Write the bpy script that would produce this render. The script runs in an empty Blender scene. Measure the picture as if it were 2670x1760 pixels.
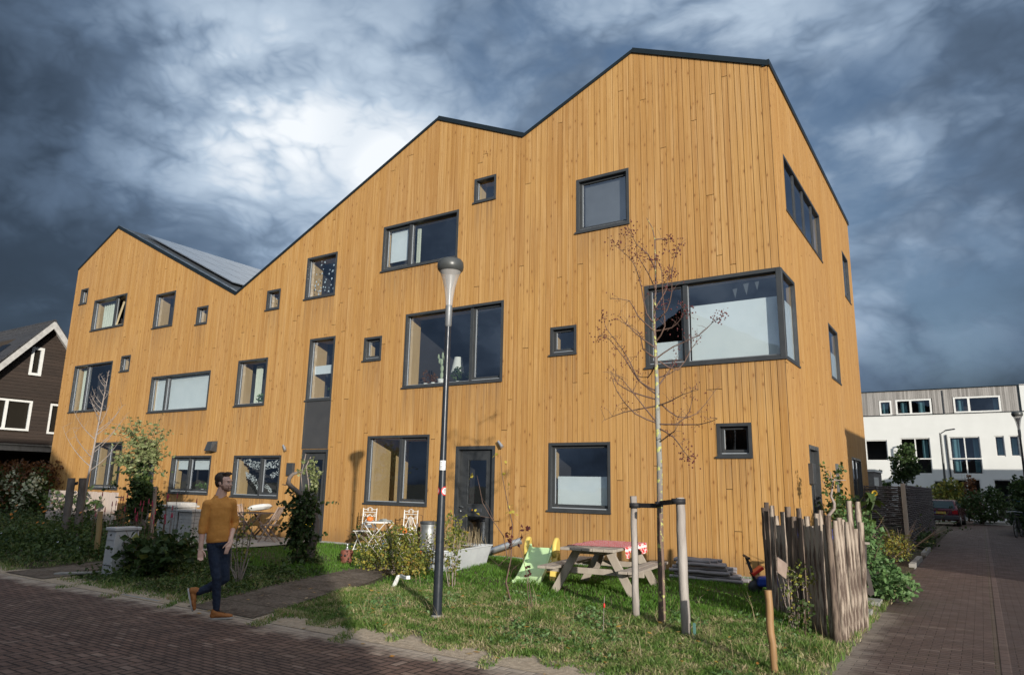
import bpy, math, random
import numpy as np
from mathutils import Vector, Matrix
R_=math.radians
random.seed(7); np.random.seed(7)
S=bpy.context.scene
COL=S.collection
# ---------------------------------------------------------------- camera
CAM=Vector((2.95,-14.2,1.63)); YAW,PIT,ROL=R_(-33.217),R_(11.81),R_(1.128)
d=Vector((math.sin(YAW)*math.cos(PIT),math.cos(YAW)*math.cos(PIT),math.sin(PIT)))
r=Vector((math.cos(YAW),-math.sin(YAW),0)); u=r.cross(d)
RV=r*math.cos(ROL)+u*math.sin(ROL); UV=-r*math.sin(ROL)+u*math.cos(ROL); DV=d
cam=bpy.data.cameras.new('camera'); co=bpy.data.objects.new('camera',cam); COL.objects.link(co)
m=Matrix((RV,UV,-DV)).transposed().to_4x4(); m.translation=CAM; co.matrix_world=m
cam.sensor_width=36; cam.lens=24.83; cam.clip_end=3000; cam.clip_start=.05
cam.dof.use_dof=True; cam.dof.focus_distance=14.0; cam.dof.aperture_fstop=2.4
S.camera=co
# ---------------------------------------------------------------- sun and sky
SUN=Vector((8.38,-6.7,2.30)).normalized()
sl=bpy.data.lights.new('sun','SUN'); sl.energy=4.6; sl.angle=R_(.55); sl.color=(1,.93,.82)
so=bpy.data.objects.new('sun',sl); COL.objects.link(so); so.rotation_euler=SUN.to_track_quat('Z','Y').to_euler(); so.location=(20,-20,20)
S.view_settings.view_transform='Standard'; S.view_settings.look='None'; S.view_settings.exposure=0.15; S.view_settings.gamma=1
S.cycles.use_denoising=True
try: S.cycles.max_bounces=8; S.cycles.transparent_max_bounces=24; S.cycles.sample_clamp_indirect=6
except Exception: pass

class NT:
    def __init__(s,tree): s.t=tree; s.n=tree.nodes; s.l=tree.links
    def new(s,typ,**k):
        n=s.n.new(typ)
        for a,b in k.items(): setattr(n,a,b)
        return n
    def put(s,sock,v):
        if isinstance(v,bpy.types.NodeSocket): s.l.new(v,sock)
        elif v is not None:
            try: sock.default_value=v
            except Exception:
                sock.default_value=(*v,1) if len(v)==3 else v
    def M(s,op,a,b=None,c=None,clamp=False):
        n=s.new('ShaderNodeMath',operation=op,use_clamp=clamp); s.put(n.inputs[0],a); s.put(n.inputs[1],b)
        if c is not None: s.put(n.inputs[2],c)
        return n.outputs[0]
    def V(s,op,a,b=None):
        n=s.new('ShaderNodeVectorMath',operation=op); s.put(n.inputs[0],a)
        if op=='SCALE': s.put(n.inputs[3],b)
        else: s.put(n.inputs[1],b)
        return n.outputs[1] if op in('DOT_PRODUCT','LENGTH') else n.outputs[0]
    def noise(s,vec,scale,det=3,rough=.55,dist=0,out=0):
        n=s.new('ShaderNodeTexNoise'); s.put(n.inputs['Vector'],vec); s.put(n.inputs['Scale'],scale); s.put(n.inputs['Detail'],det); s.put(n.inputs['Roughness'],rough); s.put(n.inputs['Distortion'],dist)
        return n.outputs[out]
    def vor(s,vec,scale,feat='F1',out='Distance',rnd=1):
        n=s.new('ShaderNodeTexVoronoi',feature=feat); s.put(n.inputs['Vector'],vec); s.put(n.inputs['Scale'],scale); s.put(n.inputs['Randomness'],rnd)
        return n.outputs[out]
    def ramp(s,f,stops,interp='LINEAR'):
        n=s.new('ShaderNodeValToRGB'); s.put(n.inputs[0],f); cr=n.color_ramp; cr.interpolation=interp
        while len(cr.elements)<len(stops): cr.elements.new(.5)
        for e,(p,c) in zip(cr.elements,stops): e.position=p; e.color=(*c,1) if hasattr(c,'__len__') and len(c)==3 else ((c,c,c,1) if not hasattr(c,'__len__') else c)
        return n.outputs[0]
    def mix(s,f,a,b,mode='MIX'):
        n=s.new('ShaderNodeMix',data_type='RGBA',blend_type=mode); s.put(n.inputs[0],f); s.put(n.inputs[6],a); s.put(n.inputs[7],b)
        return n.outputs[2]
    def mr(s,v,a,b,c=0,d=1,smooth=False):
        n=s.new('ShaderNodeMapRange'); n.interpolation_type='SMOOTHSTEP' if smooth else 'LINEAR'
        s.put(n.inputs[0],v)
        for i,x in zip((1,2,3,4),(a,b,c,d)): s.put(n.inputs[i],x)
        return n.outputs[0]
    def mapv(s,vec,sc=(1,1,1),loc=(0,0,0),rot=(0,0,0)):
        n=s.new('ShaderNodeMapping'); s.put(n.inputs[0],vec); n.inputs['Location'].default_value=loc; n.inputs['Rotation'].default_value=rot; n.inputs['Scale'].default_value=sc
        return n.outputs[0]
    def sep(s,v):
        n=s.new('ShaderNodeSeparateXYZ'); s.put(n.inputs[0],v); return n.outputs
    def comb(s,x,y,z):
        n=s.new('ShaderNodeCombineXYZ'); s.put(n.inputs[0],x); s.put(n.inputs[1],y); s.put(n.inputs[2],z); return n.outputs[0]

w=bpy.data.worlds.new('World'); S.world=w; w.use_nodes=True; w.node_tree.nodes.clear(); N=NT(w.node_tree)
sky=N.new('ShaderNodeTexSky'); sky.sky_type='NISHITA'; sky.sun_disc=False; sky.sun_elevation=math.asin(SUN.z); sky.sun_rotation=math.atan2(SUN.x,SUN.y)
bsky=N.new('ShaderNodeBackground'); N.put(bsky.inputs[0],sky.outputs[0]); bsky.inputs[1].default_value=.055
dirv=N.new('ShaderNodeTexCoord').outputs['Generated']; dn=N.V('NORMALIZE',dirv); dx,dy,dz=N.sep(dn)
pl=N.comb(dx,dy,N.M('MULTIPLY',dz,1.7))
warp=N.noise(pl,3.0,4,.55,0,1); plw=N.V('ADD',pl,N.V('SCALE',N.V('SUBTRACT',warp,(.5,.5,.5)),.16))
c1=N.noise(N.V('ADD',plw,(3.1,.7,1.9)),2.7,6,.55,.0)
bil=0
for k_,(sc_,wt_) in enumerate(((4.5,.46),(9.5,.26),(19,.15),(38,.08),(76,.05))):
    nz_=N.noise(N.V('ADD',plw,(7.3+k_*3.1,2.1,4-k_)),sc_,0,.5); bil=N.M('ADD',bil,N.M('MULTIPLY',N.M('ABSOLUTE',N.M('SUBTRACT',nz_,.5)),wt_*4.4))
c2=N.noise(N.V('ADD',plw,(7.3,2.1,4)),6.5,7,.55,.0)
B=.10
LOBES=[((-.50,.69,.48),.55,.33),((-.64,.655,.395),.20,.07),((-.615,.685,.385),.08,.16),((-.70,.57,.42),.22,.20),((-.76,.46,.46),.14,.10),((-.02,.88,.48),.42,.22),((-.06,.96,.28),.15,.12),
 ((.5,-.2,.85),.9,.52),((.8,-.6,.3),.8,.55),((.1,.1,1),.5,.26),((-.2,-.9,.5),.9,.44)]
for dr,rad,amp in LOBES:
    v=Vector(dr).normalized(); dd=N.V('DOT_PRODUCT',dn,tuple(v)); f=N.mr(dd,math.cos(rad*1.3),math.cos(rad*.05),0,amp,True); B=N.M('ADD',B,f)
cov=N.M('ADD',c1,N.M('MULTIPLY',N.M('SUBTRACT',bil,.42),.28)); t1=N.mr(cov,.37,.63,0,1,True); t2=N.mr(bil,.12,.85,0,1)
Bv=N.M('MULTIPLY',B,N.M('ADD',.66,N.M('ADD',N.M('MULTIPLY',t1,.40),N.M('MULTIPLY',t2,.30))))
low=N.mr(dz,0.02,.2,.0,1); Bv=N.M('MULTIPLY',Bv,N.M('ADD',.62,N.M('MULTIPLY',low,.38)))
ccol=N.ramp(Bv,[(0,(.016,.023,.037)),(.16,(.036,.055,.086)),(.34,(.105,.155,.235)),(.55,(.25,.335,.455)),(.80,(.47,.57,.69)),(1,(.88,.92,.96))])
bcl=N.new('ShaderNodeBackground'); N.put(bcl.inputs[0],ccol)
# blue gaps
G=0
for dr,rad in (((-.33,.75,.58),.2),((-.06,.96,.28),.16),((-.13,.9,.4),.16),((-.42,.72,.56),.16)):
    v=Vector(dr).normalized(); G=N.M('MAXIMUM',G,N.mr(N.V('DOT_PRODUCT',dn,tuple(v)),math.cos(rad*1.3),math.cos(rad*.2),0,1,True))
gm=N.M('MULTIPLY',G,N.mr(c2,.40,.58,1,0),clamp=True)
gapc=N.new('ShaderNodeBackground'); N.put(gapc.inputs[0],N.mix(.35,sky.outputs[0],(1.3,2.6,5.2,1))); gapc.inputs[1].default_value=.075
bm=N.new('ShaderNodeMixShader'); N.put(bm.inputs[0],N.M('MULTIPLY',gm,.75)); N.l.new(bcl.outputs[0],bm.inputs[1]); N.l.new(gapc.outputs[0],bm.inputs[2])
bm2=N.new('ShaderNodeMixShader'); bm2.inputs[0].default_value=.06; N.l.new(bm.outputs[0],bm2.inputs[1]); N.l.new(bsky.outputs[0],bm2.inputs[2])
wo=N.new('ShaderNodeOutputWorld'); N.l.new(bm2.outputs[0],wo.inputs[0])

# ---------------------------------------------------------------- helpers
def ray(px,py): return RV*((px-1335)/1841.3)+UV*((880-py)/1841.3)+DV
def gp(px,py,z=-.03):
    q=ray(px,py); t=(z-CAM.z)/q.z; return CAM+q*t
def vp(px,py,base):         # point on the upright plane through base that faces the street corner
    n=Vector((base[0]-CAM.x,base[1]-CAM.y,0)).normalized(); q=ray(px,py); t=(Vector((base[0],base[1],0))-Vector((CAM.x,CAM.y,0))).dot(n)/q.dot(n); return CAM+q*t
def link(o,parent=None):
    COL.objects.link(o)
    if parent: o.parent=parent
    return o
def tag(o,label=None,cat=None,group=None,kind=None):
    for k,v in(('label',label),('category',cat),('group',group),('kind',kind)):
        if v: o[k]=v
    return o
def thing(name,loc,label,cat,group=None,rz=0):
    o=bpy.data.objects.new(name,None); COL.objects.link(o); o.location=loc; o.rotation_euler=(0,0,rz); o.empty_display_size=.2
    return tag(o,label,cat,group)
def copy_tree(o,parent=None):
    c=o.copy(); COL.objects.link(c)
    if parent: c.parent=parent
    for ch in o.children: copy_tree(ch,c)
    return c
class MB:
    def __init__(s): s.v=[]; s.f=[]; s.a=[]; s.sm=[]; s.mi=[]; s.cm=0; s.b=[]; s.cb=0
    def face(s,pts,a=0,sm=False):
        i=len(s.v); s.v+= [tuple(p) for p in pts]; s.f.append(tuple(range(i,i+len(pts)))); s.a.append(a); s.b.append(s.cb); s.sm.append(sm); s.mi.append(s.cm)
    def mesh(s,vs,fs,a=0,sm=False):
        i=len(s.v); s.v+=[tuple(p) for p in vs]
        for f in fs: s.f.append(tuple(i+k for k in f)); s.a.append(a); s.b.append(s.cb); s.sm.append(sm); s.mi.append(s.cm)
    def box(s,lo,hi,M=None,a=0):
        x0,y0,z0=lo; x1,y1,z1=hi
        vs=[Vector(p) for p in((x0,y0,z0),(x1,y0,z0),(x1,y1,z0),(x0,y1,z0),(x0,y0,z1),(x1,y0,z1),(x1,y1,z1),(x0,y1,z1))]
        if M is not None: vs=[M@p for p in vs]
        s.mesh(vs,[(0,3,2,1),(4,5,6,7),(0,1,5,4),(1,2,6,5),(2,3,7,6),(3,0,4,7)],a)
    def beam(s,p,q,w,h,up=(0,0,1),a=0,ext=0):
        p=Vector(p);q=Vector(q);d=(q-p); L=d.length; d.normalize(); up=Vector(up)
        sd=d.cross(up); 
        if sd.length<1e-4: sd=d.cross(Vector((1,0,0)))
        sd.normalize(); n=sd.cross(d)
        M=Matrix((d,sd,n)).transposed().to_4x4(); M.translation=p
        s.box((-ext,-w/2,-h/2),(L+ext,w/2,h/2),M,a)
    def tube(s,pts,rad,n=8,cap=True,a=0,sm=True):
        pts=[Vector(p) for p in pts]
        if not hasattr(rad,'__len__'): rad=[rad]*len(pts)
        vs=[];fs=[]; prev=None
        for i,p in enumerate(pts):
            t=(pts[min(i+1,len(pts)-1)]-pts[max(i-1,0)]); 
            if t.length<1e-9: t=Vector((0,0,1))
            t.normalize()
            if prev is None:
                b=t.cross(Vector((0,0,1))); 
                if b.length<1e-3: b=t.cross(Vector((0,1,0)))
            else: b=prev-t*prev.dot(t)
            b.normalize(); prev=b; c=t.cross(b)
            for k in range(n):
                an=2*math.pi*k/n; vs.append(p+(b*math.cos(an)+c*math.sin(an))*rad[i])
        for i in range(len(pts)-1):
            for k in range(n): fs.append((i*n+k,i*n+(k+1)%n,(i+1)*n+(k+1)%n,(i+1)*n+k))
        s.mesh(vs,fs,a,sm)
        if cap:
            s.face(vs[:n][::-1],a); s.face(vs[-n:],a)
    def lathe(s,prof,n=24,cx=0,cy=0,a=0,sm=True,M=None):
        vs=[];fs=[]
        for(rr,z) in prof:
            for k in range(n):
                an=2*math.pi*k/n; p=Vector((cx+rr*math.cos(an),cy+rr*math.sin(an),z)); vs.append(M@p if M is not None else p)
        for i in range(len(prof)-1):
            for k in range(n): fs.append((i*n+k,i*n+(k+1)%n,(i+1)*n+(k+1)%n,(i+1)*n+k))
        s.mesh(vs,fs,a,sm)
    def ball(s,c,rad,n=8,m=6,a=0,M=None):
        if not hasattr(rad,'__len__'): rad=(rad,)*3
        vs=[];fs=[]
        for i in range(m+1):
            th=math.pi*i/m
            for k in range(n):
                ph=2*math.pi*k/n; p=Vector((rad[0]*math.sin(th)*math.cos(ph),rad[1]*math.sin(th)*math.sin(ph),rad[2]*math.cos(th)))
                if M is not None: p=M@p
                vs.append(Vector(c)+p)
        for i in range(m):
            for k in range(n): fs.append((i*n+k,(i+1)*n+k,(i+1)*n+(k+1)%n,i*n+(k+1)%n))
        s.mesh(vs,fs,a,True)
    def build(s,name,mat,parent=None,bevel=0,loc=None):
        me=bpy.data.meshes.new(name); me.from_pydata([tuple(v) for v in s.v],[],s.f)
        for mm in (mat if isinstance(mat,(list,tuple)) else [mat]): me.materials.append(mm)
        me.polygons.foreach_set('use_smooth',s.sm)
        if isinstance(mat,(list,tuple)): me.polygons.foreach_set('material_index',s.mi)
        if any(s.a):
            at=me.attributes.new('rnd','FLOAT','FACE'); at.data.foreach_set('value',s.a)
        if any(s.b):
            at=me.attributes.new('sill','FLOAT','FACE'); at.data.foreach_set('value',s.b)
        me.update(); o=bpy.data.objects.new(name,me); link(o,parent)
        if loc: o.location=loc
        if bevel:
            b=o.modifiers.new('bevel','BEVEL'); b.width=bevel; b.segments=2; b.limit_method='ANGLE'; b.angle_limit=R_(40)
        return o
def Mz(loc,rz=0,rx=0,ry=0,sc=1): return Matrix.Translation(loc)@Matrix.Rotation(rz,4,'Z')@Matrix.Rotation(ry,4,'Y')@Matrix.Rotation(rx,4,'X')@Matrix.Scale(sc,4)

# ---------------------------------------------------------------- materials
MATS={}
def principled(name,rough=.6,metal=0,spec=.5):
    mt=bpy.data.materials.new(name); mt.use_nodes=True; mt.node_tree.nodes.clear(); n=NT(mt.node_tree)
    b=n.new('ShaderNodeBsdfPrincipled'); b.inputs['Roughness'].default_value=rough; b.inputs['Metallic'].default_value=metal
    b.inputs['Specular IOR Level'].default_value=spec
    o=n.new('ShaderNodeOutputMaterial'); n.l.new(b.outputs[0],o.inputs[0]); return mt,n,b
def mat(name,c1,c2=None,scale=6,rough=.6,metal=0,bump=0,stretch=(1,1,1),isl=0,spec=.5,det=5,bscale=None,lo=.3,hi=.7,rvar=.1):
    mt,n,b=principled(name,rough,metal,spec); P=n.new('ShaderNodeTexCoord').outputs['Object']; P2=n.mapv(P,stretch)
    if c2 is None: c2=tuple(x*.75 for x in c1)
    geo=n.new('ShaderNodeNewGeometry').outputs['Random Per Island']
    if isl: P2=n.V('ADD',P2,n.comb(n.M('MULTIPLY',geo,13.7),n.M('MULTIPLY',geo,31.1),n.M('MULTIPLY',geo,7.7)))
    f=n.noise(P2,scale,det,.6); f=n.mr(f,lo,hi)
    if isl: f=n.M('ADD',n.M('MULTIPLY',f,1-isl),n.M('MULTIPLY',geo,isl))
    n.put(b.inputs['Base Color'],n.mix(f,(*c1,1),(*c2,1)))
    n.put(b.inputs['Roughness'],n.mr(n.noise(P2,scale*2.3,3),.3,.7,max(rough-rvar,.02),min(rough+rvar,1)))
    if bump:
        bp=n.new('ShaderNodeBump'); bp.inputs['Strength'].default_value=1; bp.inputs['Distance'].default_value=bump; n.put(bp.inputs['Height'],n.noise(P2,bscale or scale*3,6,.65)); n.l.new(bp.outputs[0],b.inputs['Normal'])
    return mt
def leafmat(name,stops,trans=.25,rough=.5,pn=.25,ps=2.2):
    mt,n,b=principled(name,rough,0,.35); geo=n.new('ShaderNodeNewGeometry').outputs['Random Per Island']
    P=n.new('ShaderNodeTexCoord').outputs['Object']
    f=n.M('ADD',n.M('MULTIPLY',geo,1-pn),n.M('MULTIPLY',n.mr(n.noise(P,ps,4),.35,.65),pn))
    c=n.ramp(f,stops); n.put(b.inputs['Base Color'],c)
    tr=n.new('ShaderNodeBsdfTranslucent'); n.put(tr.inputs[0],c); mx=n.new('ShaderNodeMixShader'); mx.inputs[0].default_value=trans
    out=[x for x in n.n if x.type=='OUTPUT_MATERIAL'][0]; n.l.new(b.outputs[0],mx.inputs[1]); n.l.new(tr.outputs[0],mx.inputs[2]); n.l.new(mx.outputs[0],out.inputs[0]); return mt
def flat(name,c,rough=.5,metal=0,spec=.5): return mat(name,c,tuple(x*.88 for x in c),5,rough,metal,spec=spec,rvar=.05)

def wood_facade():
    mt,n,b=principled('stained_spruce',.62,0,.3)
    at=n.new('ShaderNodeAttribute',attribute_name='rnd').outputs['Fac']
    P=n.new('ShaderNodeTexCoord').outputs['Object']; x,y,z=n.sep(P)
    h=n.M('ADD',x,y)   # along the wall
    off=n.M('MULTIPLY',at,57.3)
    g1=n.noise(n.comb(n.M('MULTIPLY',h,34),off,n.M('MULTIPLY',z,.9)),1,5,.65,.8)
    g2=n.noise(n.comb(n.M('MULTIPLY',h,9),off,n.M('MULTIPLY',z,.45)),1,4,.6,.3)
    g3=n.noise(n.comb(n.M('MULTIPLY',h,.35),3,n.M('MULTIPLY',z,.3)),1,3,.6)
    base=n.ramp(at,[(0,(.43,.225,.064)),(.3,(.475,.258,.076)),(.55,(.51,.285,.088)),(.8,(.545,.318,.108)),(1,(.46,.248,.076))])
    col=n.mix(n.mr(g1,.35,.75,0,.6),base,(.30,.14,.04,1))
    col=n.mix(n.mr(g2,.5,.8,0,.5),col,(.66,.43,.20,1))
    col=n.mix(n.mr(g3,.35,.7,.0,.32),col,(.38,.22,.10,1))
    g4=n.noise(n.comb(n.M('MULTIPLY',h,75),off,n.M('MULTIPLY',z,.35)),1,3,.6)
    col=n.mix(n.mr(g4,.50,.68,0,.62),col,(.26,.125,.04,1)); col=n.mix(n.mr(g4,.46,.3,0,.45),col,(.64,.44,.23,1))
    dirt=n.M('MULTIPLY',n.mr(z,.05,.55,1,0,True),n.mr(g2,.3,.7,.25,.8)); col=n.mix(dirt,col,(.20,.12,.06,1))
    sa=n.new('ShaderNodeAttribute',attribute_name='sill').outputs['Fac']; dd_=n.M('SUBTRACT',sa,z); st=n.M('MULTIPLY',n.mr(dd_,0,1.3,1,0,True),n.M('GREATER_THAN',sa,.1)); st=n.M('MULTIPLY',st,n.mr(n.noise(n.comb(n.M('MULTIPLY',h,16),1,n.M('MULTIPLY',z,.4)),1,3),.42,.68,.1,.75)); col=n.mix(st,col,(.25,.15,.075,1))
    # knots
    kv=n.new('ShaderNodeTexVoronoi'); n.put(kv.inputs['Vector'],n.comb(n.M('MULTIPLY',h,7.5),off,n.M('MULTIPLY',z,3.4))); kv.inputs['Scale'].default_value=1
    kd=n.M('ADD',kv.outputs['Distance'],n.M('MULTIPLY',n.M('SUBTRACT',g1,.5),.10))
    keep=n.M('GREATER_THAN',n.sep(kv.outputs['Color'])[0],.25)
    k=n.M('MULTIPLY',n.mr(kd,.07,.17,1,0,True),keep)
    halo=n.M('MULTIPLY',n.mr(kd,.1,.42,1,0,True),keep)
    col=n.mix(n.M('MULTIPLY',halo,.30),col,(.33,.155,.045,1)); col=n.mix(n.M('MULTIPLY',k,.6),col,(.15,.06,.02,1))
    n.put(b.inputs['Base Color'],col)
    n.put(b.inputs['Roughness'],n.mr(g1,.3,.7,.5,.72))
    bp=n.new('ShaderNodeBump'); bp.inputs['Strength'].default_value=.6; bp.inputs['Distance'].default_value=.004; n.put(bp.inputs['Height'],g1); n.l.new(bp.outputs[0],b.inputs['Normal'])
    return mt
M_wood=wood_facade()
M_frame=mat('graphite_aluminium',(.050,.054,.058),(.038,.041,.044),3,.38,.0,rvar=.08)
M_gapdark=flat('dark_membrane',(.03,.02,.012),.9)
M_trim=mat('dark_metal_coping',(.022,.032,.036),(.03,.04,.045),2,.3,.6)
M_panel=mat('graphite_panel',(.062,.063,.066),(.05,.051,.054),1.5,.5)
M_clt=mat('pale_timber_reveal',(.50,.35,.185),(.42,.285,.14),1.5,.6,stretch=(6,6,1))
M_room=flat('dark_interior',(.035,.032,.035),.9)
M_sillg=flat('silver_sill',(.42,.46,.5),.35,.3); M_sunedge=flat('sunlit_edge_tint',(.30,.33,.36),.5)
M_blind=mat('white_blind',(.74,.79,.82),(.68,.74,.78),3,.75)
M_screen=flat('grey_screen',(.12,.125,.14),.7)
M_white=mat('white_paint',(.78,.78,.76),(.66,.66,.63),8,.45)
def glassmat(name='window_glass',refl=1.0):
    mt=bpy.data.materials.new(name); mt.use_nodes=True; mt.node_tree.nodes.clear(); n=NT(mt.node_tree)
    t=n.new('ShaderNodeBsdfTransparent'); t.inputs[0].default_value=(.86,.9,.9,1); g=n.new('ShaderNodeBsdfGlossy'); g.inputs['Roughness'].default_value=.02; g.inputs[0].default_value=(.85,.9,1,1)
    fr=n.new('ShaderNodeLayerWeight'); fr.inputs[0].default_value=.5; f=n.M('ADD',.17*refl,n.M('MULTIPLY',n.M('POWER',fr.outputs['Facing'],4),.9),clamp=True)
    P=n.new('ShaderNodeTexCoord').outputs['Object']; bp=n.new('ShaderNodeBump'); bp.inputs['Strength'].default_value=.12; bp.inputs['Distance'].default_value=.02; n.put(bp.inputs['Height'],n.noise(P,1.2,2)); n.l.new(bp.outputs[0],g.inputs['Normal'])
    m=n.new('ShaderNodeMixShader'); n.put(m.inputs[0],f); n.l.new(t.outputs[0],m.inputs[1]); n.l.new(g.outputs[0],m.inputs[2]); o=n.new('ShaderNodeOutputMaterial'); n.l.new(m.outputs[0],o.inputs[0]); return mt
M_glass=glassmat()
M_greywood=mat('weathered_grey_wood',(.44,.39,.33),(.25,.21,.175),7,.8,0,.004,(1,1,.25),isl=.4)
M_bark=mat('grey_bark',(.20,.17,.15),(.10,.08,.07),14,.85,0,.006,(1,1,.3))
M_twig=mat('brown_twig',(.16,.10,.075),(.10,.06,.05),20,.8)
M_twigl=mat('pale_twig',(.34,.28,.25),(.22,.18,.16),20,.8)
M_steel=mat('zinc',(.42,.44,.45),(.30,.32,.33),5,.42,.75,bump=.001)
M_concrete=mat('concrete',(.34,.33,.31),(.24,.235,.22),4,.85,0,.003)
M_black=flat('black_rubber',(.015,.015,.016),.6)
# ---------------------------------------------------------------- the timber house row
K=1.42
def U(x): return x*K
def Zu(z): return (z-.13)*K
HX0=-28.65; DEP=10.8
PK=[(HX0,Zu(7.405)),(U(-18.15),Zu(8.38)),(U(-12.32),Zu(5.61)),(U(-6.32),Zu(8.435)),(U(-4.30),Zu(7.515)),(U(-2.155),Zu(8.485)),(0,Zu(7.52))]
def top(x):
    for (a,b),(c,e) in zip(PK,PK[1:]):
        if a-1e-6<=x<=c+1e-6: return b+(e-b)*(x-a)/(c-a)
    return PK[-1][1]
EAVE=Zu(7.52)
# openings: (x0,x1,z0,z1) ; mullion fraction; kind
W=dict(
w1=(-19.79,-19.39,6.26,6.715),w2=(-18.916,-17.19,5.367,6.264),w3=(-15.72,-14.838,5.11,6.02),w4=(-13.807,-13.364,5.005,5.443),
w5=(-19.50,-17.47,3.06,4.39),w6=(-17.047,-16.60,4.06,4.48),w7=(-15.458,-12.988,2.90,3.806),w8=(-11.953,-10.928,2.91,3.947),
w9=(-11.151,-10.703,5.056,5.503),w10=(-9.869,-8.947,5.142,6.073),w11=(-9.58,-8.83,2.925,4.227),w12=(-7.981,-7.519,3.638,4.10),
w13=(-6.904,-4.655,3.04,4.457),w14=(-7.623,-5.723,5.432,6.368),w15=(-5.358,-4.882,6.426,6.891),w16=(-3.199,-2.256,5.441,6.379),
w17=(-3.686,-3.213,3.396,3.857),w18=(-.965,-.499,1.727,2.181),w22=(-11.771,-10.207,.93,1.799),w23=(-7.722,-6.205,.90,2.144),
w24=(-3.70,-2.63,.904,1.952),w25=(-17.795,-16.425,.99,2.178),w26=(-14.157,-12.613,.954,1.807))
W={k:(U(a),U(b),Zu(c),Zu(e)) for k,(a,b,c,e) in W.items()}
CW=(U(-2.004),0,Zu(3.063),Zu(4.34))
DOORS=dict(d1=(U(-5.581),U(-4.761),0.05,Zu(1.925)),d2=(U(-9.555),U(-8.808),.05,Zu(1.91)),d3=(U(-15.64),U(-14.86),.05,Zu(1.79)))
PAN=(U(-9.57),U(-8.82),Zu(1.93),Zu(2.915))
SW_=dict(s1=(U(.653),U(3.595),Zu(5.432),Zu(6.34)),s2=(U(6.274),U(7.1),Zu(5.427),Zu(6.454)),s3=(U(3.718),U(4.74),Zu(3.299),Zu(4.307)))
SD=dict(sd=(U(1.177),U(1.91),.05,Zu(1.943)),sw=(U(5.364),U(6.652),.05,Zu(1.947)))
CWS=(0,U(.89),Zu(3.063),Zu(4.34))
house=thing('timber_house_row',(0,0,0),'long house row clad in honey coloured vertical boards with zigzag gables','house row')
def clad(axis,L0,L1,topf,rects,name,seed,wmin,wmax,zb=0.03):
    rnd=random.Random(seed); edges=[L0]; 
    while edges[-1]<L1-.1:
        t=(edges[-1]-L0)/(L1-L0); edges.append(edges[-1]+rnd.choice((wmin,wmin,(wmin+wmax)/2,wmax,wmax)))
    edges[-1]=L1
    gap=.011; dep=.022
    def P(h,dd,z): return (h,-dd,z) if axis=='F' else (dd,h,z)
    mb=MB(); cuts=sorted({r[0] for r in rects}|{r[1] for r in rects})
    kinks=[p[0] for p in PK[1:-1]] if axis=='F' else []
    for i in range(len(edges)-1):
        a,b=edges[i]+gap/2,edges[i+1]-gap/2
        joints=[] ; zj=rnd.uniform(.5,7)
        while zj<12:
            joints.append(zj); zj+=rnd.uniform(3.2,5.2)
        rv=[max(.01,rnd.random()) for _ in range(len(joints)+1)]
        q_=rnd.random(); joints=[] if q_<.5 else (joints[:1] if q_<.8 else joints)
        xs=[a]+[c for c in cuts+kinks if a+.002<c<b-.002]+[b]; xs.sort()
        for x0,x1 in zip(xs,xs[1:]):
            mid=(x0+x1)/2; blk=sorted([(r[2],r[3]) for r in rects if r[0]<mid<r[1]])
            ivs=[];z=zb
            for (q0,q1) in blk:
                if q0>z+.001: ivs.append((z,q0,0))
                z=max(z,q1)
            ivs.append((z,None,1))
            for (q0,q1,tp) in ivs:
                mb.cb=q1 if (q1 is not None and axis=='F') else 0
                js=[q0]+[j for j in joints if j>q0+.08 and (j<q1-.08 if q1 else j<min(topf(x0),topf(x1))-.15)]+[q1]
                for j0,j1 in zip(js,js[1:]):
                    k=sum(1 for j in joints if j<j0+.01); rr=rv[min(k,len(rv)-1)]
                    zl=j0+(.006 if j0 in joints else 0)
                    ta,tb=(j1,j1) if j1 is not None else (topf(x0),topf(x1))
                    if j1 in joints: ta-=.006; tb-=.006
                    f0=dep
                    mb.face([P(x0,f0,zl),P(x1,f0,zl),P(x1,f0,tb),P(x0,f0,ta)],rr)
                    mb.face([P(x0,0,zl),P(x0,f0,zl),P(x0,f0,ta),P(x0,0,ta)],rr)
                    mb.face([P(x1,f0,zl),P(x1,0,zl),P(x1,0,tb),P(x1,f0,tb)],rr)
                    mb.face([P(x0,0,zl),P(x1,0,zl),P(x1,f0,zl),P(x0,f0,zl)],rr)
    o=mb.build(name,M_wood,house)
    # membrane behind the boards
    m2=MB(); xs=sorted({L0,L1}|set(cuts)|set(kinks))
    for x0,x1 in zip(xs,xs[1:]):
        mid=(x0+x1)/2; z=0
        for (q0,q1) in sorted([(r[2],r[3]) for r in rects if r[0]<mid<r[1]]):
            if q0>z: m2.face([P(x0,0,z),P(x1,0,z),P(x1,0,q0),P(x0,0,q0)])
            z=max(z,q1)
        m2.face([P(x0,-.001,z),P(x1,-.001,z),P(x1,-.001,topf(x1)),P(x0,-.001,topf(x0))])
    m2.build('backing_membrane',M_gapdark,o)
    return o
frects=list(W.values())+[CW]+list(DOORS.values())+[PAN]
srects=list(SW_.values())+list(SD.values())+[CWS]
clad('F',HX0,0,top,frects,'wall',3,.125,.17)
clad('S',.016,DEP,lambda y:EAVE,srects,'wall',5,.12,.17)
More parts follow.
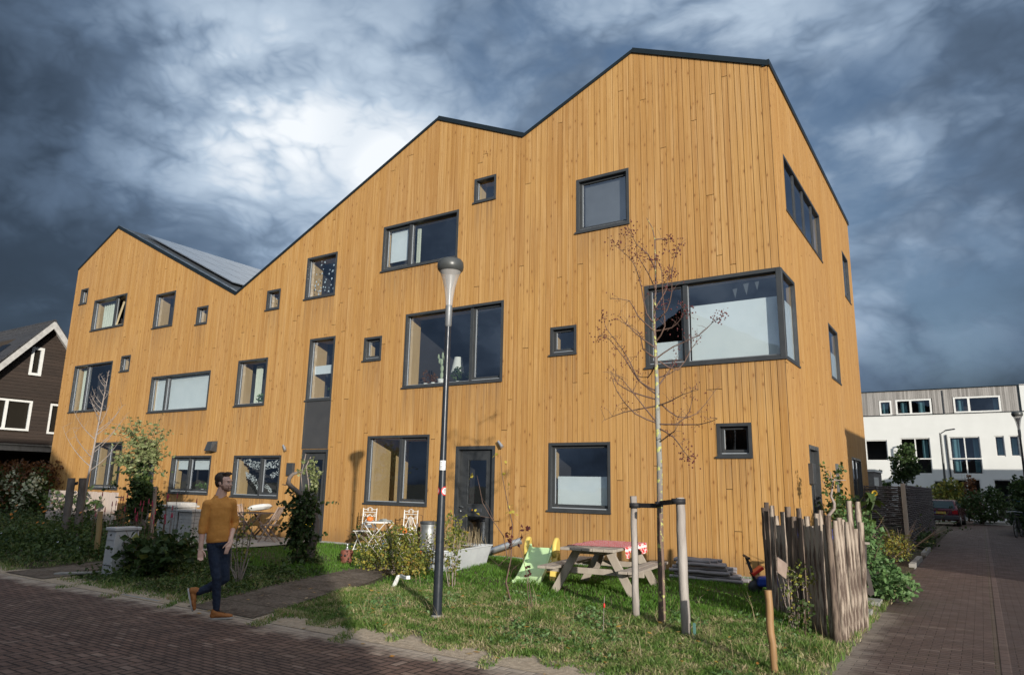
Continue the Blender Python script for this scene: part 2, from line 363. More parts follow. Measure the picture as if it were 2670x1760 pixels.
# hidden walls, roof
rb=MB()
rb.face([(HX0,DEP,0),(HX0,0.002,0),(HX0,.002,PK[0][1]),(HX0,DEP,PK[0][1])]); 
for (a,b),(c,e) in zip(PK,PK[1:]): rb.face([(a,DEP,0),(a,DEP,b),(c,DEP,e),(c,DEP,0)])
rb.build('rear_wall',M_gapdark,house)
M_roof=mat('dark_roofing',(.035,.04,.045),(.05,.055,.06),2,.5)
rm=MB()
for (a,b),(c,e) in zip(PK,PK[1:]):
    rm.face([(a,.02,b+.02),(c,.02,e+.02),(c,DEP+.05,e+.02),(a,DEP+.05,b+.02)])
roof=rm.build('roof',M_roof,house)
tm=MB()
for (a,b),(c,e) in zip(PK,PK[1:]):
    t=Vector((c-a,0,e-b)).normalized(); rise=e>b
    hgt=.075 if rise else .115
    M=Matrix((t,Vector((0,1,0)),t.cross(Vector((0,1,0))))).transposed().to_4x4(); M.translation=(a,0,b)
    L=math.hypot(c-a,e-b); sg=1 if t.cross(Vector((0,1,0))).z>0 else -1
    lo,hi=sorted((-.05*sg,(hgt-.05)*sg)); ys=-.055 if rise else -.06
    tm.box((-.0,ys,lo),(L+.02,.13,hi),M)
tm.box((-.10,-.05,EAVE-.05),(.055,DEP+.1,EAVE+.08))
tm.build('roof_coping',M_trim,roof)
# solar panels on the slope between first ridge and first valley
a,b=PK[1];c,e=PK[2]; t=Vector((c-a,0,e-b)).normalized(); L=math.hypot(c-a,e-b); nrm=Vector((-t.z,0,t.x))
def solarmat():
    mt,n,bb=principled('solar_cells',.22,.2,.6); P=n.new('ShaderNodeTexCoord').outputs['Object']; x,y,z=n.sep(P)
    n.put(bb.inputs['Base Color'],n.mix(n.noise(P,3,2),(.10,.12,.15,1),(.16,.18,.21,1))); return mt
M_solar=solarmat()
for ri in range(5):
    for ci in range(6):
        s0=.75+ri*1.72; y0=.75+ci*1.05
        if s0+1.66>L-.5 or (ri==4): continue
        q=MB(); M=Matrix((t,Vector((0,1,0)),nrm)).transposed().to_4x4(); M.translation=Vector((a,0,b))+nrm*.1
        q.box((s0,y0,0),(s0+1.68,y0+1.02,.035),M); sp=q.build('solar_panel',M_solar,house)
for ci in range(5):
    q=MB(); q.box((L-2.6,7.6+ci*.62,.16),(L-.9,8.18+ci*.62,.2),Matrix(M)); q.build('solar_panel',M_solar,house)
def window(axis,rc,mull=(),sash=None,blind=None,curtain=None,trim=.052,depth=.24,name='window',glass=True,room=True,open_leaf=False,room_d=2.6,screen=False,skip=()):
    h0,h1,z0,z1=rc
    def P(h,dd,z): return Vector((h,-dd,z)) if axis=='F' else Vector((dd*(.35 if dd<0 else .7),h,z))
    def bx(mb,a,b,z_0,z_1,d0,d1):
        p=P(a,d0,z_0);q=P(b,d1,z_1); mb.box((min(p.x,q.x),min(p.y,q.y),min(p.z,q.z)),(max(p.x,q.x),max(p.y,q.y),max(p.z,q.z)))
    def ring(mb,a,b,z_0,z_1,wd,d0,d1,e=.0):
        bx(mb,a-e,a+wd,z_0-e,z_1+e,d0,d1); bx(mb,b-wd,b+e,z_0-e,z_1+e,d0,d1); bx(mb,a+wd,b-wd,z_1-wd,z_1+e,d0+.0015,d1-.0015); bx(mb,a+wd,b-wd,z_0-e,z_0+wd,d0+.0015,d1-.0015)
    mb=MB(); ring(mb,h0,h1,z0,z1,trim,-.13,.035,.012); bx(mb,h0-.045,h1+.02,z0-.035,z0+.004,-.02,.062)
    ins=[h0+trim]+[h0+(h1-h0)*f for f in mull]+[h1-trim]
    mw=.045
    for f in mull:
        x=h0+(h1-h0)*f; bx(mb,x-mw,x+mw,z0+trim,z1-trim,-.128,-.02)
    f=mb.build(name,M_frame,house)
    g=MB(); s2=MB(); sl=MB(); jb=MB(); anysash=False
    for k in range(len(ins)-1):
        a=ins[k]+(mw if k>0 else 0); b=ins[k+1]-(mw if k<len(ins)-2 else 0)
        zb_,zt=z0+trim,z1-trim
        if sash is not None and k in sash:
            anysash=True; ring(s2,a+.004,b-.004,zb_+.03,zt-.004,.055,-.115,-.06); q0,q1,q2,q3=a+.055,b-.055,zb_+.08,zt-.055
            bx(sl,a+.01,b-.01,zb_,zb_+.022,-.11,-.012)
        else:
            q0,q1,q2,q3=a,b,zb_,zt; bx(sl,a+.005,b-.005,zb_,zb_+.018,-.09,-.03)
        jb=MB(); bx(jb,q0+.001,q0+.012,q2+.02,q3-.004,-.088,-.066); jb.build('painted_sun_edge',M_sunedge,f)  # added pale strip, paints the sunlit inner edge left of each pane
        if not(open_leaf and k==1): g.face([P(q0,-.095,q2),P(q1,-.095,q2),P(q1,-.095,q3),P(q0,-.095,q3)])
        if blind and k in blind:
            lo,hi=blind[k]; bb=MB(); bb.box(*sorted_box(P(q0+.02,-.17,z0+(z1-z0)*lo+.02),P(q1-.02,-.176,z0+(z1-z0)*hi-.02))); bb.build('blind',M_screen if screen else M_blind,f)
    if glass: g.build('pane',M_glass,f)
    if anysash: s2.build('sash',M_frame,f,bevel=.004)
    sl.build('sill_strip',M_sillg,f)
    # reveal lining and the room seen through the pane
    rv=MB(); e=.012; dpt=-.13-depth
    for qi,q in enumerate(([P(h0+trim-e,-.13,z0+trim-e),P(h0+trim-e,dpt,z0+trim-e),P(h0+trim-e,dpt,z1-trim+e),P(h0+trim-e,-.13,z1-trim+e)],
              [P(h1-trim+e,-.13,z0+trim-e),P(h1-trim+e,-.13,z1-trim+e),P(h1-trim+e,dpt,z1-trim+e),P(h1-trim+e,dpt,z0+trim-e)],
              [P(h0+trim-e,-.13,z0+trim-e),P(h1-trim+e,-.13,z0+trim-e),P(h1-trim+e,dpt,z0+trim-e),P(h0+trim-e,dpt,z0+trim-e)],
              [P(h0+trim-e,-.13,z1-trim+e),P(h0+trim-e,dpt,z1-trim+e),P(h1-trim+e,dpt,z1-trim+e),P(h1-trim+e,-.13,z1-trim+e)])):
        if qi not in skip: rv.face(q)
    rv.build('reveal',M_clt,f)
    if not room: return f,P
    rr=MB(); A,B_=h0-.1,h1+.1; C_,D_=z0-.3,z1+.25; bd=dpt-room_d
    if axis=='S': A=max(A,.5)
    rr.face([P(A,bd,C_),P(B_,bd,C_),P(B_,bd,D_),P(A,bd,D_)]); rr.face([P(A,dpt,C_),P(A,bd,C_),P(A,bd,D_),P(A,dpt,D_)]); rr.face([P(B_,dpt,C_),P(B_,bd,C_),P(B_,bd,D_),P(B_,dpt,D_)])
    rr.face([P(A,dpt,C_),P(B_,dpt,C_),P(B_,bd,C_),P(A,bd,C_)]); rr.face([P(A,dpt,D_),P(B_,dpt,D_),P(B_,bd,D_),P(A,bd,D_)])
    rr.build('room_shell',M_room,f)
    return f,P
def sorted_box(p,q): return (min(p.x,q.x),min(p.y,q.y),min(p.z,q.z)),(max(p.x,q.x),max(p.y,q.y),max(p.z,q.z))
def drape(mb,P,h0,h1,z0,z1,dd,n=26,amp=.03,seed=0):
    rnd=random.Random(seed); ph=rnd.uniform(0,6)
    for k in range(n):
        a=h0+(h1-h0)*k/n; b=h0+(h1-h0)*(k+1)/n
        da=dd+amp*math.sin(k*1.25+ph); db=dd+amp*math.sin((k+1)*1.25+ph)
        mb.face([P(a,da,z0),P(b,db,z0),P(b,db,z1),P(a,da,z1)],0,True)
M_curt=mat('pale_curtain',(.66,.70,.62),(.52,.55,.48),6,.85,stretch=(8,8,.4))
def curtain(f,P,h0,h1,z0,z1,dd=-.3,seed=0,m=None):
    mb=MB(); drape(mb,P,h0,h1,z0,z1,dd,seed=seed); mb.build('curtain',m or M_curt,f)
wf={}
for k,kw in dict(
 w1=dict(),w2=dict(mull=(.66,),open_leaf=True),w3=dict(depth=.4),w4=dict(),w5=dict(mull=(.33,)),w6=dict(),
 w7=dict(mull=(.25,),blind={0:(.03,.97),1:(.03,.97)}),w8=dict(depth=.38),w9=dict(),w10=dict(depth=.45),
 w11=dict(depth=.5,blind={0:(.42,.58)}),w12=dict(sash=(0,)),w13=dict(mull=(.69,),sash=(1,),depth=.42),
 w14=dict(mull=(.36,),sash=(0,),blind={0:(.2,.93)}),w15=dict(depth=.35),w16=dict(sash=(0,),blind={0:(.06,.98)},screen=True),
 w17=dict(sash=(0,)),w18=dict(sash=(0,)),w22=dict(mull=(.57,),sash=(1,),depth=.4),w23=dict(mull=(.535,),sash=(1,),depth=1.5,room_d=3),
 w24=dict(sash=(0,),blind={0:(.08,.52)}),w25=dict(mull=(.47,),sash=(0,1),depth=.7),w26=dict(mull=(.43,),sash=(0,1),blind={0:(.62,.97),1:(.62,.97)})).items():
    wf[k]=window('F',W[k],**kw)
# corner window, front leg and side leg
def cwin():
    f,P=window('F',CW,mull=(.31,),sash=(0,),blind={0:(.05,.32),1:(.05,.72)},trim=.062,depth=.3,room=False,skip=(1,))
    g,Q=window('S',CWS,trim=.055,depth=.3,room=False,skip=(0,),blind={0:(.05,.72)})
    mb=MB(); mb.box((-.075,-.04,CW[2]),(.04,.075,CW[3])); mb.build('corner_post',M_frame,f,bevel=.006)
    return f,P
wf['cw']=cwin()
window('S',SW_['s1'],mull=(.27,.52,.78),depth=.3); window('S',SW_['s2'],blind={0:(.03,.97)},screen=True); window('S',SW_['s3'],blind={0:(.03,.55)})
window('S',(SD['sw'][0],SD['sw'][1],.05,SD['sw'][3]),mull=(.5,),sash=(1,))
# curtains and small features inside frames
f,P=wf['w2']; r_=W['w2']; curtain(f,P,r_[0]+.18,r_[0]+1.0,r_[2]+.06,r_[3]-.1,-.32,1)
sh=MB(); q=r_[0]+(r_[1]-r_[0])*.66+.05; zz=r_[2]+.08; tl=r_[3]-.07
M_tan=flat('oiled_sash',(.50,.42,.27),.5)
for aa,bb in (((q,.10,zz),(q+.0,.32,tl)),((q+.72,.10,zz),(q+.72,.32,tl)),((q,.10,zz),(q+.72,.10,zz)),((q,.32,tl),(q+.72,.32,tl))): sh.beam(aa,bb,.06,.05)
sh.build('tilted_sash',M_tan,f)
f,P=wf['w5']; r_=W['w5']; curtain(f,P,r_[0]+.12,r_[0]+.75,r_[2]+.06,r_[3]-.08,-.3,2)
f,P=wf['w25']; r_=W['w25']; M_ochre=mat('ochre_curtain',(.42,.30,.12),(.32,.22,.08),5,.85,stretch=(6,6,.4)); curtain(f,P,r_[0]+.25,r_[0]+.85,r_[2]+.1,r_[3]-.06,-.5,3,M_ochre); curtain(f,P,r_[0]+1.15,r_[0]+1.55,r_[2]+.1,r_[3]-.3,-.6,4,M_ochre)
f,P=wf['w8']; r_=W['w8']; curtain(f,P,r_[0]+.32,r_[0]+.62,r_[2]+.06,r_[3]-.1,-.45,5)
f,P=wf['w14']; r_=W['w14']; curtain(f,P,r_[0]+1.05,r_[0]+1.16,r_[2]+.12,r_[3]-.16,-.25,6)
f,P=wf['w10']; r_=W['w10']
# paper stickers on the glass
def specks(key,n,sz,col,seed,zone):
    f,P=wf[key]; r_=W[key]; rnd=random.Random(seed); mb=MB()
    for _ in range(n):
        h=r_[0]+(r_[1]-r_[0])*rnd.uniform(*zone[0]); z=r_[2]+(r_[3]-r_[2])*rnd.uniform(*zone[1]); s=sz*rnd.uniform(.6,1.3); a0=rnd.uniform(0,3)
        mb.face([P(h+s*math.cos(a0+k*math.pi/3)*(1 if k%2 else .55),-.1,z+s*math.sin(a0+k*math.pi/3)*(1 if k%2 else .55)) for k in range(6)])
    mb.build('paper_sticker_pattern',col,f)
M_sticker=flat('blue_white_paper',(.62,.72,.80),.8)
specks('w10',46,.035,M_sticker,4,((.2,.93),(.1,.9)))
specks('w9',6,.04,M_sticker,5,((.5,.9),(.5,.9)))
# white paper garland in the ground floor window
f,P=wf['w22']; r_=W['w22']; mb=MB(); rnd=random.Random(9)
M_paper=flat('white_paper',(.78,.82,.84),.8)
def garl(pts,wd):
    for (a,b),(c,e) in zip(pts,pts[1:]):
        n=14
        for k in range(n):
            t=k/n; h=r_[0]+(r_[1]-r_[0])*(a+(c-a)*t); z=r_[2]+(r_[3]-r_[2])*(b+(e-b)*t); s=wd*rnd.uniform(.35,.6)
            for j in range(3):
                hh=h+rnd.uniform(-.03,.03); z_=z+rnd.uniform(-wd,wd)*.55; mb.face([P(hh-s*.4,-.11,z_-s*.3),P(hh+s*.4,-.11,z_-s*.35),P(hh+s*.25,-.11,z_+s*.4),P(hh-s*.3,-.11,z_+s*.35)])
garl([(.15,.92),(.35,.78),(.54,.75)],.17); garl([(.64,.75),(.82,.78),(.95,.9)],.17); garl([(.95,.88),(.9,.6),(.74,.5)],.12); garl([(.22,.55),(.4,.42),(.52,.2)],.14); garl([(.66,.28),(.8,.12)],.1)
mb.build('paper_garland',M_paper,f)
# bunting in the corner window
f,P=wf['cw']; mb=MB(); 
for h,z,s in((-.95,5.62,.1),(-.72,5.68,.12),(-.5,5.72,.09)): mb.face([P(h-s*.5,-.2,z+s),P(h+s*.5,-.2,z+s*1.1),P(h,-.2,z-s)])
mb.build('bunting',flat('grey_bunting',(.10,.11,.12),.8),f)
# panel and doors
mb=MB(); x0,x1,z0,z1=PAN; mb.box((x0,-.03,z0),(x1,.02,z1)); mb.box((x0-.01,-.045,z0),(x0+.04,-.03,z1)); mb.box((x1-.04,-.045,z0),(x1+.01,-.03,z1)); mb.box((x0,-.04,z0),(x1,-.031,z0+.05)); mb.build('infill_panel',M_panel,house)
def door(axis,rc,panes,handle=-1,name='door'):
    h0,h1,z0,z1=rc
    def P(h,dd,z): return Vector((h,-dd,z)) if axis=='F' else Vector((dd,h,z))
    def bx(mb,a,b,z_0,z_1,d0,d1): mb.box(*sorted_box(P(a,d0,z_0),P(b,d1,z_1)))
    mb=MB(); t=.075
    bx(mb,h0-.01,h0+t,z0,z1+.01,-.14,.03); bx(mb,h1-t,h1+.01,z0,z1+.01,-.14,.03); bx(mb,h0+t,h1-t,z1-t,z1+.01,-.139,.028); bx(mb,h0,h1,z0-.03,z0+.03,-.14,.05)
    # leaf with openings
    L0,L1,Z0,Z1=h0+t+.004,h1-t-.004,z0+.035,z1-t-.004; d0,d1=-.12,-.065
    hs=[p[0] for p in panes]; f=mb.build(name,M_frame,house)
    lf=MB(); gl=MB(); a=L0+(L1-L0)*panes[0][0]; b=L0+(L1-L0)*panes[0][1]
    bx(lf,L0,a,Z0,Z1,d0,d1); bx(lf,b,L1,Z0,Z1,d0,d1); z=Z0
    for p in sorted(panes,key=lambda q:q[2]):
        q0,q1=Z0+(Z1-Z0)*p[2],Z0+(Z1-Z0)*p[3]; bx(lf,a,b,z,q0,d0,d1); z=q1
        gl.face([P(a,-.09,q0),P(b,-.09,q0),P(b,-.09,q1),P(a,-.09,q1)])
        for (aa,bb,zz0,zz1) in((a-.02,a+.015,q0-.02,q1+.02),(b-.015,b+.02,q0-.02,q1+.02),(a+.015,b-.015,q0-.02,q0+.015),(a+.015,b-.015,q1-.015,q1+.02)): bx(lf,aa,bb,zz0,zz1,d1-.002,d1+.012)
    bx(lf,a,b,z,Z1,d0,d1); lf.build('leaf',M_frame,f,bevel=.004); gl.build('pane',M_glass,f)
    hd=MB(); hx=L0+.06 if handle<0 else L1-.06; hz=z0+1.05
    hd.tube([P(hx,d1,hz),P(hx,d1+.05,hz),P(hx+.1*(-handle),d1+.055,hz-.01)],.014,8); hd.lathe([(0,0),(.028,0),(.028,.02),(0,.02)],12,M=Matrix.Translation(P(hx,d1+.012,hz-.11))@Matrix.Rotation(R_(90),4,'X' if axis=='F' else 'Y'))
    hd.build('handle',M_steel,f)
    rr=MB()
    A,B_,C_,D_=h0+t,h1-t,z0,z1-t; bd=-2.8
    for q in ([P(A,bd,C_),P(B_,bd,C_),P(B_,bd,D_),P(A,bd,D_)],[P(A,-.14,C_),P(A,bd,C_),P(A,bd,D_),P(A,-.14,D_)],[P(B_,-.14,C_),P(B_,bd,C_),P(B_,bd,D_),P(B_,-.14,D_)],[P(A,-.14,C_),P(B_,-.14,C_),P(B_,bd,C_),P(A,bd,C_)],[P(A,-.14,D_),P(B_,-.14,D_),P(B_,bd,D_),P(A,bd,D_)]): rr.face(q)
    rr.build('room_shell',M_room,f); return f,P,(L0,L1,Z0,Z1)
f,P,Lf=door('F',DOORS['d1'],[(.24,.80,.10,.34),(.24,.80,.45,.90)])
mb=MB(); zz=Lf[2]+(Lf[3]-Lf[2])*.395; xa=Lf[0]+(Lf[1]-Lf[0])*.3; mb.box(*sorted_box(P(xa,-.065,zz-.045),P(xa+.38,-.05,zz+.045))); slot=mb.build('letter_plate',flat('dull_pewter',(.10,.11,.13),.4,.5),f,bevel=.004)
for dx_,cc,nm in((.11,(.75,.30,.03),'orange_sticker'),(.19,(.05,.35,.22),'green_sticker')):
    mb=MB(); mb.lathe([(0,0),(.022,0),(.022,.004),(0,.004)],12,M=Matrix.Translation(P(xa+dx_,-.045,zz))@Matrix.Rotation(R_(90),4,'X')); mb.build(nm,flat(nm,cc),slot)
door('F',DOORS['d2'],[(.24,.80,.38,.92)],handle=-1)
fd3,_,_=door('F',DOORS['d3'],[(.3,.78,.12,.90)])
door('S',SD['sd'],[(.2,.8,.15,.85)])
# decals: small lamps and boxes on the walls
def wall_box(name,px,py,sz,m_,axis='F',d_=.1,pr=0):
    q=ray(px,py); 
    if axis=='F': t=(0-CAM.y)/q.y
    else: t=(0-CAM.x)/q.x
    p=CAM+q*t; mb=MB()
    if axis=='F': mb.box((p.x-sz[0]/2,-.015-d_,p.z-sz[1]/2),(p.x+sz[0]/2,-.012,p.z+sz[1]/2))
    else: mb.box((.012,p.y-sz[0]/2,p.z-sz[1]/2),(.015+d_,p.y+sz[0]/2,p.z+sz[1]/2))
    return mb.build(name,m_,house,bevel=.006),p
M_dark=mat('dark_grey_plastic',(.05,.055,.062),(.035,.038,.042),4,.45)
def lampw(px,py,s=1):
    q=ray(px,py); p=CAM+q*(-CAM.y/q.y); mb=MB(); a=.13*s
    vs=[(p.x-a,-.015,p.z+a*1.1),(p.x+a,-.015,p.z+a*1.1),(p.x+a*.8,-.015-a*1.1,p.z+a*.9),(p.x-a*.8,-.015-a*1.1,p.z+a*.9),(p.x-a,-.015,p.z-a*1.1),(p.x+a,-.015,p.z-a*1.1),(p.x+a*1.05,-.02-a*1.5,p.z-a*.9),(p.x-a*1.05,-.02-a*1.5,p.z-a*.9)]
    mb.mesh(vs,[(0,1,2,3),(4,7,6,5),(0,3,7,4),(1,5,6,2),(3,2,6,7),(0,4,5,1)]); mb.build('wall_lamp',M_dark,house,bevel=.005)
lampw(560,1164,1.25)
M_silver=flat('brushed_silver',(.5,.52,.54),.35,.7)
for px,py in((748,1168),(1310,1159)):
    q=ray(px,py); p=CAM+q*(-CAM.y/q.y); mb=MB(); mb.tube([(p.x-.03,-.015,p.z+.03),(p.x-.02,-.07,p.z+.04)],.018,8); mb.tube([(p.x-.06,-.09,p.z+.075),(p.x+.07,-.11,p.z-.065)],[.034,.045],12); mb.build('wall_lamp',M_silver,house)
wall_box('letter_box',344,1214,(.28,.42),M_dark)
wall_box('letter_box',762,1223,(.27,.36),M_dark)
wall_box('letter_box',2109,1235,(.28,.42),M_dark,'S')
ob,p=wall_box('meter_cupboard',2181,1263,(.24,1.0),flat('slate_grey',(.10,.115,.125),.5),'S',.05)
# foundation strip
mb=MB(); mb.box((HX0,-.02,-.2),(-.0,.3,.045)); mb.box((-.3,.01,-.2),(.02,DEP,.045)); mb.build('plinth',M_concrete,house)
# ---------------------------------------------------------------- ground, streets, paths
def soil():
    mt,n,b=principled('garden_soil',.95,0,.2); P=n.new('ShaderNodeTexCoord').outputs['Object']; x,y,z=n.sep(P)
    f1=n.noise(P,1.1,6,.6); f2=n.noise(P,14,6,.7); f3=n.noise(P,60,3,.7)
    c=n.mix(n.mr(f2,.35,.65),(.055,.043,.032,1),(.11,.09,.065,1)); c=n.mix(n.mr(f1,.45,.6,0,.6),c,(.05,.065,.02,1))
    e=n.M('ADD',n.M('ADD',y,8.0),n.M('MULTIPLY',n.M('SUBTRACT',f1,.5),-.5)); sand=n.mr(n.M('ABSOLUTE',n.M('SUBTRACT',e,.08)),.22,.50,1,0,True)
    ex=n.M('ADD',n.M('SUBTRACT',x,1.55),n.M('MULTIPLY',n.M('SUBTRACT',f1,.5),.6)); s2=n.M('MULTIPLY',n.mr(n.M('ABSOLUTE',ex),.08,.3,.8,0,True),n.M('LESS_THAN',y,-1.5))
    sand=n.M('MAXIMUM',sand,s2)
    c=n.mix(sand,c,n.mix(n.mr(f2,.3,.7),(.60,.50,.38,1),(.34,.27,.20,1)))
    n.put(b.inputs['Base Color'],c); bp=n.new('ShaderNodeBump'); bp.inputs['Distance'].default_value=.03; n.put(bp.inputs['Height'],n.M('ADD',f2,n.M('MULTIPLY',f3,.4))); n.l.new(bp.outputs[0],b.inputs['Normal']); return mt
M_soil=soil()
def brickmat():
    mt,n,b=principled('clay_pavers',.8,0,.35); P=n.new('ShaderNodeTexCoord').outputs['Object']; x,y,z=n.sep(P)
    us=.1; X=n.M('DIVIDE',x,us); Y=n.M('DIVIDE',y,us)
    I=n.M('FLOOR',X); J=n.M('FLOOR',Y); fx=n.M('SUBTRACT',X,I); fy=n.M('SUBTRACT',Y,J)
    k=n.M('FLOORED_MODULO',n.M('SUBTRACT',I,J),4)
    is0=n.M('COMPARE',k,0,.1); is1=n.M('COMPARE',k,1,.1); is2=n.M('COMPARE',k,2,.1); is3=n.M('COMPARE',k,3,.1)
    hor=n.M('ADD',is0,is1)
    along=n.M('ADD',n.M('MULTIPLY',hor,fx),n.M('MULTIPLY',n.M('SUBTRACT',1,hor),fy)); along=n.M('ADD',along,n.M('ADD',is1,is2))
    across=n.M('ADD',n.M('MULTIPLY',hor,fy),n.M('MULTIPLY',n.M('SUBTRACT',1,hor),fx))
    e1=n.M('MINIMUM',along,n.M('SUBTRACT',2,along)); e2=n.M('MINIMUM',across,n.M('SUBTRACT',1,across)); eH=n.M('MINIMUM',e1,e2)
    idH=n.comb(n.M('SUBTRACT',I,is1),n.M('SUBTRACT',J,is2),0)
    # running bond, long side along x (rb) 
    def bond(a,b_,la,lb,es=1):
        r=n.M('FLOOR',n.M('DIVIDE',b_,lb)); sh=n.M('MULTIPLY',n.M('FLOORED_MODULO',r,2),.5); q=n.M('ADD',n.M('DIVIDE',a,la),sh); c=n.M('FLOOR',q); fa=n.M('SUBTRACT',q,c); fb=n.M('SUBTRACT',n.M('DIVIDE',b_,lb),r)
        ea=n.M('MULTIPLY',n.M('MINIMUM',fa,n.M('SUBTRACT',1,fa)),la/us); eb=n.M('MULTIPLY',n.M('MINIMUM',fb,n.M('SUBTRACT',1,fb)),lb/us); return n.M('MINIMUM',n.M('MULTIPLY',ea,es),eb),n.comb(c,r,5)
    eB,idB=bond(x,y,.2,.1,2.2)     # courses parallel to the front street
    eC,idC=bond(y,x,.21,.105,1.2)    # runner bands along the lane
    eD,idD=bond(x,y,.2,.068)
    front=n.M('LESS_THAN',x,1.45)
    band=n.M('MULTIPLY',n.M('MULTIPLY',n.M('GREATER_THAN',y,-9.98),n.M('LESS_THAN',y,-9.16)),front)
    lane=n.M('SUBTRACT',1,front); gut=n.M('MULTIPLY',lane,n.M('MULTIPLY',n.M('GREATER_THAN',x,2.94),n.M('LESS_THAN',x,3.045)))
    def sel(a,b_,f):
        m_=n.new('ShaderNodeMix',data_type='FLOAT'); n.put(m_.inputs[0],f); n.put(m_.inputs[2],a); n.put(m_.inputs[3],b_); return m_.outputs[0]
    def vsel(a,b_,f):
        m_=n.new('ShaderNodeMix',data_type='VECTOR'); n.put(m_.inputs[0],f); n.put(m_.inputs[4],a); n.put(m_.inputs[5],b_); return m_.outputs[1]
    e=sel(sel(sel(eH,eD,band),eB,lane),eC,gut); idv=vsel(vsel(vsel(idH,idD,band),idB,lane),idC,gut)
    wn=n.new('ShaderNodeTexWhiteNoise'); wn.noise_dimensions='3D'; n.put(wn.inputs['Vector'],idv); rv=wn.outputs['Value']
    big=n.noise(P,.35,4,.6); med=n.noise(P,3.5,5,.6); fine=n.noise(P,70,4,.7)
    c=n.ramp(rv,[(0,(.115,.066,.052)),(.3,(.17,.098,.076)),(.55,(.205,.122,.096)),(.78,(.135,.078,.062)),(.93,(.24,.155,.12)),(1,(.36,.26,.21))])
    c=n.mix(n.mr(big,.35,.65,0,.55),c,(.14,.105,.088,1)); c=n.mix(n.mr(med,.35,.7,0,.65),c,(.065,.043,.035,1))
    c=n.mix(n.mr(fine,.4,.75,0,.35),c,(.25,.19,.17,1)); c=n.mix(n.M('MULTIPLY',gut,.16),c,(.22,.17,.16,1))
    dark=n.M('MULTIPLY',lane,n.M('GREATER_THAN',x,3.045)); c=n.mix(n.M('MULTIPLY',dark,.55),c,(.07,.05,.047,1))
    c=n.mix(n.M('MULTIPLY',lane,.46),c,(.055,.036,.028,1))  # lane darkened in the brick colour, stands in for lens vignetting
    jit=n.M('ADD',e,n.M('MULTIPLY',n.M('SUBTRACT',fine,.5),.10)); mort=n.mr(jit,.05,.14,1,0,True)
    moss=n.mr(n.noise(P,1.3,3),.50,.66,0,1); mossl=n.M('MULTIPLY',n.mr(n.M('ABSOLUTE',n.M('SUBTRACT',x,2.92)),.0,.03,1,0),lane); left=n.mr(n.M('ABSOLUTE',n.M('SUBTRACT',x,1.6)),0,1.0,1,0)
    mc=n.mix(n.M('MAXIMUM',n.M('MULTIPLY',n.M('MULTIPLY',moss,left),.8),mossl),(.026,.021,.020,1),(.085,.13,.022,1))
    c=n.mix(n.M('MULTIPLY',mort,n.M('SUBTRACT',1,n.M('MULTIPLY',lane,.4))),c,mc)
    ed=n.M('ADD',n.M('ADD',y,8.1),n.M('MULTIPLY',n.M('SUBTRACT',med,.5),-.9)); sand=n.M('MULTIPLY',n.mr(ed,-.42,.02,0,1,True),front)
    sx=n.M('MULTIPLY',n.mr(n.M('ADD',x,n.M('MULTIPLY',n.M('SUBTRACT',med,.5),.7)),1.5,1.95,.55,0,True),n.M('MULTIPLY',lane,n.M('LESS_THAN',y,-2)))
    c=n.mix(n.M('MULTIPLY',n.M('MAXIMUM',sand,sx),n.mr(fine,.2,.7,1,.65)),c,(.50,.43,.35,1))
    n.put(b.inputs['Base Color'],c); n.put(b.inputs['Roughness'],n.mr(med,.3,.7,.62,.9))
    hgt=n.M('ADD',n.mr(e,0,.16,0,1,True),n.M('ADD',n.M('MULTIPLY',fine,.18),n.M('MULTIPLY',rv,.25)))
    bp=n.new('ShaderNodeBump'); bp.inputs['Distance'].default_value=.008; bp.inputs['Strength'].default_value=1; n.put(bp.inputs['Height'],hgt); n.l.new(bp.outputs[0],b.inputs['Normal']); return mt
M_brick=brickmat()
M_earth=mat('far_ground',(.06,.07,.035),(.09,.08,.05),.3,.95)
mb=MB(); mb.face([(-600,-600,-.16),(600,-600,-.16),(600,600,-.16),(-600,600,-.16)]); tag(mb.build('ground',M_earth),kind='structure')
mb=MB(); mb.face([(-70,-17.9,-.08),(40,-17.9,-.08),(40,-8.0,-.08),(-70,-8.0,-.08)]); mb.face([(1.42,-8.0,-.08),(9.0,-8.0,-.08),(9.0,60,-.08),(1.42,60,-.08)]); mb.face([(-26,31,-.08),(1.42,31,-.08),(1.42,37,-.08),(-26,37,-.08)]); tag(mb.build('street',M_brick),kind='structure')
def hg(x,y):
    t=min(max((y+8.02)/2.6,0),1); t=t*t*(3-2*t); e=min(max((1.5-x)/.8,0),1); 
    v=-.075+.075*t*min(1,e+ (0 if y<-1 else .0)); return v+.018*math.sin(x*1.7+y)*t*e+.012*math.sin(y*2.3-x*.8)*t*e
mb=MB(); nx,ny=150,60; xs=[-42+43.5*i/nx for i in range(nx+1)]; ys=[-8.1+ (DEP+3+8.1)*0+ (8.3)*j/ny for j in range(ny+1)]
vs=[(x,y,hg(x,y)) for y in ys for x in xs]; fs=[(j*(nx+1)+i,j*(nx+1)+i+1,(j+1)*(nx+1)+i+1,(j+1)*(nx+1)+i) for j in range(ny) for i in range(nx)]
mb.mesh(vs,fs,0,True); mb.face([(-.1,.2,-.02),(1.5,.2,-.05),(1.5,31,-.05),(-.1,31,-.02)]); mb.face([(-60,.2,-.03),(-28.7,.2,-.03),(-28.7,40,-.03),(-60,40,-.03)]); mb.face([(-28.7,DEP+.1,-.04),(-.1,DEP+.1,-.04),(-.1,31,-.04),(-28.7,31,-.04)])
tag(mb.build('garden_ground',M_soil),kind='structure')
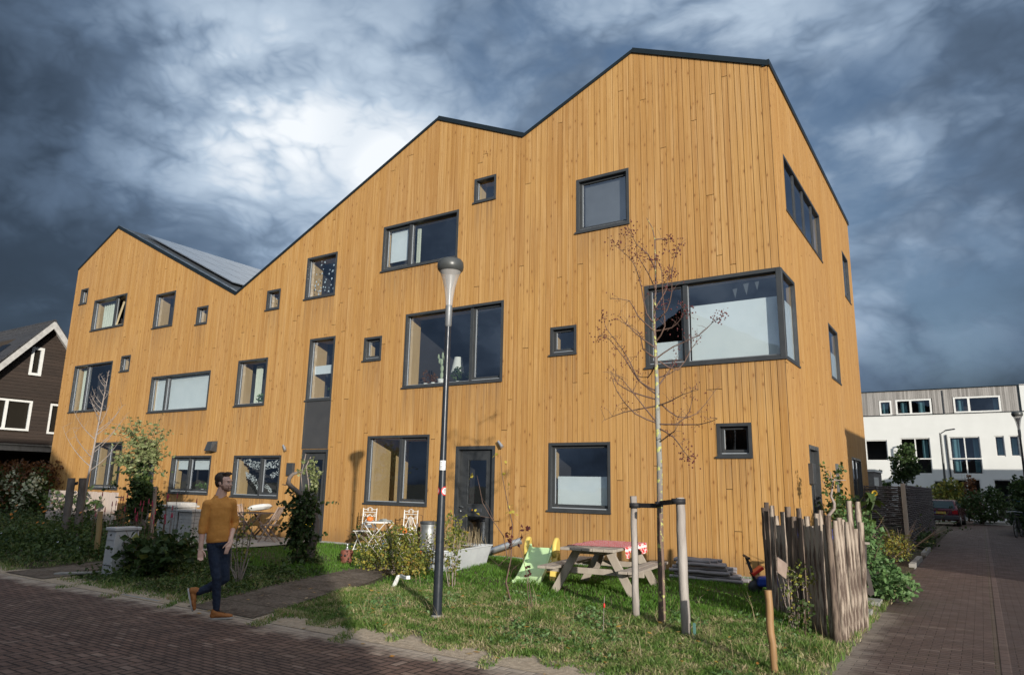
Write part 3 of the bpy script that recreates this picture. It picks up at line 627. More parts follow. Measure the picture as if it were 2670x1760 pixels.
# concrete path and gravel patio
def pathmat():
    mt,n,b=principled('worn_path',.92,0,.2); P=n.new('ShaderNodeTexCoord').outputs['Object']; x,y,z=n.sep(P)
    f1=n.noise(P,2.2,6,.65); f2=n.noise(P,22,5,.7); c=n.mix(n.mr(f1,.35,.65),(.17,.14,.115,1),(.075,.058,.045,1)); c=n.mix(n.mr(f2,.5,.68,0,.6),c,(.30,.25,.20,1)); c=n.mix(n.mr(f2,.45,.3,0,.7),c,(.04,.03,.022,1))
    q=n.M('DIVIDE',y,.62); fr=n.M('SUBTRACT',q,n.M('FLOOR',q)); j=n.mr(n.M('ADD',n.M('MINIMUM',fr,n.M('SUBTRACT',1,fr)),n.M('MULTIPLY',n.M('SUBTRACT',f2,.5),.03)),.008,.022,.7,0); c=n.mix(j,c,(.035,.04,.018,1))
    n.put(b.inputs['Base Color'],c); bp=n.new('ShaderNodeBump'); bp.inputs['Distance'].default_value=.012; n.put(bp.inputs['Height'],n.M('ADD',f2,n.M('MULTIPLY',j,-.8))); n.l.new(bp.outputs[0],b.inputs['Normal']); return mt
M_path=pathmat()
def strip(name,L,Rr,m_,z=.012,sub=6):
    mb=MB()
    for i in range(len(L)-1):
        for k in range(sub):
            a=k/sub;b=(k+1)/sub
            def q(t,s): 
                l=(L[i][0]+(L[i+1][0]-L[i][0])*t,L[i][1]+(L[i+1][1]-L[i][1])*t); r2=(Rr[i][0]+(Rr[i+1][0]-Rr[i][0])*t,Rr[i][1]+(Rr[i+1][1]-Rr[i][1])*t)
                x=l[0]+(r2[0]-l[0])*s; y=l[1]+(r2[1]-l[1])*s; return (x,y,hg(x,y)+z)
            for j in range(4): mb.face([q(a,j/4),q(a,(j+1)/4),q(b,(j+1)/4),q(b,j/4)],0,True)
    return tag(mb.build(name,m_),kind='structure')
strip('path',[(-6.3,-8.05),(-6.65,-6.6),(-7.0,-5.2),(-7.4,-3.9),(-8.6,-2.4)],[(-4.9,-8.05),(-5.25,-6.9),(-5.6,-5.6),(-6.1,-4.4),(-7.2,-2.6)],M_path,.010)
strip('path',[(-11.9,-8.0),(-11.9,-6.2)],[(-10.5,-8.0),(-10.6,-6.2)],M_path,.012)
M_gravel=mat('pale_shell_gravel',(.50,.47,.43),(.36,.33,.30),40,.9,0,.01)
strip('patio',[(-15.5,-4.9),(-15.0,-.05)],[(-12.0,-3.9),(-12.3,-.3)],M_gravel,.03)
# kerb slivers
mb=MB()
for x in np.arange(-14,1.2,1.0):
    if random.random()<.2: mb.box((x,-8.04+random.uniform(-.015,.015),-.12),(x+.985,-7.98,-.077+random.uniform(0,.006)))
tag(mb.build('kerb',M_concrete),kind='structure')
mb=MB()
for y in (5.2,6.6,9.2,10.4): mb.box((1.38,y,-.1),(1.5,y+1.2,.03))
for y in (-2.9,-1.7): mb.box((.9,y,-.05),(1.5,y+.4,.01))
tag(mb.build('kerb',M_concrete),kind='structure')

# ---------------------------------------------------------------- neighbours
M_dboard=mat('tarred_boards',(.020,.014,.011),(.055,.037,.028),5,.75,0,.004,(.6,.6,9),isl=.35)
M_tile=mat('dark_roof_tiles',(.055,.055,.06),(.035,.035,.038),4,.6,0,.01)
M_wwhite=mat('weathered_white_board',(.52,.51,.49),(.34,.33,.32),6,.7)
dh=thing('dark_gabled_house',(-34,1.45,0),'dark brown boarded house with steep tiled roof and white gable edging','house')
ox,oy=34,-1.45
def D(x,y,z): return (x+ox,y+oy,z)
mb=MB(); AP=8.72; sl_=1.20
def dtop(y): return AP-abs(y-1.45)*sl_
z=0.0
drects=[(-1.35,1.25,3.66,5.06),(2.03,3.3,3.6,5.03),(.87,1.41,6.26,7.6)]
zz=2.95; rnd=random.Random(3)
while zz<AP:
    h=.155; zt=min(zz+h,AP); 
    half=(AP-zz)/sl_; ht=(AP-zt)/sl_; y0,y1=max(1.45-half,-4.2),min(1.45+half,7.0)
    cuts=sorted([(a,b) for a,b,c,e in drects if c<zz+h*.6 and e>zz+h*.4]); y=y0; segs=[]
    for a,b in cuts:
        if a>y: segs.append((y,min(a,y1)))
        y=max(y,b)
    if y<y1: segs.append((y,y1))
    for a,b in segs:
        mb.box((-.01,a+oy,zz),(.02+.012,b+oy,zt-.008))
    zz+=h
wallm=mb.build('wall',M_dboard,dh)
mb=MB(); mb.box(D(-44,-4.2,2.75)[:2]+(2.75,),D(-34.03,7,0)[:2]+(2.96,)); mb.box((-10,-5.65,2.9),(-.06,5.55,5.0)); 
mb.mesh([(-10,-5.65+2.2*0,5),(-10,5.55,5),(-10,0,AP-.1),(-.06,-2.6,5),(-.06,2.6,5),(-.06,0,AP-.15)],[(0,1,2),(3,5,4),(0,2,5,3),(1,4,5,2)]); mb.box((-10,-5.5,0),(-4.5,5.4,2.75)); mb.box((-4.5,2.5,0),(-2,5.5,2.75)); mb.build('core_wall',M_gapdark,dh)
mb=MB(); mb.box((-.02,-5.7,2.74),(.25,5.6,3.0)); mb.box((-.02,-5.7,3.0),(.3,5.6,3.05)); mb.build('canopy_beam',M_greywood,dh)
mb=MB(); mb.box((-.1,-1.95,0),(.08,-1.75,2.74)); mb.box((-.1,3.6,0),(.08,3.8,2.74)); mb.build('post',mat('slate_post',(.10,.105,.12),(.08,.08,.09)),dh)
for sgn in(-1,1):
    mb=MB(); L=5.0; t=Vector((0,sgn*math.cos(math.atan(sl_)),-math.sin(math.atan(sl_)))); nn_=Vector((0,sgn*t.z*-1,abs(t.y))); nn_=Vector((0,sgn*math.sin(math.atan(sl_)),math.cos(math.atan(sl_))))
    M=Matrix((Vector((1,0,0)),t,nn_)).transposed().to_4x4(); M.translation=(0,0,AP+.12)
    L=6.6 if sgn>0 else 5.6
    for row in range(int(L/.32)):
        mb.box((-11,row*.32,0.02+0),( .55,row*.32+.34,.075),M@Matrix.Rotation(R_(1.5),4,'X'))
    for cx in np.arange(-11,.5,.3): mb.box((cx,0,.06),(cx+.05,L,.10),M)
    rf=mb.build('roof',M_tile,dh)
    mb=MB(); mb.box((.50+.004*(sgn>0),.004,-.20),(.56+.004*(sgn>0),L,.04),M); mb.build('bargeboard',M_wwhite,rf)
    mb=MB(); mb.box((0.04,.05,-.04-.002*(sgn>0)),(.5,L,0.0),M); mb.build('soffit',M_wwhite,rf)
    if sgn<0:
        mb=MB(); mb.box((-4.2,1.6,.12),(-.9,3.2,.17),M); mb.build('solar_panel',flat('black_solar',(.012,.016,.024),.12),rf)
mb=MB(); mb.tube([(-11,0,AP+.17),(.55,0,AP+.17)],.09,8); mb.build('ridge_tile',M_tile,dh)
def wwin(parent,y0,y1,z0,z1,mull=(),ax='x',fm=M_white,fr=.09,blind=None,off=0):
    mb=MB()
    def P(h,dd,z): return Vector((dd+off,h,z)) if ax=='x' else Vector((h,-dd+off,z))
    def bx(m_,a,b,c,e,d0,d1): m_.box(*sorted_box(P(a,d0,c),P(b,d1,e)))
    bx(mb,y0,y0+fr,z0,z1,-.06,.05);bx(mb,y1-fr,y1,z0,z1,-.06,.05);bx(mb,y0+fr,y1-fr,z0,z0+fr,-.058,.048);bx(mb,y0+fr,y1-fr,z1-fr,z1,-.058,.048)
    for f in mull: x=y0+(y1-y0)*f; bx(mb,x-fr*.6,x+fr*.6,z0+fr,z1-fr,-.055,.04)
    o=mb.build('window',fm,parent); g=MB(); g.face([P(y0+fr,-.02,z0+fr),P(y1-fr,-.02,z0+fr),P(y1-fr,-.02,z1-fr),P(y0+fr,-.02,z1-fr)]); g.build('pane',M_glass,o)
    rr=MB(); bd=-1.2
    for q in ([P(y0,bd,z0),P(y1,bd,z0),P(y1,bd,z1),P(y0,bd,z1)],[P(y0,-.06,z0),P(y0,bd,z0),P(y0,bd,z1),P(y0,-.06,z1)],[P(y1,-.06,z0),P(y1,bd,z0),P(y1,bd,z1),P(y1,-.06,z1)],[P(y0,-.06,z0),P(y1,-.06,z0),P(y1,bd,z0),P(y0,bd,z0)],[P(y0,-.06,z1),P(y0,bd,z1),P(y1,bd,z1),P(y1,-.06,z1)]): rr.face(q)
    rr.build('room_shell',M_room,o)
    if blind:
        for a,b,lo,hi in blind:
            m2=MB(); m2.face([P(y0+(y1-y0)*a,-.1,z0+(z1-z0)*lo),P(y0+(y1-y0)*b,-.1,z0+(z1-z0)*lo),P(y0+(y1-y0)*b,-.1,z0+(z1-z0)*hi),P(y0+(y1-y0)*a,-.1,z0+(z1-z0)*hi)]); m2.build('blind',M_blindg,o)
    return o
M_blindg=flat('grey_green_blind',(.38,.45,.43),.8)
wwin(dh,-1.35+oy,1.25+oy,3.66,5.06,(.6,),blind=[(.05,.56,.08,.92),(.66,.95,.32,.92)]); wwin(dh,2.03+oy,3.3+oy,3.6,5.03,(.5,),blind=[(.05,.45,.1,.4)]); wwin(dh,.87+oy,1.41+oy,6.26,7.6,fr=.12)

# white row behind
wh=thing('white_rendered_house_row',(1,43,0),'white rendered house row with grey boarded top floor at the end of the lane','house row')
M_render=mat('white_render',(.72,.73,.71),(.62,.63,.61),.8,.8,0,.001,lo=.2,hi=.8)
M_gboard=mat('greyed_boards',(.44,.42,.40),(.15,.14,.13),3,.8,0,.002,(6,6,.25),isl=.55)
H1,H2=7.02,8.76
WW=[ # (x0,x1,z0,z1,kind)
 (-3.75,-2.35,3.86,5.31),( -1.50,.30,2.95,5.42),(1.45,3.20,2.95,5.45),(4.03,4.55,4.12,5.47),(4.83,5.35,4.12,5.47),
 (-2.9,-2.3,1.0,2.4),(.3,1.0,.1,2.5),(1.45,2.98,.6,2.62),(3.7,5.6,.05,2.62),(-9,-7,3.86,5.3),(8,10,2.95,5.4),(7.4,9.6,.05,2.6)]
WT=[(-2.65,-1.85,7.06,8.12,()),(-1.60,.62,7.06,8.14,(.42,)),(1.92,4.62,7.06,8.16,(.33,)),(8,10,7.06,8.1,(.5,))]
def quadwall(mb,x0,x1,z0,z1,y,rects):
    xs=sorted({x0,x1}|{a for r in rects for a in r[:2] if x0<a<x1}); 
    for a,b in zip(xs,xs[1:]):
        mid=(a+b)/2; z=z0
        for q0,q1 in sorted([(r[2],r[3]) for r in rects if r[0]<mid<r[1]]):
            if q0>z: mb.face([(a,y,z),(b,y,z),(b,y,q0),(a,y,q0)])
            z=max(z,q1)
        if z<z1: mb.face([(a,y,z),(b,y,z),(b,y,z1),(a,y,z1)])
mb=MB(); sh_=lambda rr:[(a-1,b-1,c,e) for a,b,c,e in rr]
quadwall(mb,-14,20,-.2,H1,0,sh_([w_[:4] for w_ in WW]))
mb.box((-14,.3,H1-.05),(20,9,H1+.0)); mb.face([(-14,0,-.2),(-14,9,-.2),(-14,9,H1),(-14,0,H1)]); mb.build('wall',M_render,wh)
mb=MB(); x=-14; rnd=random.Random(8)
tops=sh_([w_[:4] for w_ in WT])
while x<5.05:
    w_=.12; 
    zs=[(H1+.03,H2)]
    for r in tops:
        if r[0]-.05<x+w_/2<r[1]+.05: zs=[(r[3]+.02,H2)]
    for a_,b_ in zs: mb.box((x,.02+rnd.uniform(0,.008),a_),(x+w_-.008,.05,b_))
    x+=w_
mb.build('upper_cladding',M_gboard,wh)
mb=MB(); mb.box((-14,.05,H1),(5.1,8,H2-.02)); 
mb.build('upper_core',M_gapdark,wh) if False else None
mb=MB(); mb.box((-14,.06,H2-.04),(5.2,9,H2+.02)); mb.box((-14,-.04,H2),(5.2,.1,H2+.05)); mb.box((-14,-.05,H1),(20,.02,H1+.05)); mb.box((4.62,-.02,H1+.05),(4.72,.04,H2)); mb.box((-14,2.2,H1),(5.1,2.3,H2)); mb.build('roof_edge',M_trim,wh)
mb=MB(); mb.box((4.72,-.04,H1+.05),(5.1,.3,H2+.07)); mb.build('end_pier',M_render,wh)
mb=MB(); mb.box((.30,-.02,H1+.05),(.37,.025,H2-.1)); mb.tube([(.36,-.06,0),(.30,-.06,5.6)],.055,8); mb.build('downpipe',M_dark,wh)
for (a,b,c,e) in [w_[:4] for w_ in WW]:
    mul=(.5,) if b-a>1.2 and (a>-3) else ()
    wwin(wh,a-1,b-1,c,e,mul,ax='y',fr=.06,off=.1)
    if e<6 and c>2.8 and c<3.2:
        mb=MB(); mb.box((a-1,-.05,c+1.0),(b-1,.0,c+1.07)); mb.build('balcony_rail',M_white,wh)
for (a,b,c,e,mul) in WT: wwin(wh,a-1,b-1,c,e,mul,ax='y',fr=.11,off=.05)
M_teal=mat('teal_curtain',(.10,.22,.26),(.06,.14,.18),6,.8,stretch=(8,8,.4))
mb=MB()
def PW(h,dd,z): return Vector((h-1,-dd,z))
for a,b,c,e in((-2.5,-2.1,7.2,8.0),(-1.3,-.9,7.2,8.0),(-.2,.2,7.2,8.0),(2.15,2.5,7.2,8.0),(4.2,4.45,7.2,8.05),(-.2,.15,4.0,5.3),(1.6,2.0,3.1,5.3),(2.8,3.1,3.1,5.3),(4.15,4.45,4.2,5.3),(4.95,5.25,4.2,5.3)): drape(mb,PW,a,b,c,e,-.3,8)
mb.build('curtain',M_teal,wh)
for x_ in(-1.7,1.05,3.35):
    mb=MB(); mb.box((x_-1,-.12,1.7),(x_-.85,0,1.95)); mb.build('wall_lamp',M_dark,wh)

# houses across the street and along the lane: they stand outside the frame, mirror in the panes and shade the ground
oh=thing('low_boarded_house',(-4,-18.2,0),'low flat roofed house across the street clad in black boards','house')
mb=MB()
for x in np.arange(0,13.6,.2): mb.box((x,-.03,0),(x+.19,0,6.15))
mb.box((0,-8,0),(13.7,-.03,6.15)); mb.build('wall',M_dboard,oh)
mb=MB(); mb.box((-.05,-8.1,6.15),(13.75,.05,6.3)); mb.build('roof',M_wwhite,oh)
for x in (1.5,5.2,9.6):
    for z in(.9,3.6):
        mb=MB(); mb.box((x,.0,z),(x+1.8,.05,z+1.3)); w0=mb.build('window',M_dark,oh); mb=MB(); mb.box((x+.1,.05,z+.1),(x+1.7,.055,z+1.2)); mb.build('pane',flat('dark_pane',(.03,.035,.045),.1),w0)
gh=thing('tall_gabled_house',(-12,-18.2,0),'tall gabled house across the street clad in black boards','house')
mb=MB(); mb.box((0,-8,0),(7.9,0,7.8)); mb.mesh([(0,0,7.8),(7.9,0,7.8),(3.5,0,10.1),(0,-8,7.8),(7.9,-8,7.8),(3.5,-8,10.1)],[(0,1,2),(3,5,4),(0,2,5,3),(1,4,5,2)]); mb.build('wall',M_dboard,gh)
mb=MB(); mb.beam((0,-4,7.85),(3.5,-4,10.15),8.2,.1,(0,0,1)); mb.beam((3.5,-4,10.15),(7.95,-4,7.82),8.2,.1,(0,0,1)); mb.build('roof',M_tile,gh)
for x in(.8,4.6):
    for z in(.9,3.8,6.0):
        mb=MB(); mb.box((x,.0,z),(x+2.2,.05,z+1.3)); w0=mb.build('window',M_dark,gh); mb=MB(); mb.box((x+.1,.05,z+.1),(x+2.1,.055,z+1.2)); mb.build('pane',flat('dark_pane',(.03,.035,.045),.1),w0)
rh=thing('brick_lane_house',(9.4,-.6,0),'brick house with flat roof beside the lane','house')
mb=MB(); mb.box((0,0,0),(9,36,5.7)); mb.build('wall',mat('brown_brick',(.16,.09,.065),(.10,.06,.045),5,.85),rh)
mb=MB(); mb.box((-.1,-.1,5.7),(9.1,36.1,5.85)); mb.build('roof',M_trim,rh)
for y in(3,9,15,22,29):
    mb=MB(); mb.box((-.05,y,1),(0,y+1.8,2.4)); w0=mb.build('window',M_white,rh); mb=MB(); mb.box((-.055,y+.1,1.1),(-.05,y+1.7,2.3)); mb.build('pane',flat('dark_pane',(.03,.035,.045),.1),w0)
# ---------------------------------------------------------------- vegetation
rnd=random.Random(21)
G4=[(0,(.030,.055,.014)),(.5,(.055,.095,.022)),(1,(.10,.15,.035))]
M_lgreen=leafmat('green_leaf',G4); M_ldark=leafmat('dark_green_leaf',[(0,(.022,.045,.014)),(.6,(.045,.08,.022)),(.88,(.085,.13,.04)),(1,(.19,.21,.07))])
M_lfresh=leafmat('fresh_green_leaf',[(0,(.05,.11,.035)),(.5,(.10,.19,.06)),(1,(.20,.31,.13))])
M_lautumn=leafmat('autumn_leaf',[(0,(.06,.09,.02)),(.45,(.14,.17,.04)),(.75,(.32,.30,.05)),(1,(.36,.20,.05))])
M_lpurple=leafmat('purple_leaf',[(0,(.05,.014,.016)),(1,(.12,.035,.03))])
M_lolive=leafmat('willow_leaf',[(0,(.10,.13,.05)),(.5,(.20,.24,.10)),(1,(.36,.38,.20))])
M_lcopper=leafmat('copper_hedge_leaf',[(0,(.05,.02,.008)),(.5,(.13,.05,.015)),(1,(.22,.10,.03))])
M_lwhite=leafmat('pale_blossom',[(0,(.35,.38,.22)),(1,(.68,.68,.52))])
M_lyel=leafmat('yellow_leaf',[(0,(.30,.26,.04)),(1,(.50,.42,.07))])
M_berry=flat('dark_red_berry',(.11,.022,.022),.5)
M_grass=leafmat('lawn_blade',[(0,(.06,.14,.018)),(.5,(.10,.23,.028)),(.85,(.15,.30,.045)),(1,(.28,.34,.10))],.45)
M_verge=leafmat('rough_grass_blade',[(0,(.07,.14,.025)),(.42,(.14,.25,.05)),(.6,(.27,.31,.11)),(.78,(.46,.39,.22)),(1,(.62,.51,.35))],.35,pn=.5,ps=3.5)
M_straw=leafmat('straw_blade',[(0,(.30,.23,.12)),(1,(.50,.42,.27))],.3)
def rv3(r=rnd):
    while 1:
        v=Vector((r.uniform(-1,1),r.uniform(-1,1),r.uniform(-1,1)))
        if .02<v.length<1: return v
def leaf(mb,p,s,asp=.45,up=.3,r=rnd,droop=0):
    d=rv3(r).normalized(); d.z=d.z*(1-up)+up*.2-droop; d.normalize(); n=rv3(r).normalized(); w=d.cross(n); 
    if w.length<.05: return
    w.normalize(); w*=s*asp; n2=d.cross(w).normalized()*s*.12
    mb.face([p,p+d*s*.5+w+n2,p+d*s,p+d*s*.5-w+n2])
def blob(mb,c,rad,n,s,asp=.45,shell=.35,r=rnd,up=.3,droop=0):
    c=Vector(c)
    if not hasattr(rad,'__len__'): rad=(rad,)*3
    for _ in range(n):
        v=rv3(r); 
        if v.length<shell: v=v.normalized()*r.uniform(shell,1)
        leaf(mb,c+Vector((v.x*rad[0],v.y*rad[1],v.z*rad[2])),s*r.uniform(.6,1.25),asp,up,r,droop)
def curve(p,q,bend,n=6,r=rnd):
    p=Vector(p);q=Vector(q); m_=(p+q)/2+Vector(bend); out=[]
    for i in range(n+1):
        t=i/n; out.append(p*(1-t)**2+m_*2*t*(1-t)+q*t*t)
    return out
def stems(mb,base,n,h,spread,r0,r1=.003,r=rnd,tips=None):
    base=Vector(base)
    for _ in range(n):
        a=r.uniform(0,6.28); s=spread*r.uniform(.3,1); q=base+Vector((math.cos(a)*s,math.sin(a)*s,h*r.uniform(.7,1.05)))
        c=curve(base+Vector((math.cos(a)*.04,math.sin(a)*.04,0)),q,(r.uniform(-.1,.1),r.uniform(-.1,.1),h*.1),5,r); mb.tube(c,[r0+(r1-r0)*i/5 for i in range(6)],5)
        if tips is not None: tips.append(c)
def sprigs(sm,lm,c,rad,n,L,ls,r,up=.6,asp=.4):
    c=Vector(c)
    for _ in range(n):
        v=rv3(r).normalized(); p=c+Vector((v.x*rad[0],v.y*rad[1],v.z*rad[2]))*.7; q=p+Vector((v.x,v.y,v.z*.6+up*r.uniform(-.2,1)))*L*r.uniform(.5,1.2); cc=curve(p,q,(r.uniform(-.1,.1)*L,r.uniform(-.1,.1)*L,.18*L),5,r); sm.tube(cc,[.006,.005,.004,.003,.0025,.002],4)
        for k in range(1,6):
            for _ in range(2): leaf(lm,cc[k]+rv3(r)*ls*.25,ls*r.uniform(.6,1.15),asp,.3,r)
def shrub(name,label,cat,base,blobs,mt,leafs,group=None,nst=6,h=None,st=.012,tw=None,asp=.45,shell=.3,seed=1,extra=None):
    r=random.Random(seed); t=thing(name,base,label,cat,group); lm=MB()
    for c,rad,n in blobs: blob(lm,c,rad,n,leafs,asp,shell,r)
    sm=MB()
    for c,rad,n in blobs: sprigs(sm,lm,c,rad if hasattr(rad,'__len__') else (rad,)*3,max(4,n//45),max(rad if hasattr(rad,'__len__') else (rad,))*.55,leafs,r,.6,asp)
    hh=h or max(c[2] for c,_,_ in blobs); sp=max(max(abs(c[0]),abs(c[1])) for c,_,_ in blobs)+.15
    stems(sm,(0,0,-.03),nst,hh,sp,st,.003,r); sm.build('stem',tw or M_twig,t); lm.build('foliage',mt,t)
    if extra: extra(t,r)
    return t

# --- the crabapple with dark red berries, staked on the lawn
TB=(-.48,-5.49)
def tpx(X,Y,dp=0):
    p=vp(1560+X/2.306,560+Y/2.306,TB); n=Vector((TB[0]-CAM.x,TB[1]-CAM.y,0)).normalized(); return p+n*dp-Vector((TB[0],TB[1],0))
tree=thing('crabapple_tree',(TB[0],TB[1],0),'slender young tree with dark red berries and lichened trunk, tied between two stakes','tree')
mb=MB(); tr=[(0,0,-.1),(.01,0,.5),(0,.01,1.0)]+[tuple(tpx(*q)) for q in((368,1500),(358,1260),(352,1000),(345,850),(336,650),(345,450),(340,150),(325,80),(290,20))]
mb.tube(tr,[.048,.042,.040,.036,.033,.027,.023,.017,.012,.008,.006,.004],10)
def lichen():
    mt,n,b=principled('lichened_bark',.85); P=n.new('ShaderNodeTexCoord').outputs['Object']; x,y,z=n.sep(P)
    c=n.mix(n.mr(n.noise(n.mapv(P,(1,1,.3)),30,4),.35,.65),(.20,.13,.10,1),(.10,.07,.06,1)); hi=n.M('MULTIPLY',n.mr(z,1.2,2.1,0,1),n.mr(z,2.9,3.6,1,0))
    c=n.mix(hi,c,n.mix(n.noise(P,40,3),(.22,.22,.20,1),(.32,.32,.30,1)))
    c=n.mix(n.mr(n.noise(P,17,3),.56,.62,0,1),c,(.46,.47,.16,1)); n.put(b.inputs['Base Color'],c); bp=n.new('ShaderNodeBump'); bp.inputs['Distance'].default_value=.004; n.put(bp.inputs['Height'],n.noise(P,60,4)); n.l.new(bp.outputs[0],b.inputs['Normal']); return mt
mb.build('trunk',lichen(),tree)
BR=[[(350,1080),(240,990),(160,860),(60,730),(0,700)],[(355,1060),(250,1000),(190,880),(130,780),(40,660),(25,590)],[(350,1110),(200,1060),(110,1000),(90,960)],
[(345,1240),(270,1150),(150,1000),(100,970)],[(350,1250),(220,1200),(120,1080),(90,990)],[(345,1150),(150,1180),(30,1220)],[(350,1255),(470,1260),(550,1180),(560,1080)],
[(350,1258),(600,1270),(700,1245)],[(380,1140),(480,1210),(600,1180),(710,1040)],[(355,860),(450,800),(600,740),(680,670),(730,650)],[(365,880),(480,930),(560,800),(620,720)],
[(340,700),(440,690),(490,650),(520,620)],[(343,640),(410,590),(440,490),(440,380),(470,270)],[(348,760),(400,680),(385,500),(380,380),(350,330)],[(337,650),(290,600),(260,450),(230,350),(190,290),(110,230)],
[(336,700),(240,620),(190,540),(80,540)],[(342,800),(230,730),(130,640)],[(344,860),(270,820),(250,740),(150,690)],[(344,450),(300,380),(240,310)],[(340,150),(380,125),(420,110)],
[(358,1280),(450,1340),(510,1430),(550,1480)],[(364,1370),(440,1320),(460,1310)],[(351,980),(430,940),(520,860)],[(353,1040),(450,900),(470,860)],[(352,1150),(430,1130),(500,1100),(590,1080)],[(343,560),(410,440),(420,330)],[(341,330),(300,260),(240,230),(190,160)],[(342,900),(300,960),(230,940)]]
bm_=MB(); be=MB(); r=random.Random(5)
dense={(0),1,9,11,12,14,13,19,20,18,25,26}
for bi,b in enumerate(BR):
    dmax=r.choice((-.45,-.3,-.15,.15,.3,.45)); pts=[]
    for i,q in enumerate(b): pts.append(tpx(q[0],q[1],dmax*i/(len(b)-1)))
    # smooth
    P2=[pts[0]]
    for i in range(len(pts)-1):
        for t in(.5,1.0):
            a0=pts[max(i-1,0)];a1=pts[i];a2=pts[i+1];a3=pts[min(i+2,len(pts)-1)]
            P2.append(.5*((2*a1)+(a2-a0)*t+(2*a0-5*a1+4*a2-a3)*t*t+(3*a1-a0-3*a2+a3)*t**3))
    n=len(P2); bm_.tube(P2,[.011-(.0085)*i/(n-1) for i in range(n)],5)
    for i in range(2,n):
        for _ in range(2):
            q=P2[i]+Vector((r.uniform(-.12,.12),r.uniform(-.12,.12),r.uniform(-.06,.16))); bm_.tube([P2[i],(P2[i]+q)/2+Vector((0,0,.015)),q],[.003,.0022,.0015],4)
            for _ in range(r.choice((0,1,1,2)) if bi not in dense else r.choice((1,2,3,4))):
                w=q+Vector((r.gauss(0,.03),r.gauss(0,.03),r.gauss(0,.03)-.012)); be.ball(w,(r.uniform(.005,.010),r.uniform(.005,.010),r.uniform(.006,.014)),6,4)
    if bi in dense:
        for _ in range(22):
            w=P2[-1]+Vector((r.gauss(0,.055),r.gauss(0,.055),r.gauss(0,.06))); be.ball(w,r.uniform(.008,.013),6,4)
bm_.build('branch',M_twig,tree); tag(be.build('berry',M_berry,tree),kind='stuff')
def stake(base,top_,rad,label,m_,group=None,name='tree_stake',seed=0):
    r=random.Random(seed); t=thing(name,(base[0],base[1],0),label,'stake',group); mb=MB(); b=Vector((0,0,-.15)); q=Vector(top_)-Vector((base[0],base[1],0)); n=9
    pts=[b.lerp(q,i/n)+Vector((r.gauss(0,.0035),r.gauss(0,.0035),0)) for i in range(n+1)]; mb.tube(pts,[rad*r.uniform(.93,1.06) for _ in pts],12); mb.build('pole',m_,t); return t
M_peeled=mat('peeled_grey_pole',(.43,.395,.37),(.21,.18,.16),9,.75,0,.006,(1,1,.18))
sL=gp(1660,1618,-.02); sR=gp(1790,1660,-.02)
stake(sL,vp(1651,1293,sL),.045,'thin peeled grey stake on the left of the berry tree',M_peeled,seed=1)
stake(sR,vp(1773,1297,sR),.054,'thick peeled grey stake on the right of the berry tree',M_peeled,seed=2)
tie=thing('tree_tie',(TB[0],TB[1],1.3),'black rubber strap tying the berry tree to its two stakes','tree tie'); mb=MB(); M_strap=flat('black_webbing',(.018,.018,.022),.7)
def band(pc,rad,z): mb.lathe([(rad,z-.032),(rad+.005,z-.032),(rad+.005,z+.032),(rad,z+.032)],16,pc[0],pc[1])
zl=vp(1651,1317,sL).z; zr=vp(1780,1307,sR).z
for pc,rad,z in(((sL.x-TB[0]+.0,sL.y-TB[1]),.066,zl-1.3),((sR.x-TB[0]-.05,sR.y-TB[1]),.078,zr-1.3),((0,0),.045,(zl+zr)/2-1.31)):
    band(pc,rad,z)
mb.beam((sL.x-TB[0],sL.y-TB[1],zl-1.3),(0,0,(zl+zr)/2-1.33),.008,.058); mb.beam((0,0,(zl+zr)/2-1.3),(sR.x-TB[0]-.05,sR.y-TB[1],zr-1.3),.008,.058); mb.build('strap',M_strap,tie)

# --- bare birch sapling with its two stakes at the left
def bare_tree(name,label,base,h,r0,nb,m_,seed,lean=(0,0),cat='tree',z0=.35,upw=.9,spread=.45,tw=2,leafmb=None,leafs=.03,ln=0):
    r=random.Random(seed); t=thing(name,base,label,cat); tm=MB(); bm2=MB(); lm=MB(); top_=Vector((lean[0],lean[1],h)); tp=curve((0,0,-.05),top_,(r.uniform(-.06,.06),0,0),10,r)
    tm.tube(tp,[r0*(1-.85*i/10) for i in range(11)],8)
    for k in range(nb):
        f=z0+(1-z0)*(k/nb)*.96; p=tp[0].lerp(tp[-1],0); i=min(int(f*10),9); p=tp[i].lerp(tp[i+1],f*10-i); a=r.uniform(0,6.28); L=h*spread*(1.05-f)*r.uniform(.7,1.2)
        q=p+Vector((math.cos(a)*L*.75,math.sin(a)*L*.75,L*upw)); c=curve(p,q,(math.cos(a)*L*.12,math.sin(a)*L*.12,-.1*L),7,r); bm2.tube(c,[r0*.38*(1-f*.5)*(1-.8*j/7) for j in range(8)],5)
        for j in range(2,8):
            for _ in range(tw):
                w=c[j]+Vector((r.uniform(-.18,.18),r.uniform(-.18,.18),r.uniform(0,.24)))*(L/1.0+.15); bm2.tube([c[j],(c[j]+w)/2+Vector((0,0,-.01)),w],[.004,.003,.0018],4)
                for _ in range(ln): leaf(lm,w+rv3(r)*.05,leafs*r.uniform(.7,1.2),.45,.3,r)
    tm.build('trunk',m_,t); bm2.build('branch',m_,t)
    if ln: lm.build('foliage',leafmb,t)
    return t
bB=gp(205,1400,0); q=gp(160,1420,0)
M_birch=mat('silver_birch_bark',(.36,.32,.29),(.24,.20,.18),20,.8)
bx_=vp(200,1400,(-15.8,-5.2)); bbase=(bx_.x,bx_.y,0)
bare_tree('birch_sapling','bare pale birch sapling standing between two posts before the left end of the timber house',bbase,4.3,.045,22,M_birch,4,(.25,.1),z0=.42,upw=.95,spread=.36,tw=1)
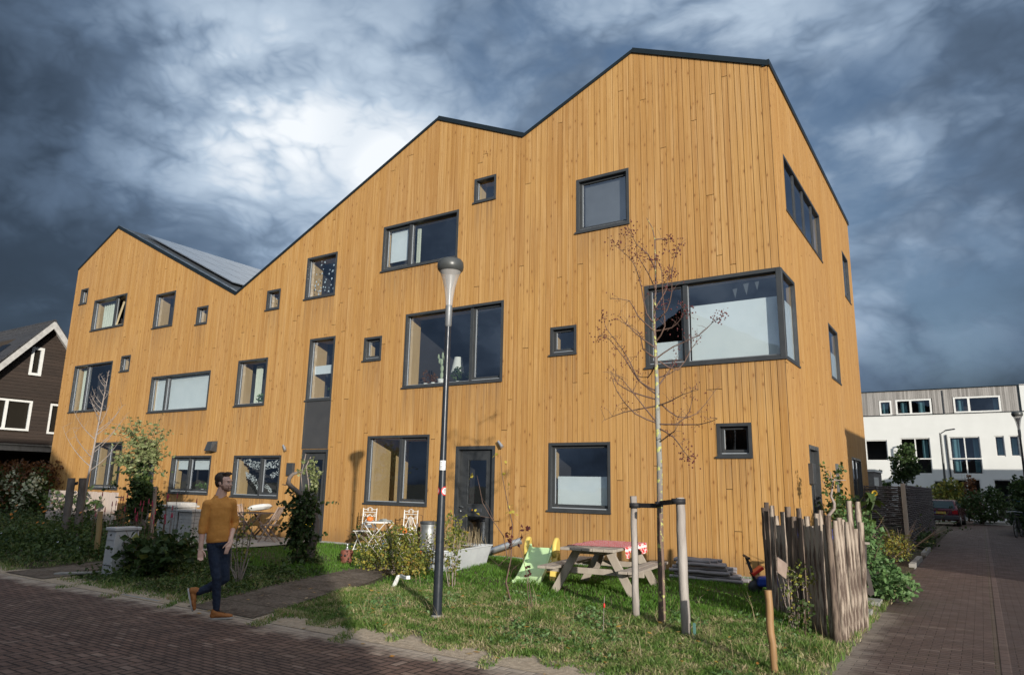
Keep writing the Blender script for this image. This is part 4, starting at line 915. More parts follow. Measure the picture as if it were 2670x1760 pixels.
for px,lab in((178,'weathered post left of the bare birch sapling'),(207,'weathered post right of the bare birch sapling')):
    p0=vp(px-(10 if px<200 else 4),1400,(-15.2,-5.4)); p1=vp(px+9,1246,(-15.2,-5.4)); stake((p0.x,p0.y,0),p1,.085,lab,M_bark,seed=px)
tt=thing('tree_tie',tuple(vp(197,1262,(-15.2,-5.4))),'black strap tying the bare birch sapling to its posts','tree tie'); mb=MB(); mb.beam((-.28,.1,0),(.3,-.1,.03),.02,.07); mb.build('strap',M_strap,tt)

def polyw(base,pts):   # list of pixels -> local offsets on the upright plane through base
    b=Vector((base[0],base[1],0)); return [vp(x,y,base)-b for x,y in pts]
# --- curved old trunk with climber
cb=(-8.62,-4.35)
ct=thing('climber_clad_tree',(cb[0],cb[1],0),'hooked dead trunk overgrown with a dark green climber in the middle of the lawn','tree')
o3=lambda X,Y:(680+X/4.75,1170+Y/4.75)
mb=MB(); mb.tube(polyw(cb,[o3(*q) for q in((610,1350),(640,1180),(680,1020),(690,900),(640,760),(560,660),(480,550),(380,470),(340,420),(355,360),(400,310),(470,290),(540,290))]),[.085,.08,.075,.065,.06,.05,.05,.05,.05,.045,.035,.025,.018],10)
mb.tube(polyw(cb,[o3(*q) for q in((350,440),(300,445),(262,440))]),[.02,.012,.006],6); mb.tube(polyw(cb,[o3(*q) for q in((430,510),(390,540),(352,575))]),[.02,.012,.006],6)
mb.build('trunk',M_bark,ct)
mb=MB(); mb.tube(polyw(cb,[o3(*q) for q in((700,950),(690,820),(655,640),(600,560),(590,400),(560,220),(620,100))]),[.012]*7,5); mb.tube(polyw(cb,[o3(*q) for q in((520,600),(500,330),(560,60))]),.008,5); mb.build('vine_stem',M_twigl,ct)
lm=MB(); r=random.Random(3)
def pb(cx,cy,rx,ry,n,s,m_=None,asp=.5): # blob given in zoomed pixels
    c=vp(*o3(cx,cy),cb)-Vector((cb[0],cb[1],0)); k=15.6/1841*1/4.75; blob(m_ if m_ is not None else lm,c,(rx*k,rx*k,ry*k*1.1),int(n*.5),s,asp,.0,r)
for a_ in((560,620,110,60,240),(440,700,90,90,150),(600,760,110,110,420),(500,860,120,110,330),(450,980,90,100,220),(560,960,110,100,300),(500,1100,130,110,300),(450,1250,90,90,120),(540,1350,150,120,220),(640,1420,110,90,110),(400,1060,70,110,90),(680,1050,40,60,30)): pb(*a_,.085)
sk_=MB()
for a_ in((560,620,.5),(440,700,.4),(600,760,.5),(450,980,.4),(560,960,.5),(500,1100,.5),(540,1350,.5),(620,1300,.4),(400,850,.35)): c=vp(*o3(a_[0],a_[1]),cb)-Vector((cb[0],cb[1],0)); sprigs(sk_,lm,c,(.18,.18,.2),9,a_[2]*.8,.08,r,.1,.5)
sk_.build('vine_stem',M_twig,ct)
lm.build('foliage',M_ldark,ct)
l2=MB(); pb(600,180,90,90,70,.08,l2); pb(680,340,60,100,120,.08,l2); pb(560,290,110,40,70,.07,l2); pb(660,450,50,110,90,.08,l2); pb(520,130,30,60,25,.06,l2); pb(340,1400,30,60,22,.06,l2); pb(520,1250,140,160,60,.07,l2)
tag(l2.build('foliage',M_lolive,ct),'pale yellow green leafy top')
# --- arch with climbing rose by the left door
ab=tuple(vp(372,1420,(-14.4,-4.6)))[:2]
at_=thing('climbing_shrub',(ab[0],ab[1],0),'tall willowy climber on a stake left of the walking man, reaching above the door','shrub')
o2=lambda X,Y:(120+X/3.733,1120+Y/3.733)
lm=MB(); ld=MB()
def pb2(cx,cy,rx,ry,n,s,m_,asp=.3):
    c=vp(*o2(cx,cy),ab)-Vector((ab[0],ab[1],0)); k=math.hypot(ab[0]-CAM.x,ab[1]-CAM.y)/1841/3.733; blob(m_,c,(rx*k*.8,rx*k*.8,ry*k),n,s,asp,.1,r)
for a_ in((990,180,90,70,260),(890,110,60,60,70),(1080,130,30,60,40),(1060,270,50,70,110),(960,250,70,60,180),(760,310,80,50,90),(840,390,40,60,50),(700,260,30,20,16),(860,40,40,30,20)): pb2(*a_,.12,lm)
for a_ in((930,330,50,70,110),(940,480,60,80,190),(870,520,50,60,120),(960,600,70,70,220),(900,680,80,80,220),(850,740,70,60,160),(960,760,60,70,140),(880,840,60,50,90),(1030,640,40,50,50),(1090,760,60,50,60),(1100,840,50,50,60)): pb2(*a_,.11,ld,.4)
sk_=MB()
for X,Y,l_ in((990,180,.7),(890,110,.6),(1080,130,.5),(1060,270,.5),(960,250,.6),(760,310,.6),(840,390,.5),(860,60,.5)): c=vp(*o2(X,Y),ab)-Vector((ab[0],ab[1],0)); sprigs(sk_,lm,c,(.2,.2,.22),9,l_,.11,r,.5,.28)
for X,Y,l_ in((930,480,.5),(960,600,.5),(900,680,.5),(960,760,.5),(860,600,.5),(900,840,.5)): c=vp(*o2(X,Y),ab)-Vector((ab[0],ab[1],0)); sprigs(sk_,ld,c,(.2,.2,.25),8,l_,.10,r,.1,.4)
sk_.build('stem',M_twig,at_)
lm.build('foliage',M_lolive,at_); ld.build('foliage',M_ldark,at_)
mb=MB(); mb.tube(polyw(ab,[o2(*q) for q in((960,980),(930,840),(940,640),(930,480),(980,260),(1000,120))]),[.05,.045,.04,.035,.025,.01],7); mb.tube(polyw(ab,[o2(*q) for q in((930,500),(860,420),(760,300),(690,250))]),[.02,.015,.01,.005],6)
mb.tube(polyw(ab,[o2(*q) for q in((940,560),(850,600),(880,460),(890,200),(860,20))]),.008,5); mb.build('stem',M_bark,at_)
sp_=tuple(vp(395,1415,(-14.0,-4.7)))[:2]; stake((sp_[0],sp_[1],0),vp(405,1268,sp_),.042,'pinkish wooden stake right of the willowy climber',mat('pinkish_stake',(.36,.27,.22),(.24,.18,.15),10,.8,0,.003,(1,1,.2)),seed=12)
# --- rose bush by the path
rbp=gp(627,1520,-.03)
rt=thing('rose_bush',tuple(rbp),'sprawling thin branched rose bush with yellowing leaves beside the walking man','shrub')
o4=lambda X,Y:(400+X/5.664,1280+Y/5.664)
mb=MB(); RB=[[(1250,1370),(1150,1100),(1160,700),(1180,400)],[(1240,1360),(1200,1180),(1110,1080)],[(1260,1360),(1300,1000),(1330,600),(1340,150)],[(1280,1340),(1380,1080),(1440,900)],[(1270,1360),(1240,900),(1230,600),(1280,350)],[(1240,1370),(1210,1000),(1120,700)],[(1260,1360),(1420,760),(1460,500),(1420,250)],[(1290,1350),(1460,1210)],[(1260,1350),(1280,1150),(1230,1020)],[(1250,1360),(1310,1130),(1390,800),(1400,560)]]
lm=MB()
for b in RB:
    dp=r.uniform(-.4,.4); L=polyw((rbp.x,rbp.y),[o4(*q) for q in b]); nn_=Vector((rbp.x-CAM.x,rbp.y-CAM.y,0)).normalized(); L=[p+nn_*dp*i/(len(L)-1) for i,p in enumerate(L)]; mb.tube(L,[.013-.009*i/(len(L)-1) for i in range(len(L))],6)
    for i in range(1,len(L)):
        for _ in range(22 if L[i].z>.35 else 4):
            p=L[i-1].lerp(L[i],r.random())+rv3(r)*.11
            if p.z>.35: leaf(lm,p,r.uniform(.03,.055),.45,.3,r)
mb.build('stem',M_twigl,rt); lm.build('foliage',M_lautumn,rt)
# --- yellowing bush beside the path
b0=gp(1035,1500,-.02)
def bushex(t,r):
    pass
shrub('autumn_bush','loose yellow green bush hiding the white bistro table','shrub',tuple(b0),[((-.45,.2,.42),(.62,.5,.33),900),((.25,0,.38),(.6,.5,.33),800),((-.05,.1,.62),(.45,.4,.26),420),((-.75,.1,.25),(.35,.4,.24),320),((.55,-.2,.25),(.35,.35,.25),280),((.3,-.2,.1),(.5,.3,.25),250)],M_lautumn,.05,None,14,.95,.009,M_twigl,seed=4,shell=.0)
# --- saplings with purple leaves in front
p0=gp(1328,1578,-.02)
sp=thing('purple_leaf_sapling',tuple(p0),'thin pink stemmed sapling with purple and yellow leaves before the right window','tree')
o5=lambda X,Y:(1200+X/3.3986,1100+Y/3.3986)
mb=MB(); lm=MB(); ly=MB()
for b,w_ in(([(445,1560),(425,1400),(420,1200),(430,900),(430,700),(410,450),(370,290)],.012),([(420,1200),(350,1000),(300,850),(240,700),(180,570),(110,460)],.008),([(300,840),(230,820),(150,800)],.004),([(430,1180),(480,1100),(520,1000),(500,900),(450,820)],.004),([(425,1180),(380,1250),(250,1170)],.004),([(520,1050),(600,980),(660,960)],.003),([(440,1370),(500,1290),(540,1230)],.004),([(425,760),(455,560),(440,420)],.003),([(300,850),(285,740),(215,640)],.003)):
    L=polyw((p0.x,p0.y),[o5(*q) for q in b]); L=[p+Vector((0,.12*math.sin(i*1.3+w_*900),0)) if i else p for i,p in enumerate(L)]; mb.tube(L,[w_*(1-.75*i/(len(L)-1)) for i in range(len(L))],6)
for X,Y in((455,920),(410,965),(440,1010),(440,1055),(545,1020),(590,945),(555,940),(415,1015),(430,1100),(520,1070)):
    c=vp(*o5(X,Y),(p0.x,p0.y))-Vector((p0.x,p0.y,0)); 
    for _ in range(3): leaf(lm,c+rv3(r)*.03,.07,.4,.2,r)
for X,Y in((110,460),(100,485),(140,790),(180,820),(315,280),(400,345),(440,740),(460,745),(430,570),(370,460),(430,790),(480,800)):
    c=vp(*o5(X,Y),(p0.x,p0.y))-Vector((p0.x,p0.y,0)); 
    for _ in range(2): leaf(ly,c+rv3(r)*.03,.06,.4,.2,r)
mb.build('stem',M_twig,sp); lm.build('foliage',M_lpurple,sp); ly.build('foliage',M_lyel,sp)
mt_=MB(); mt_.lathe([(0,0),(.03,0),(.03,.06),(.015,.08)],10); tag(mt_.build('stem_clip',M_white,sp),'white plastic clip on the stem')
p0=gp(1385,1600,-.03); t2=thing('twig_sapling',tuple(p0),'leafless two stemmed twig standing right of the purple leaved sapling','tree'); mb=MB(); lm=MB()
for b in([(640,1720),(600,1500),(590,1330),(560,1200),(520,1050)],[(655,1720),(620,1480),(600,1340)]): mb.tube(polyw((p0.x,p0.y),[o5(*q) for q in b]),[.009,.006,.005,.004,.002][:len(b)],5)
for X,Y in((620,1250),(600,1290),(625,1320),(590,1340),(610,1280)):
    c=vp(*o5(X,Y),(p0.x,p0.y))-Vector((p0.x,p0.y,0)); [leaf(lm,c+rv3(r)*.02,.05,.4,.2,r) for _ in range(3)]
mb.build('stem',M_twig,t2); lm.build('foliage',M_lpurple,t2)
# autumn sapling by the lamp post
p0=gp(1178,1535,-.02)
shrub('autumn_sapling','small reddening bush right of the lamp post before the zinc trough','shrub',tuple(p0),[((0,0,.35),(.12,.12,.3),90),((.05,0,.75),(.2,.15,.25),90),((0,0,.95),(.16,.12,.25),60)],M_lautumn,.06,None,5,1.2,.008,M_twigl,seed=8,shell=0)
# grasses in the trough come with the trough

# --- planting left: beds as ground cover plus shrubs one can tell apart
def cover(name,label,n,xr,yr,hr,sz,mt,seed,cond=None,asp=.4,kind='stuff'):
    rg=np.random.RandomState(seed); mb=MB(); r=random.Random(seed); k=0
    while k<n:
        x=r.uniform(*xr); y=r.uniform(*yr)
        if cond and not cond(x,y): continue
        hgt=r.uniform(*hr)*(.5+.7*(.5+.5*math.sin(x*1.9+math.sin(y*2.1)*1.7)*math.cos(y*1.6+x*.5))); p=Vector((x,y,hg(x,y)+r.random()**.6*hgt)); leaf(mb,p,sz*r.uniform(.5,1.3),asp,.35,r); k+=1
    o=mb.build(name,mt); return tag(o,label,'ground cover',kind=kind)
def onpath(x,y):
    if y<-6.1 and -12.1<x<-10.3: return True
    if -15.6<x<-12 and y>-5 : return True
    t=(y+8)/5.5; xl=-6.3-1.2*t; xr_=-4.9-1.4*t
    return (xl+.06<x<xr_-.06) and y<-2.4
bed=lambda x,y: not onpath(x,y) and not(-8.9<x<-8.6)
cover('bed_planting','dark leafy perennials filling the left garden beds',15000,(-33,-12.2),(-7.3,-.4),(.1,.48),.09,M_ldark,5,lambda x,y:bed(x,y) and not (x>-16 and y>-5.4),.4)
cover('bed_planting','greener low perennials along the front edge of the left beds',7000,(-24,-7.6),(-7.6,-5.2),(.08,.38),.075,M_lgreen,6,lambda x,y:bed(x,y) and (x<-9 or y>-7+.0),.4)
cover('bed_planting','bushy green plants between the cabinet and the gravel patio',6500,(-17.5,-11.5),(-6.2,-4.3),(.2,.7),.08,M_lgreen,7,bed,.35)
cover('weeds','low weeds along the street edge beside the walking man',5000,(-12,-6.4),(-7.7,-5.0),(.03,.16),.06,M_lgreen,8,bed,.3)
def flowers(label,n,xr,yr,zr,mt,seed,s=.03):
    r=random.Random(seed); mb=MB()
    for _ in range(n):
        c=Vector((r.uniform(*xr),r.uniform(*yr),r.uniform(*zr))); 
        for k in range(5): 
            a=k*1.256; mb.face([c,c+Vector((math.cos(a)*s,math.sin(a)*s*.5,s*.5*math.sin(a)+.01)),c+Vector((math.cos(a+.8)*s,math.sin(a+.8)*s*.5,s*.5*math.sin(a+.8)+.01))])
    tag(mb.build('flowers',mt),label,'flowers',kind='stuff')
M_orange=flat('orange_petal',(.75,.22,.02),.6); M_pinkp=flat('crimson_petal',(.35,.03,.07),.6); M_whitep=flat('white_petal',(.75,.75,.78),.6); M_yellowp=flat('yellow_petal',(.75,.5,.03),.6)
flowers('orange marigolds scattered through the left beds',26,(-22,-14),(-7,-4),(.4,.9),M_orange,2,.045)
flowers('small white blooms low in the left beds',16,(-20,-8.5),(-7.3,-5.5),(.15,.5),M_whitep,3,.03)
r=random.Random(31); mb=MB(); ms=MB()
for _ in range(34):
    x=r.uniform(-12.9,-10.6); y=r.uniform(-6.2,-5.2); h=r.uniform(.75,1.25); ms.tube([(x,y,0),(x+.03,y,h)],.005,4); mb.tube([(x+.03,y,h),(x+.03,y,h+.1)],[.014,.006],5)
ps=thing('flower_spikes',(0,0,0),'thin crimson flower spikes rising behind the broad leaved plant','plant'); ms.build('stem',M_twig,ps); mb.build('blossom',M_pinkp,ps)
pl=gp(375,1500,-.04)
def bigleaf(t,r):
    mb=MB()
    for _ in range(26): leaf(mb,Vector((r.uniform(-.6,.6),r.uniform(-.4,.4),r.uniform(.15,.6))),.2,.35,.2,r)
    tag(mb.build('foliage',M_lyel2,t),'yellowing lower leaves')
M_lyel2=leafmat('yellowing_leaf',[(0,(.10,.13,.03)),(1,(.26,.25,.06))])
shrub('broad_leaved_plant','broad leaved plant with yellowing lower leaves right of the grey cabinet','plant',tuple(pl),[((0,0,.33),(.62,.45,.32),360),((.45,.2,.45),(.45,.4,.3),200),((-.3,0,.2),(.3,.3,.2),110)],M_ldark,.15,None,9,.9,.01,M_twig,asp=.38,seed=12,extra=bigleaf)
# hedge on the far left with pale blossom and slats
hb=(-28.3,-.2)
ht=thing('copper_hedge',(hb[0],hb[1],0),'copper hedge with pale blossom at the far left before the dark house','hedge')
mb=MB(); 
for i in range(9): blob(mb,(-4.5+i*.62,.2*math.sin(i),1.2),(.6,.5,1.1),620,.12,.45,.3,r)
mb.build('foliage',M_lcopper,ht); mb=MB()
for i in range(9): blob(mb,(-4.2+i*.62,-.35,.9+.3*math.sin(i*2)),(.6,.3,.9),300,.12,.45,.1,r)
mb.build('foliage',M_lgreen,ht); mb=MB()
for i in range(10): blob(mb,(-4.2+i*.55,-.6,1.0+.55*math.sin(i*1.7)),(.4,.25,.5),52,.13,.5,.1,r)
tag(mb.build('foliage',M_lwhite,ht),'pale creamy blossom'); mb=MB(); stems(mb,(-2,0,0),14,2.1,2.4,.02,.006,r); mb.build('stem',M_twig,ht)
blg=thing('garden_shrub',(-31.5,-2.0,0),'green shrub under the beam of the dark house','shrub'); mb=MB(); blob(mb,(0,0,1.7),(1.6,1,1.3),1400,.16,.45,.3,r); mb.build('foliage',M_lgreen,blg); mb=MB(); stems(mb,(0,0,0),8,2,1,.03,.008,r); mb.build('stem',M_twig,blg)

# --- right side: climber, sunflower, shrubs, behind
def at_lane(px,py,x,y): return (x,y,0)
def comfrey(t,r): pass
sh1=gp(2345,1560,-.05)
shrub('leafy_bush','bright green leafy bush spilling onto the lane behind the stick fence','shrub',(1.15,-.6,-.02),[((-.1,.6,.75),(.45,.6,.45),700),((.1,-.1,.35),(.5,.5,.33),800),((.45,-.35,.18),(.4,.4,.2),420),((-.3,1.3,.95),(.35,.4,.4),380)],M_lfresh,.085,None,8,1.0,.012,M_twig,asp=.42,seed=15)
shrub('climbing_ivy','tall green climber against the side wall beyond the stick fence','shrub',(.55,1.6,-.02),[((0,0,.8),(.4,.5,.75),520),((0,.5,1.3),(.35,.4,.4),260),((-.1,.9,.6),(.35,.6,.5),300)],M_lgreen,.10,None,8,1.2,.012,M_twig,asp=.42,seed=16)
sf=vp(2290,1470,(.95,1.4)); 
sfb=(1.0,1.9)
st_=thing('sunflower',(sfb[0],sfb[1],0),'tall drooping sunflower with one yellow bloom beside the stick fence','plant'); mb=MB(); top_=vp(2270,1285,sfb)-Vector((sfb[0],sfb[1],0)); L=curve((0,0,0),top_,(0,0,.2),8); mb.tube(L,.014,7); mb.build('stem',M_lgreen,st_)
lm=MB()
for i in range(3,9):
    for _ in range(4):
        d_=rv3(r); d_.z=-abs(d_.z)*.5-.1; d_.normalize(); s_=r.uniform(.2,.34); w_=d_.cross(Vector((0,0,1))).normalized()*s_*.36; p=L[i]
        lm.mesh([p,p+d_*s_*.35+w_+Vector((0,0,.05)),p+d_*s_*.75+w_*.6,p+d_*s_-Vector((0,0,.06)),p+d_*s_*.75-w_*.6,p+d_*s_*.35-w_+Vector((0,0,.05)),p+d_*s_*.5+Vector((0,0,.03))],[(0,1,6),(1,2,6),(2,3,6),(3,4,6),(4,5,6),(5,0,6)])
lm.build('foliage',M_lgreen,st_)
mb=MB(); c=top_+Vector((.08,-.05,.0))
for k in range(16):
    a=k*.3927; mb.face([c+Vector((.02*math.cos(a),0,.02*math.sin(a))),c+Vector((.045*math.cos(a-.15),-.01,.045*math.sin(a-.15))),c+Vector((.06*math.cos(a),-.02,.06*math.sin(a))),c+Vector((.045*math.cos(a+.15),-.01,.045*math.sin(a+.15)))])
mb.build('blossom',M_yellowp,st_)
# twisted fig by the side door
fb=(.75,-.1)
ft=thing('twisted_tree',(fb[0],fb[1],0),'small twisted grey tree with few leaves by the side door','tree'); o6=lambda X,Y:(2040+X/2.85,1150+Y/2.85)
mb=MB(); mb.tube(polyw(fb,[o6(*q) for q in((350,900),(345,720),(335,600),(345,550),(385,500),(385,460),(360,410),(370,350),(375,300))]),[.035,.034,.03,.03,.028,.026,.022,.02,.016],8)
for b in([(372,320),(340,270),(310,200)],[(375,300),(410,250),(430,180)],[(365,360),(320,330),(290,290)],[(372,300),(360,240),(350,220)],[(385,290),(470,290)],[(405,250),(440,215)],[(340,270),(355,290)]): mb.tube([p+Vector((0,r.uniform(-.05,.05),0)) for p in polyw(fb,[o6(*q) for q in b])],[.012,.008,.004][:len(b)],6)
mb.build('trunk',M_twigl,ft); lm=MB()
for X,Y in((310,200),(345,320),(400,280),(430,200),(330,260),(350,330),(405,320),(420,240)): blob(lm,vp(*o6(X,Y),fb)-Vector((fb[0],fb[1],0)),.09,14,.07,.45,0,r)
lm.build('foliage',M_lgreen,ft)
# tree, shrubs and low plants down the lane
shrub('lane_tree','small round crowned tree behind the wicker panels','tree',(-.35,30,0),[((0,0,3.1),(.75,.75,.75),900),((.1,0,3.9),(.4,.4,.4),260),((-.2,0,2.5),(.6,.6,.4),330)],M_ldark,.16,None,5,3.3,.04,M_twig,asp=.45,seed=17)
shrub('lane_shrub','rounded shrub with yellow leaves behind the red car','shrub',(.9,37.5,0),[((0,0,1.2),(1.2,1,1.1),900),((.5,0,1.9),(.7,.7,.6),300)],M_lautumn,.2,None,6,2,.03,M_twig,seed=18)
shrub('lane_shrub','dark shrub between the red car and the picket fence','shrub',(2.9,36,0),[((0,0,.9),(1.2,1,.9),1100),((.6,0,1.6),(.4,.4,.6),250)],M_ldark,.18,None,6,2,.03,M_twig,seed=19)
shrub('lane_shrub','thin reddish shrub before the dark patio doors','shrub',(2.2,38.6,0),[((0,0,1.3),(.7,.6,1.1),420),((.2,0,2.4),(.2,.2,.5),60)],M_lcopper,.16,None,7,2.9,.02,M_twig,seed=20)
shrub('hedge_bush','tall dark bush with orange leaves at the right edge of the frame','hedge',(4.55,24.5,0),[((0,0,.9),(.8,1.2,1),1400),((.1,.2,1.9),(.65,.8,.6),700)],M_ldark,.14,None,6,2.2,.03,M_twig,seed=22)
shrub('hedge_bush','low green bush on top of the grey side shed behind the wicker panels','hedge',(-1.9,26,0),[((0,0,1.7),(1.1,1,.8),800)],M_lgreen,.15,None,5,2,.03,M_twig,seed=23)
shrub('verge_plants','tufted dry plants at the foot of the wicker corner post','plant',(1.05,6.6,0),[((-.1,.3,.35),(.45,1.2,.3),800),((.1,-.8,.3),(.3,.6,.3),420),((-.5,1.5,.4),(.5,.8,.35),380)],M_lautumn,.07,None,30,.95,.006,M_twigl,asp=.2,seed=24)
shrub('verge_plants','low green plants at the foot of the lane side wicker panel','plant',(1.3,13,0),[((0,0,.15),(.25,2.2,.25),700)],M_ldark,.09,None,6,.3,.006,M_twig,seed=25)
# bramble at the foot of the stick fence
shrub('bramble','tangled bramble growing up the front of the stick fence','shrub',(.95,-4.75,-.05),[((0,0,.4),(.2,.1,.32),90),((.1,0,.7),(.14,.08,.16),45)],M_lautumn,.045,None,7,.8,.004,M_twigl,seed=26,shell=0)
shrub('bramble','small leafy weed in front of the stick fence','shrub',(1.05,-4.95,-.05),[((0,0,.25),(.14,.1,.2),70)],M_lgreen,.05,None,4,.4,.004,M_twig,seed=27,shell=0)

# ---------------------------------------------------------------- grass blades
def blades(name,label,xy,h,w,mt,seed,lean=.5,cat='grass'):
    rg=np.random.RandomState(seed); n=len(xy); x=xy[:,0]; y=xy[:,1]
    z=np.array([hg(a,b) for a,b in xy])-.004; H=h*(rg.uniform(.45,1.15,n))*(.75+.5*np.abs(np.sin(x*2.7+np.sin(y*3.1)*1.5)))*(1+.35*np.sin(y*5+x*3.3)); a=rg.uniform(0,2*np.pi,n); wa=rg.uniform(0,2*np.pi,n)
    dx_=np.cos(wa)*w*.5*rg.uniform(.7,1.3,n); dy_=np.sin(wa)*w*.5; L=lean*H*rg.uniform(.15,1.2,n); lx=np.cos(a)*L; ly=np.sin(a)*L
    V=np.zeros((n,5,3)); V[:,0]=np.stack([x-dx_,y-dy_,z],1); V[:,1]=np.stack([x+dx_,y+dy_,z],1)
    V[:,2]=np.stack([x+dx_*.8+lx*.35,y+dy_*.8+ly*.35,z+H*.55],1); V[:,3]=np.stack([x-dx_*.8+lx*.35,y-dy_*.8+ly*.35,z+H*.55],1); V[:,4]=np.stack([x+lx,y+ly,z+H*np.where(L>H*.8,.75,1)],1)
    me=bpy.data.meshes.new(name); me.vertices.add(n*5); me.vertices.foreach_set('co',V.ravel())
    V[:,:,2]+=0
    b=np.arange(n)*5; lp=np.stack([b,b+1,b+2,b+3,b+3,b+2,b+4],1).ravel(); me.loops.add(n*7); me.loops.foreach_set('vertex_index',lp.astype(np.int32))
    ls=np.stack([np.arange(n)*7,np.arange(n)*7+4],1).ravel(); me.polygons.add(n*2); me.polygons.foreach_set('loop_start',ls.astype(np.int32))
    me.materials.append(mt); me.update(calc_edges=True); me.validate(); o=bpy.data.objects.new(name,me); COL.objects.link(o); return tag(o,label,cat,kind='stuff')
def scatter(n,xr,yr,cond,seed,nearbias=True):
    rg=np.random.RandomState(seed); out=[]
    while len(out)<n:
        x=rg.uniform(*xr,4000); y=rg.uniform(*yr,4000); d2=np.hypot(x-CAM.x,y-CAM.y); keep=(rg.uniform(0,1,4000)<np.clip((7.5/d2)**1.5,0,1)) if nearbias else np.ones(4000,bool)
        for a,b in zip(x[keep],y[keep]):
            if cond(a,b): out.append((a,b))
            if len(out)>=n: break
    return np.array(out)
def nz(x,y): return math.sin(x*1.3+1)*math.cos(y*1.1)+.6*math.sin(x*3.1+y*2.3)
lawn=lambda x,y: not onpath(x,y) and y>-5.2+.35*nz(x,y) and y<-.06 and not(x>1.35+.1*nz(x*2,y)) and not(x>-.2 and y>-3 and x>.3)
verge=lambda x,y: not onpath(x,y) and y<-4.6+.4*nz(x,y) and y>-7.78+.2*nz(x*2.3,y)+abs(random.gauss(0,.16)) and x<1.35+.15*nz(x,y*2)
blades('lawn_grass','short bright green lawn in front of the timber house',scatter(52000,(-12,1.3),(-5.4,-.05),lawn,1),.065,.011,M_grass,1,.7)
blades('verge_grass','rough green and straw coloured grass along the street edge',scatter(76000,(-5.6,1.5),(-7.9,-4.2),verge,2),.056,.012,M_verge,2,1.6)
blades('verge_grass','long dry stalks standing in the rough grass',scatter(260,(-5.0,1.4),(-7.3,-3.6),lambda x,y:verge(x,y) or (y<-3.8 and x>-4),3),.26,.005,M_straw,3,.9)
cover('weeds','flat leafy weeds growing through the rough grass beside the lamp post',2600,(-4.6,1.3),(-7.5,-4.4),(.01,.07),.055,M_lfresh,18,lambda x,y: not onpath(x,y) and nz(x*1.7,y*1.3)>.25,.3)
blades('verge_grass','sparse tufts creeping over the sandy street edge',scatter(3800,(-13,1.4),(-8.35,-7.5),lambda x,y: not onpath(x,y) and nz(x*3,y*2)>.1+1.1*(-7.6-y),6),.05,.011,M_verge,6,1.4)
shrub('fence_climber','thin dark climber sprawling over the bleached board fence','plant',(-23.4,-1.5,0),[((-1.0,0,.75),(.6,.12,.4),42),((.2,0,.85),(.7,.12,.4),70),((1.3,0,.55),(.6,.12,.4),60)],M_ldark,.15,None,14,1.3,.008,M_twig,seed=55,shell=0)
blades('bed_grass','thin grass on the bare soil left of the path',scatter(9000,(-14,-6.2),(-7.9,-5.4),lambda x,y:not onpath(x,y),4),.07,.012,M_verge,4,1.0)
blades('lane_grass','grass tufts along the lane edge beside the stick fence',scatter(3500,(.6,1.6),(-7.2,3),lambda x,y:abs(x-1.4+.1*nz(x,y*3))<.22,5),.10,.010,M_verge,5,.9)
# fallen leaves
r=random.Random(77); mb=MB()
for _ in range(170):
    x=r.uniform(-6,1.4); y=r.uniform(-8.6,-2.5)
    if r.random()<.6: y=r.uniform(-8.3,-5.5)
    p=Vector((x,y,(hg(x,y) if y>-8 else -.078)+.03+(.03 if y>-7.6 else -.02))); a=r.uniform(0,6.28); s=r.uniform(.022,.045); t=Vector((math.cos(a),math.sin(a),r.uniform(-.2,.3)))*s; b=Vector((-math.sin(a),math.cos(a),r.uniform(-.3,.3)))*s*.5
    mb.face([p-t,p+b,p+t,p-b])
tag(mb.build('fallen_leaves',leafmat('fallen_leaf',[(0,(.30,.10,.02)),(.5,(.45,.27,.04)),(1,(.40,.33,.22))],.1)),'fallen orange and yellow leaves on the grass and street edge','leaves',kind='stuff')
# ---------------------------------------------------------------- street lamp
M_pole=mat('blue_black_paint',(.022,.028,.038),(.032,.038,.048),6,.32,.2,rvar=.06)
M_cap=flat('dark_grey_cap',(.07,.075,.075),.38,.1); M_sleeve=flat('grey_sleeve',(.22,.23,.24),.45,.3)
def lensmat():
    mt,n,b=principled('clear_lens',.12); b.inputs['Base Color'].default_value=(.66,.64,.62,1); b.inputs['Metallic'].default_value=.15; b.inputs['Alpha'].default_value=.5; return mt
M_lens=lensmat()
def street_lamp(loc,label,s=1.0):
    t=thing('street_lamp',loc,label,'street lamp','tulip shaped street lamps'); mb=MB()
    mb.lathe([(.062,-.1),(.060,.5),(.055,1.2),(.0505,1.6),(.0455,1.95),(.042,2.3),(.036,3.9)],20); mb.build('pole',M_pole,t)
    mb=MB(); mb.lathe([(.082,-.02),(.082,.04),(.065,.06)],20); mb.build('base_collar',M_concrete,t)
    hd=MB(); hd.lathe([(.038,3.82),(.046,3.84),(.050,4.08),(.046,4.12)],20); hd.build('sleeve',M_sleeve,t)
    ln=MB(); ln.lathe([(.047,4.12),(.055,4.22),(.078,4.38),(.115,4.52),(.160,4.63)],28); l_=ln.build('lens',M_lens,t)
    inn=MB(); inn.lathe([(.02,4.13),(.03,4.35),(.08,4.55)],16); inn.build('reflector',M_silver,l_)
    cp=MB(); cp.lathe([(.155,4.61),(.180,4.64),(.187,4.69),(.180,4.745),(.155,4.78),(.10,4.80),(.0,4.806)],28); cp.build('cap',M_cap,t); return t
sl0=street_lamp((-3.02,-6.70,-.06),'dark tapered post with glass tulip head standing in the rough grass, stickers at eye height')
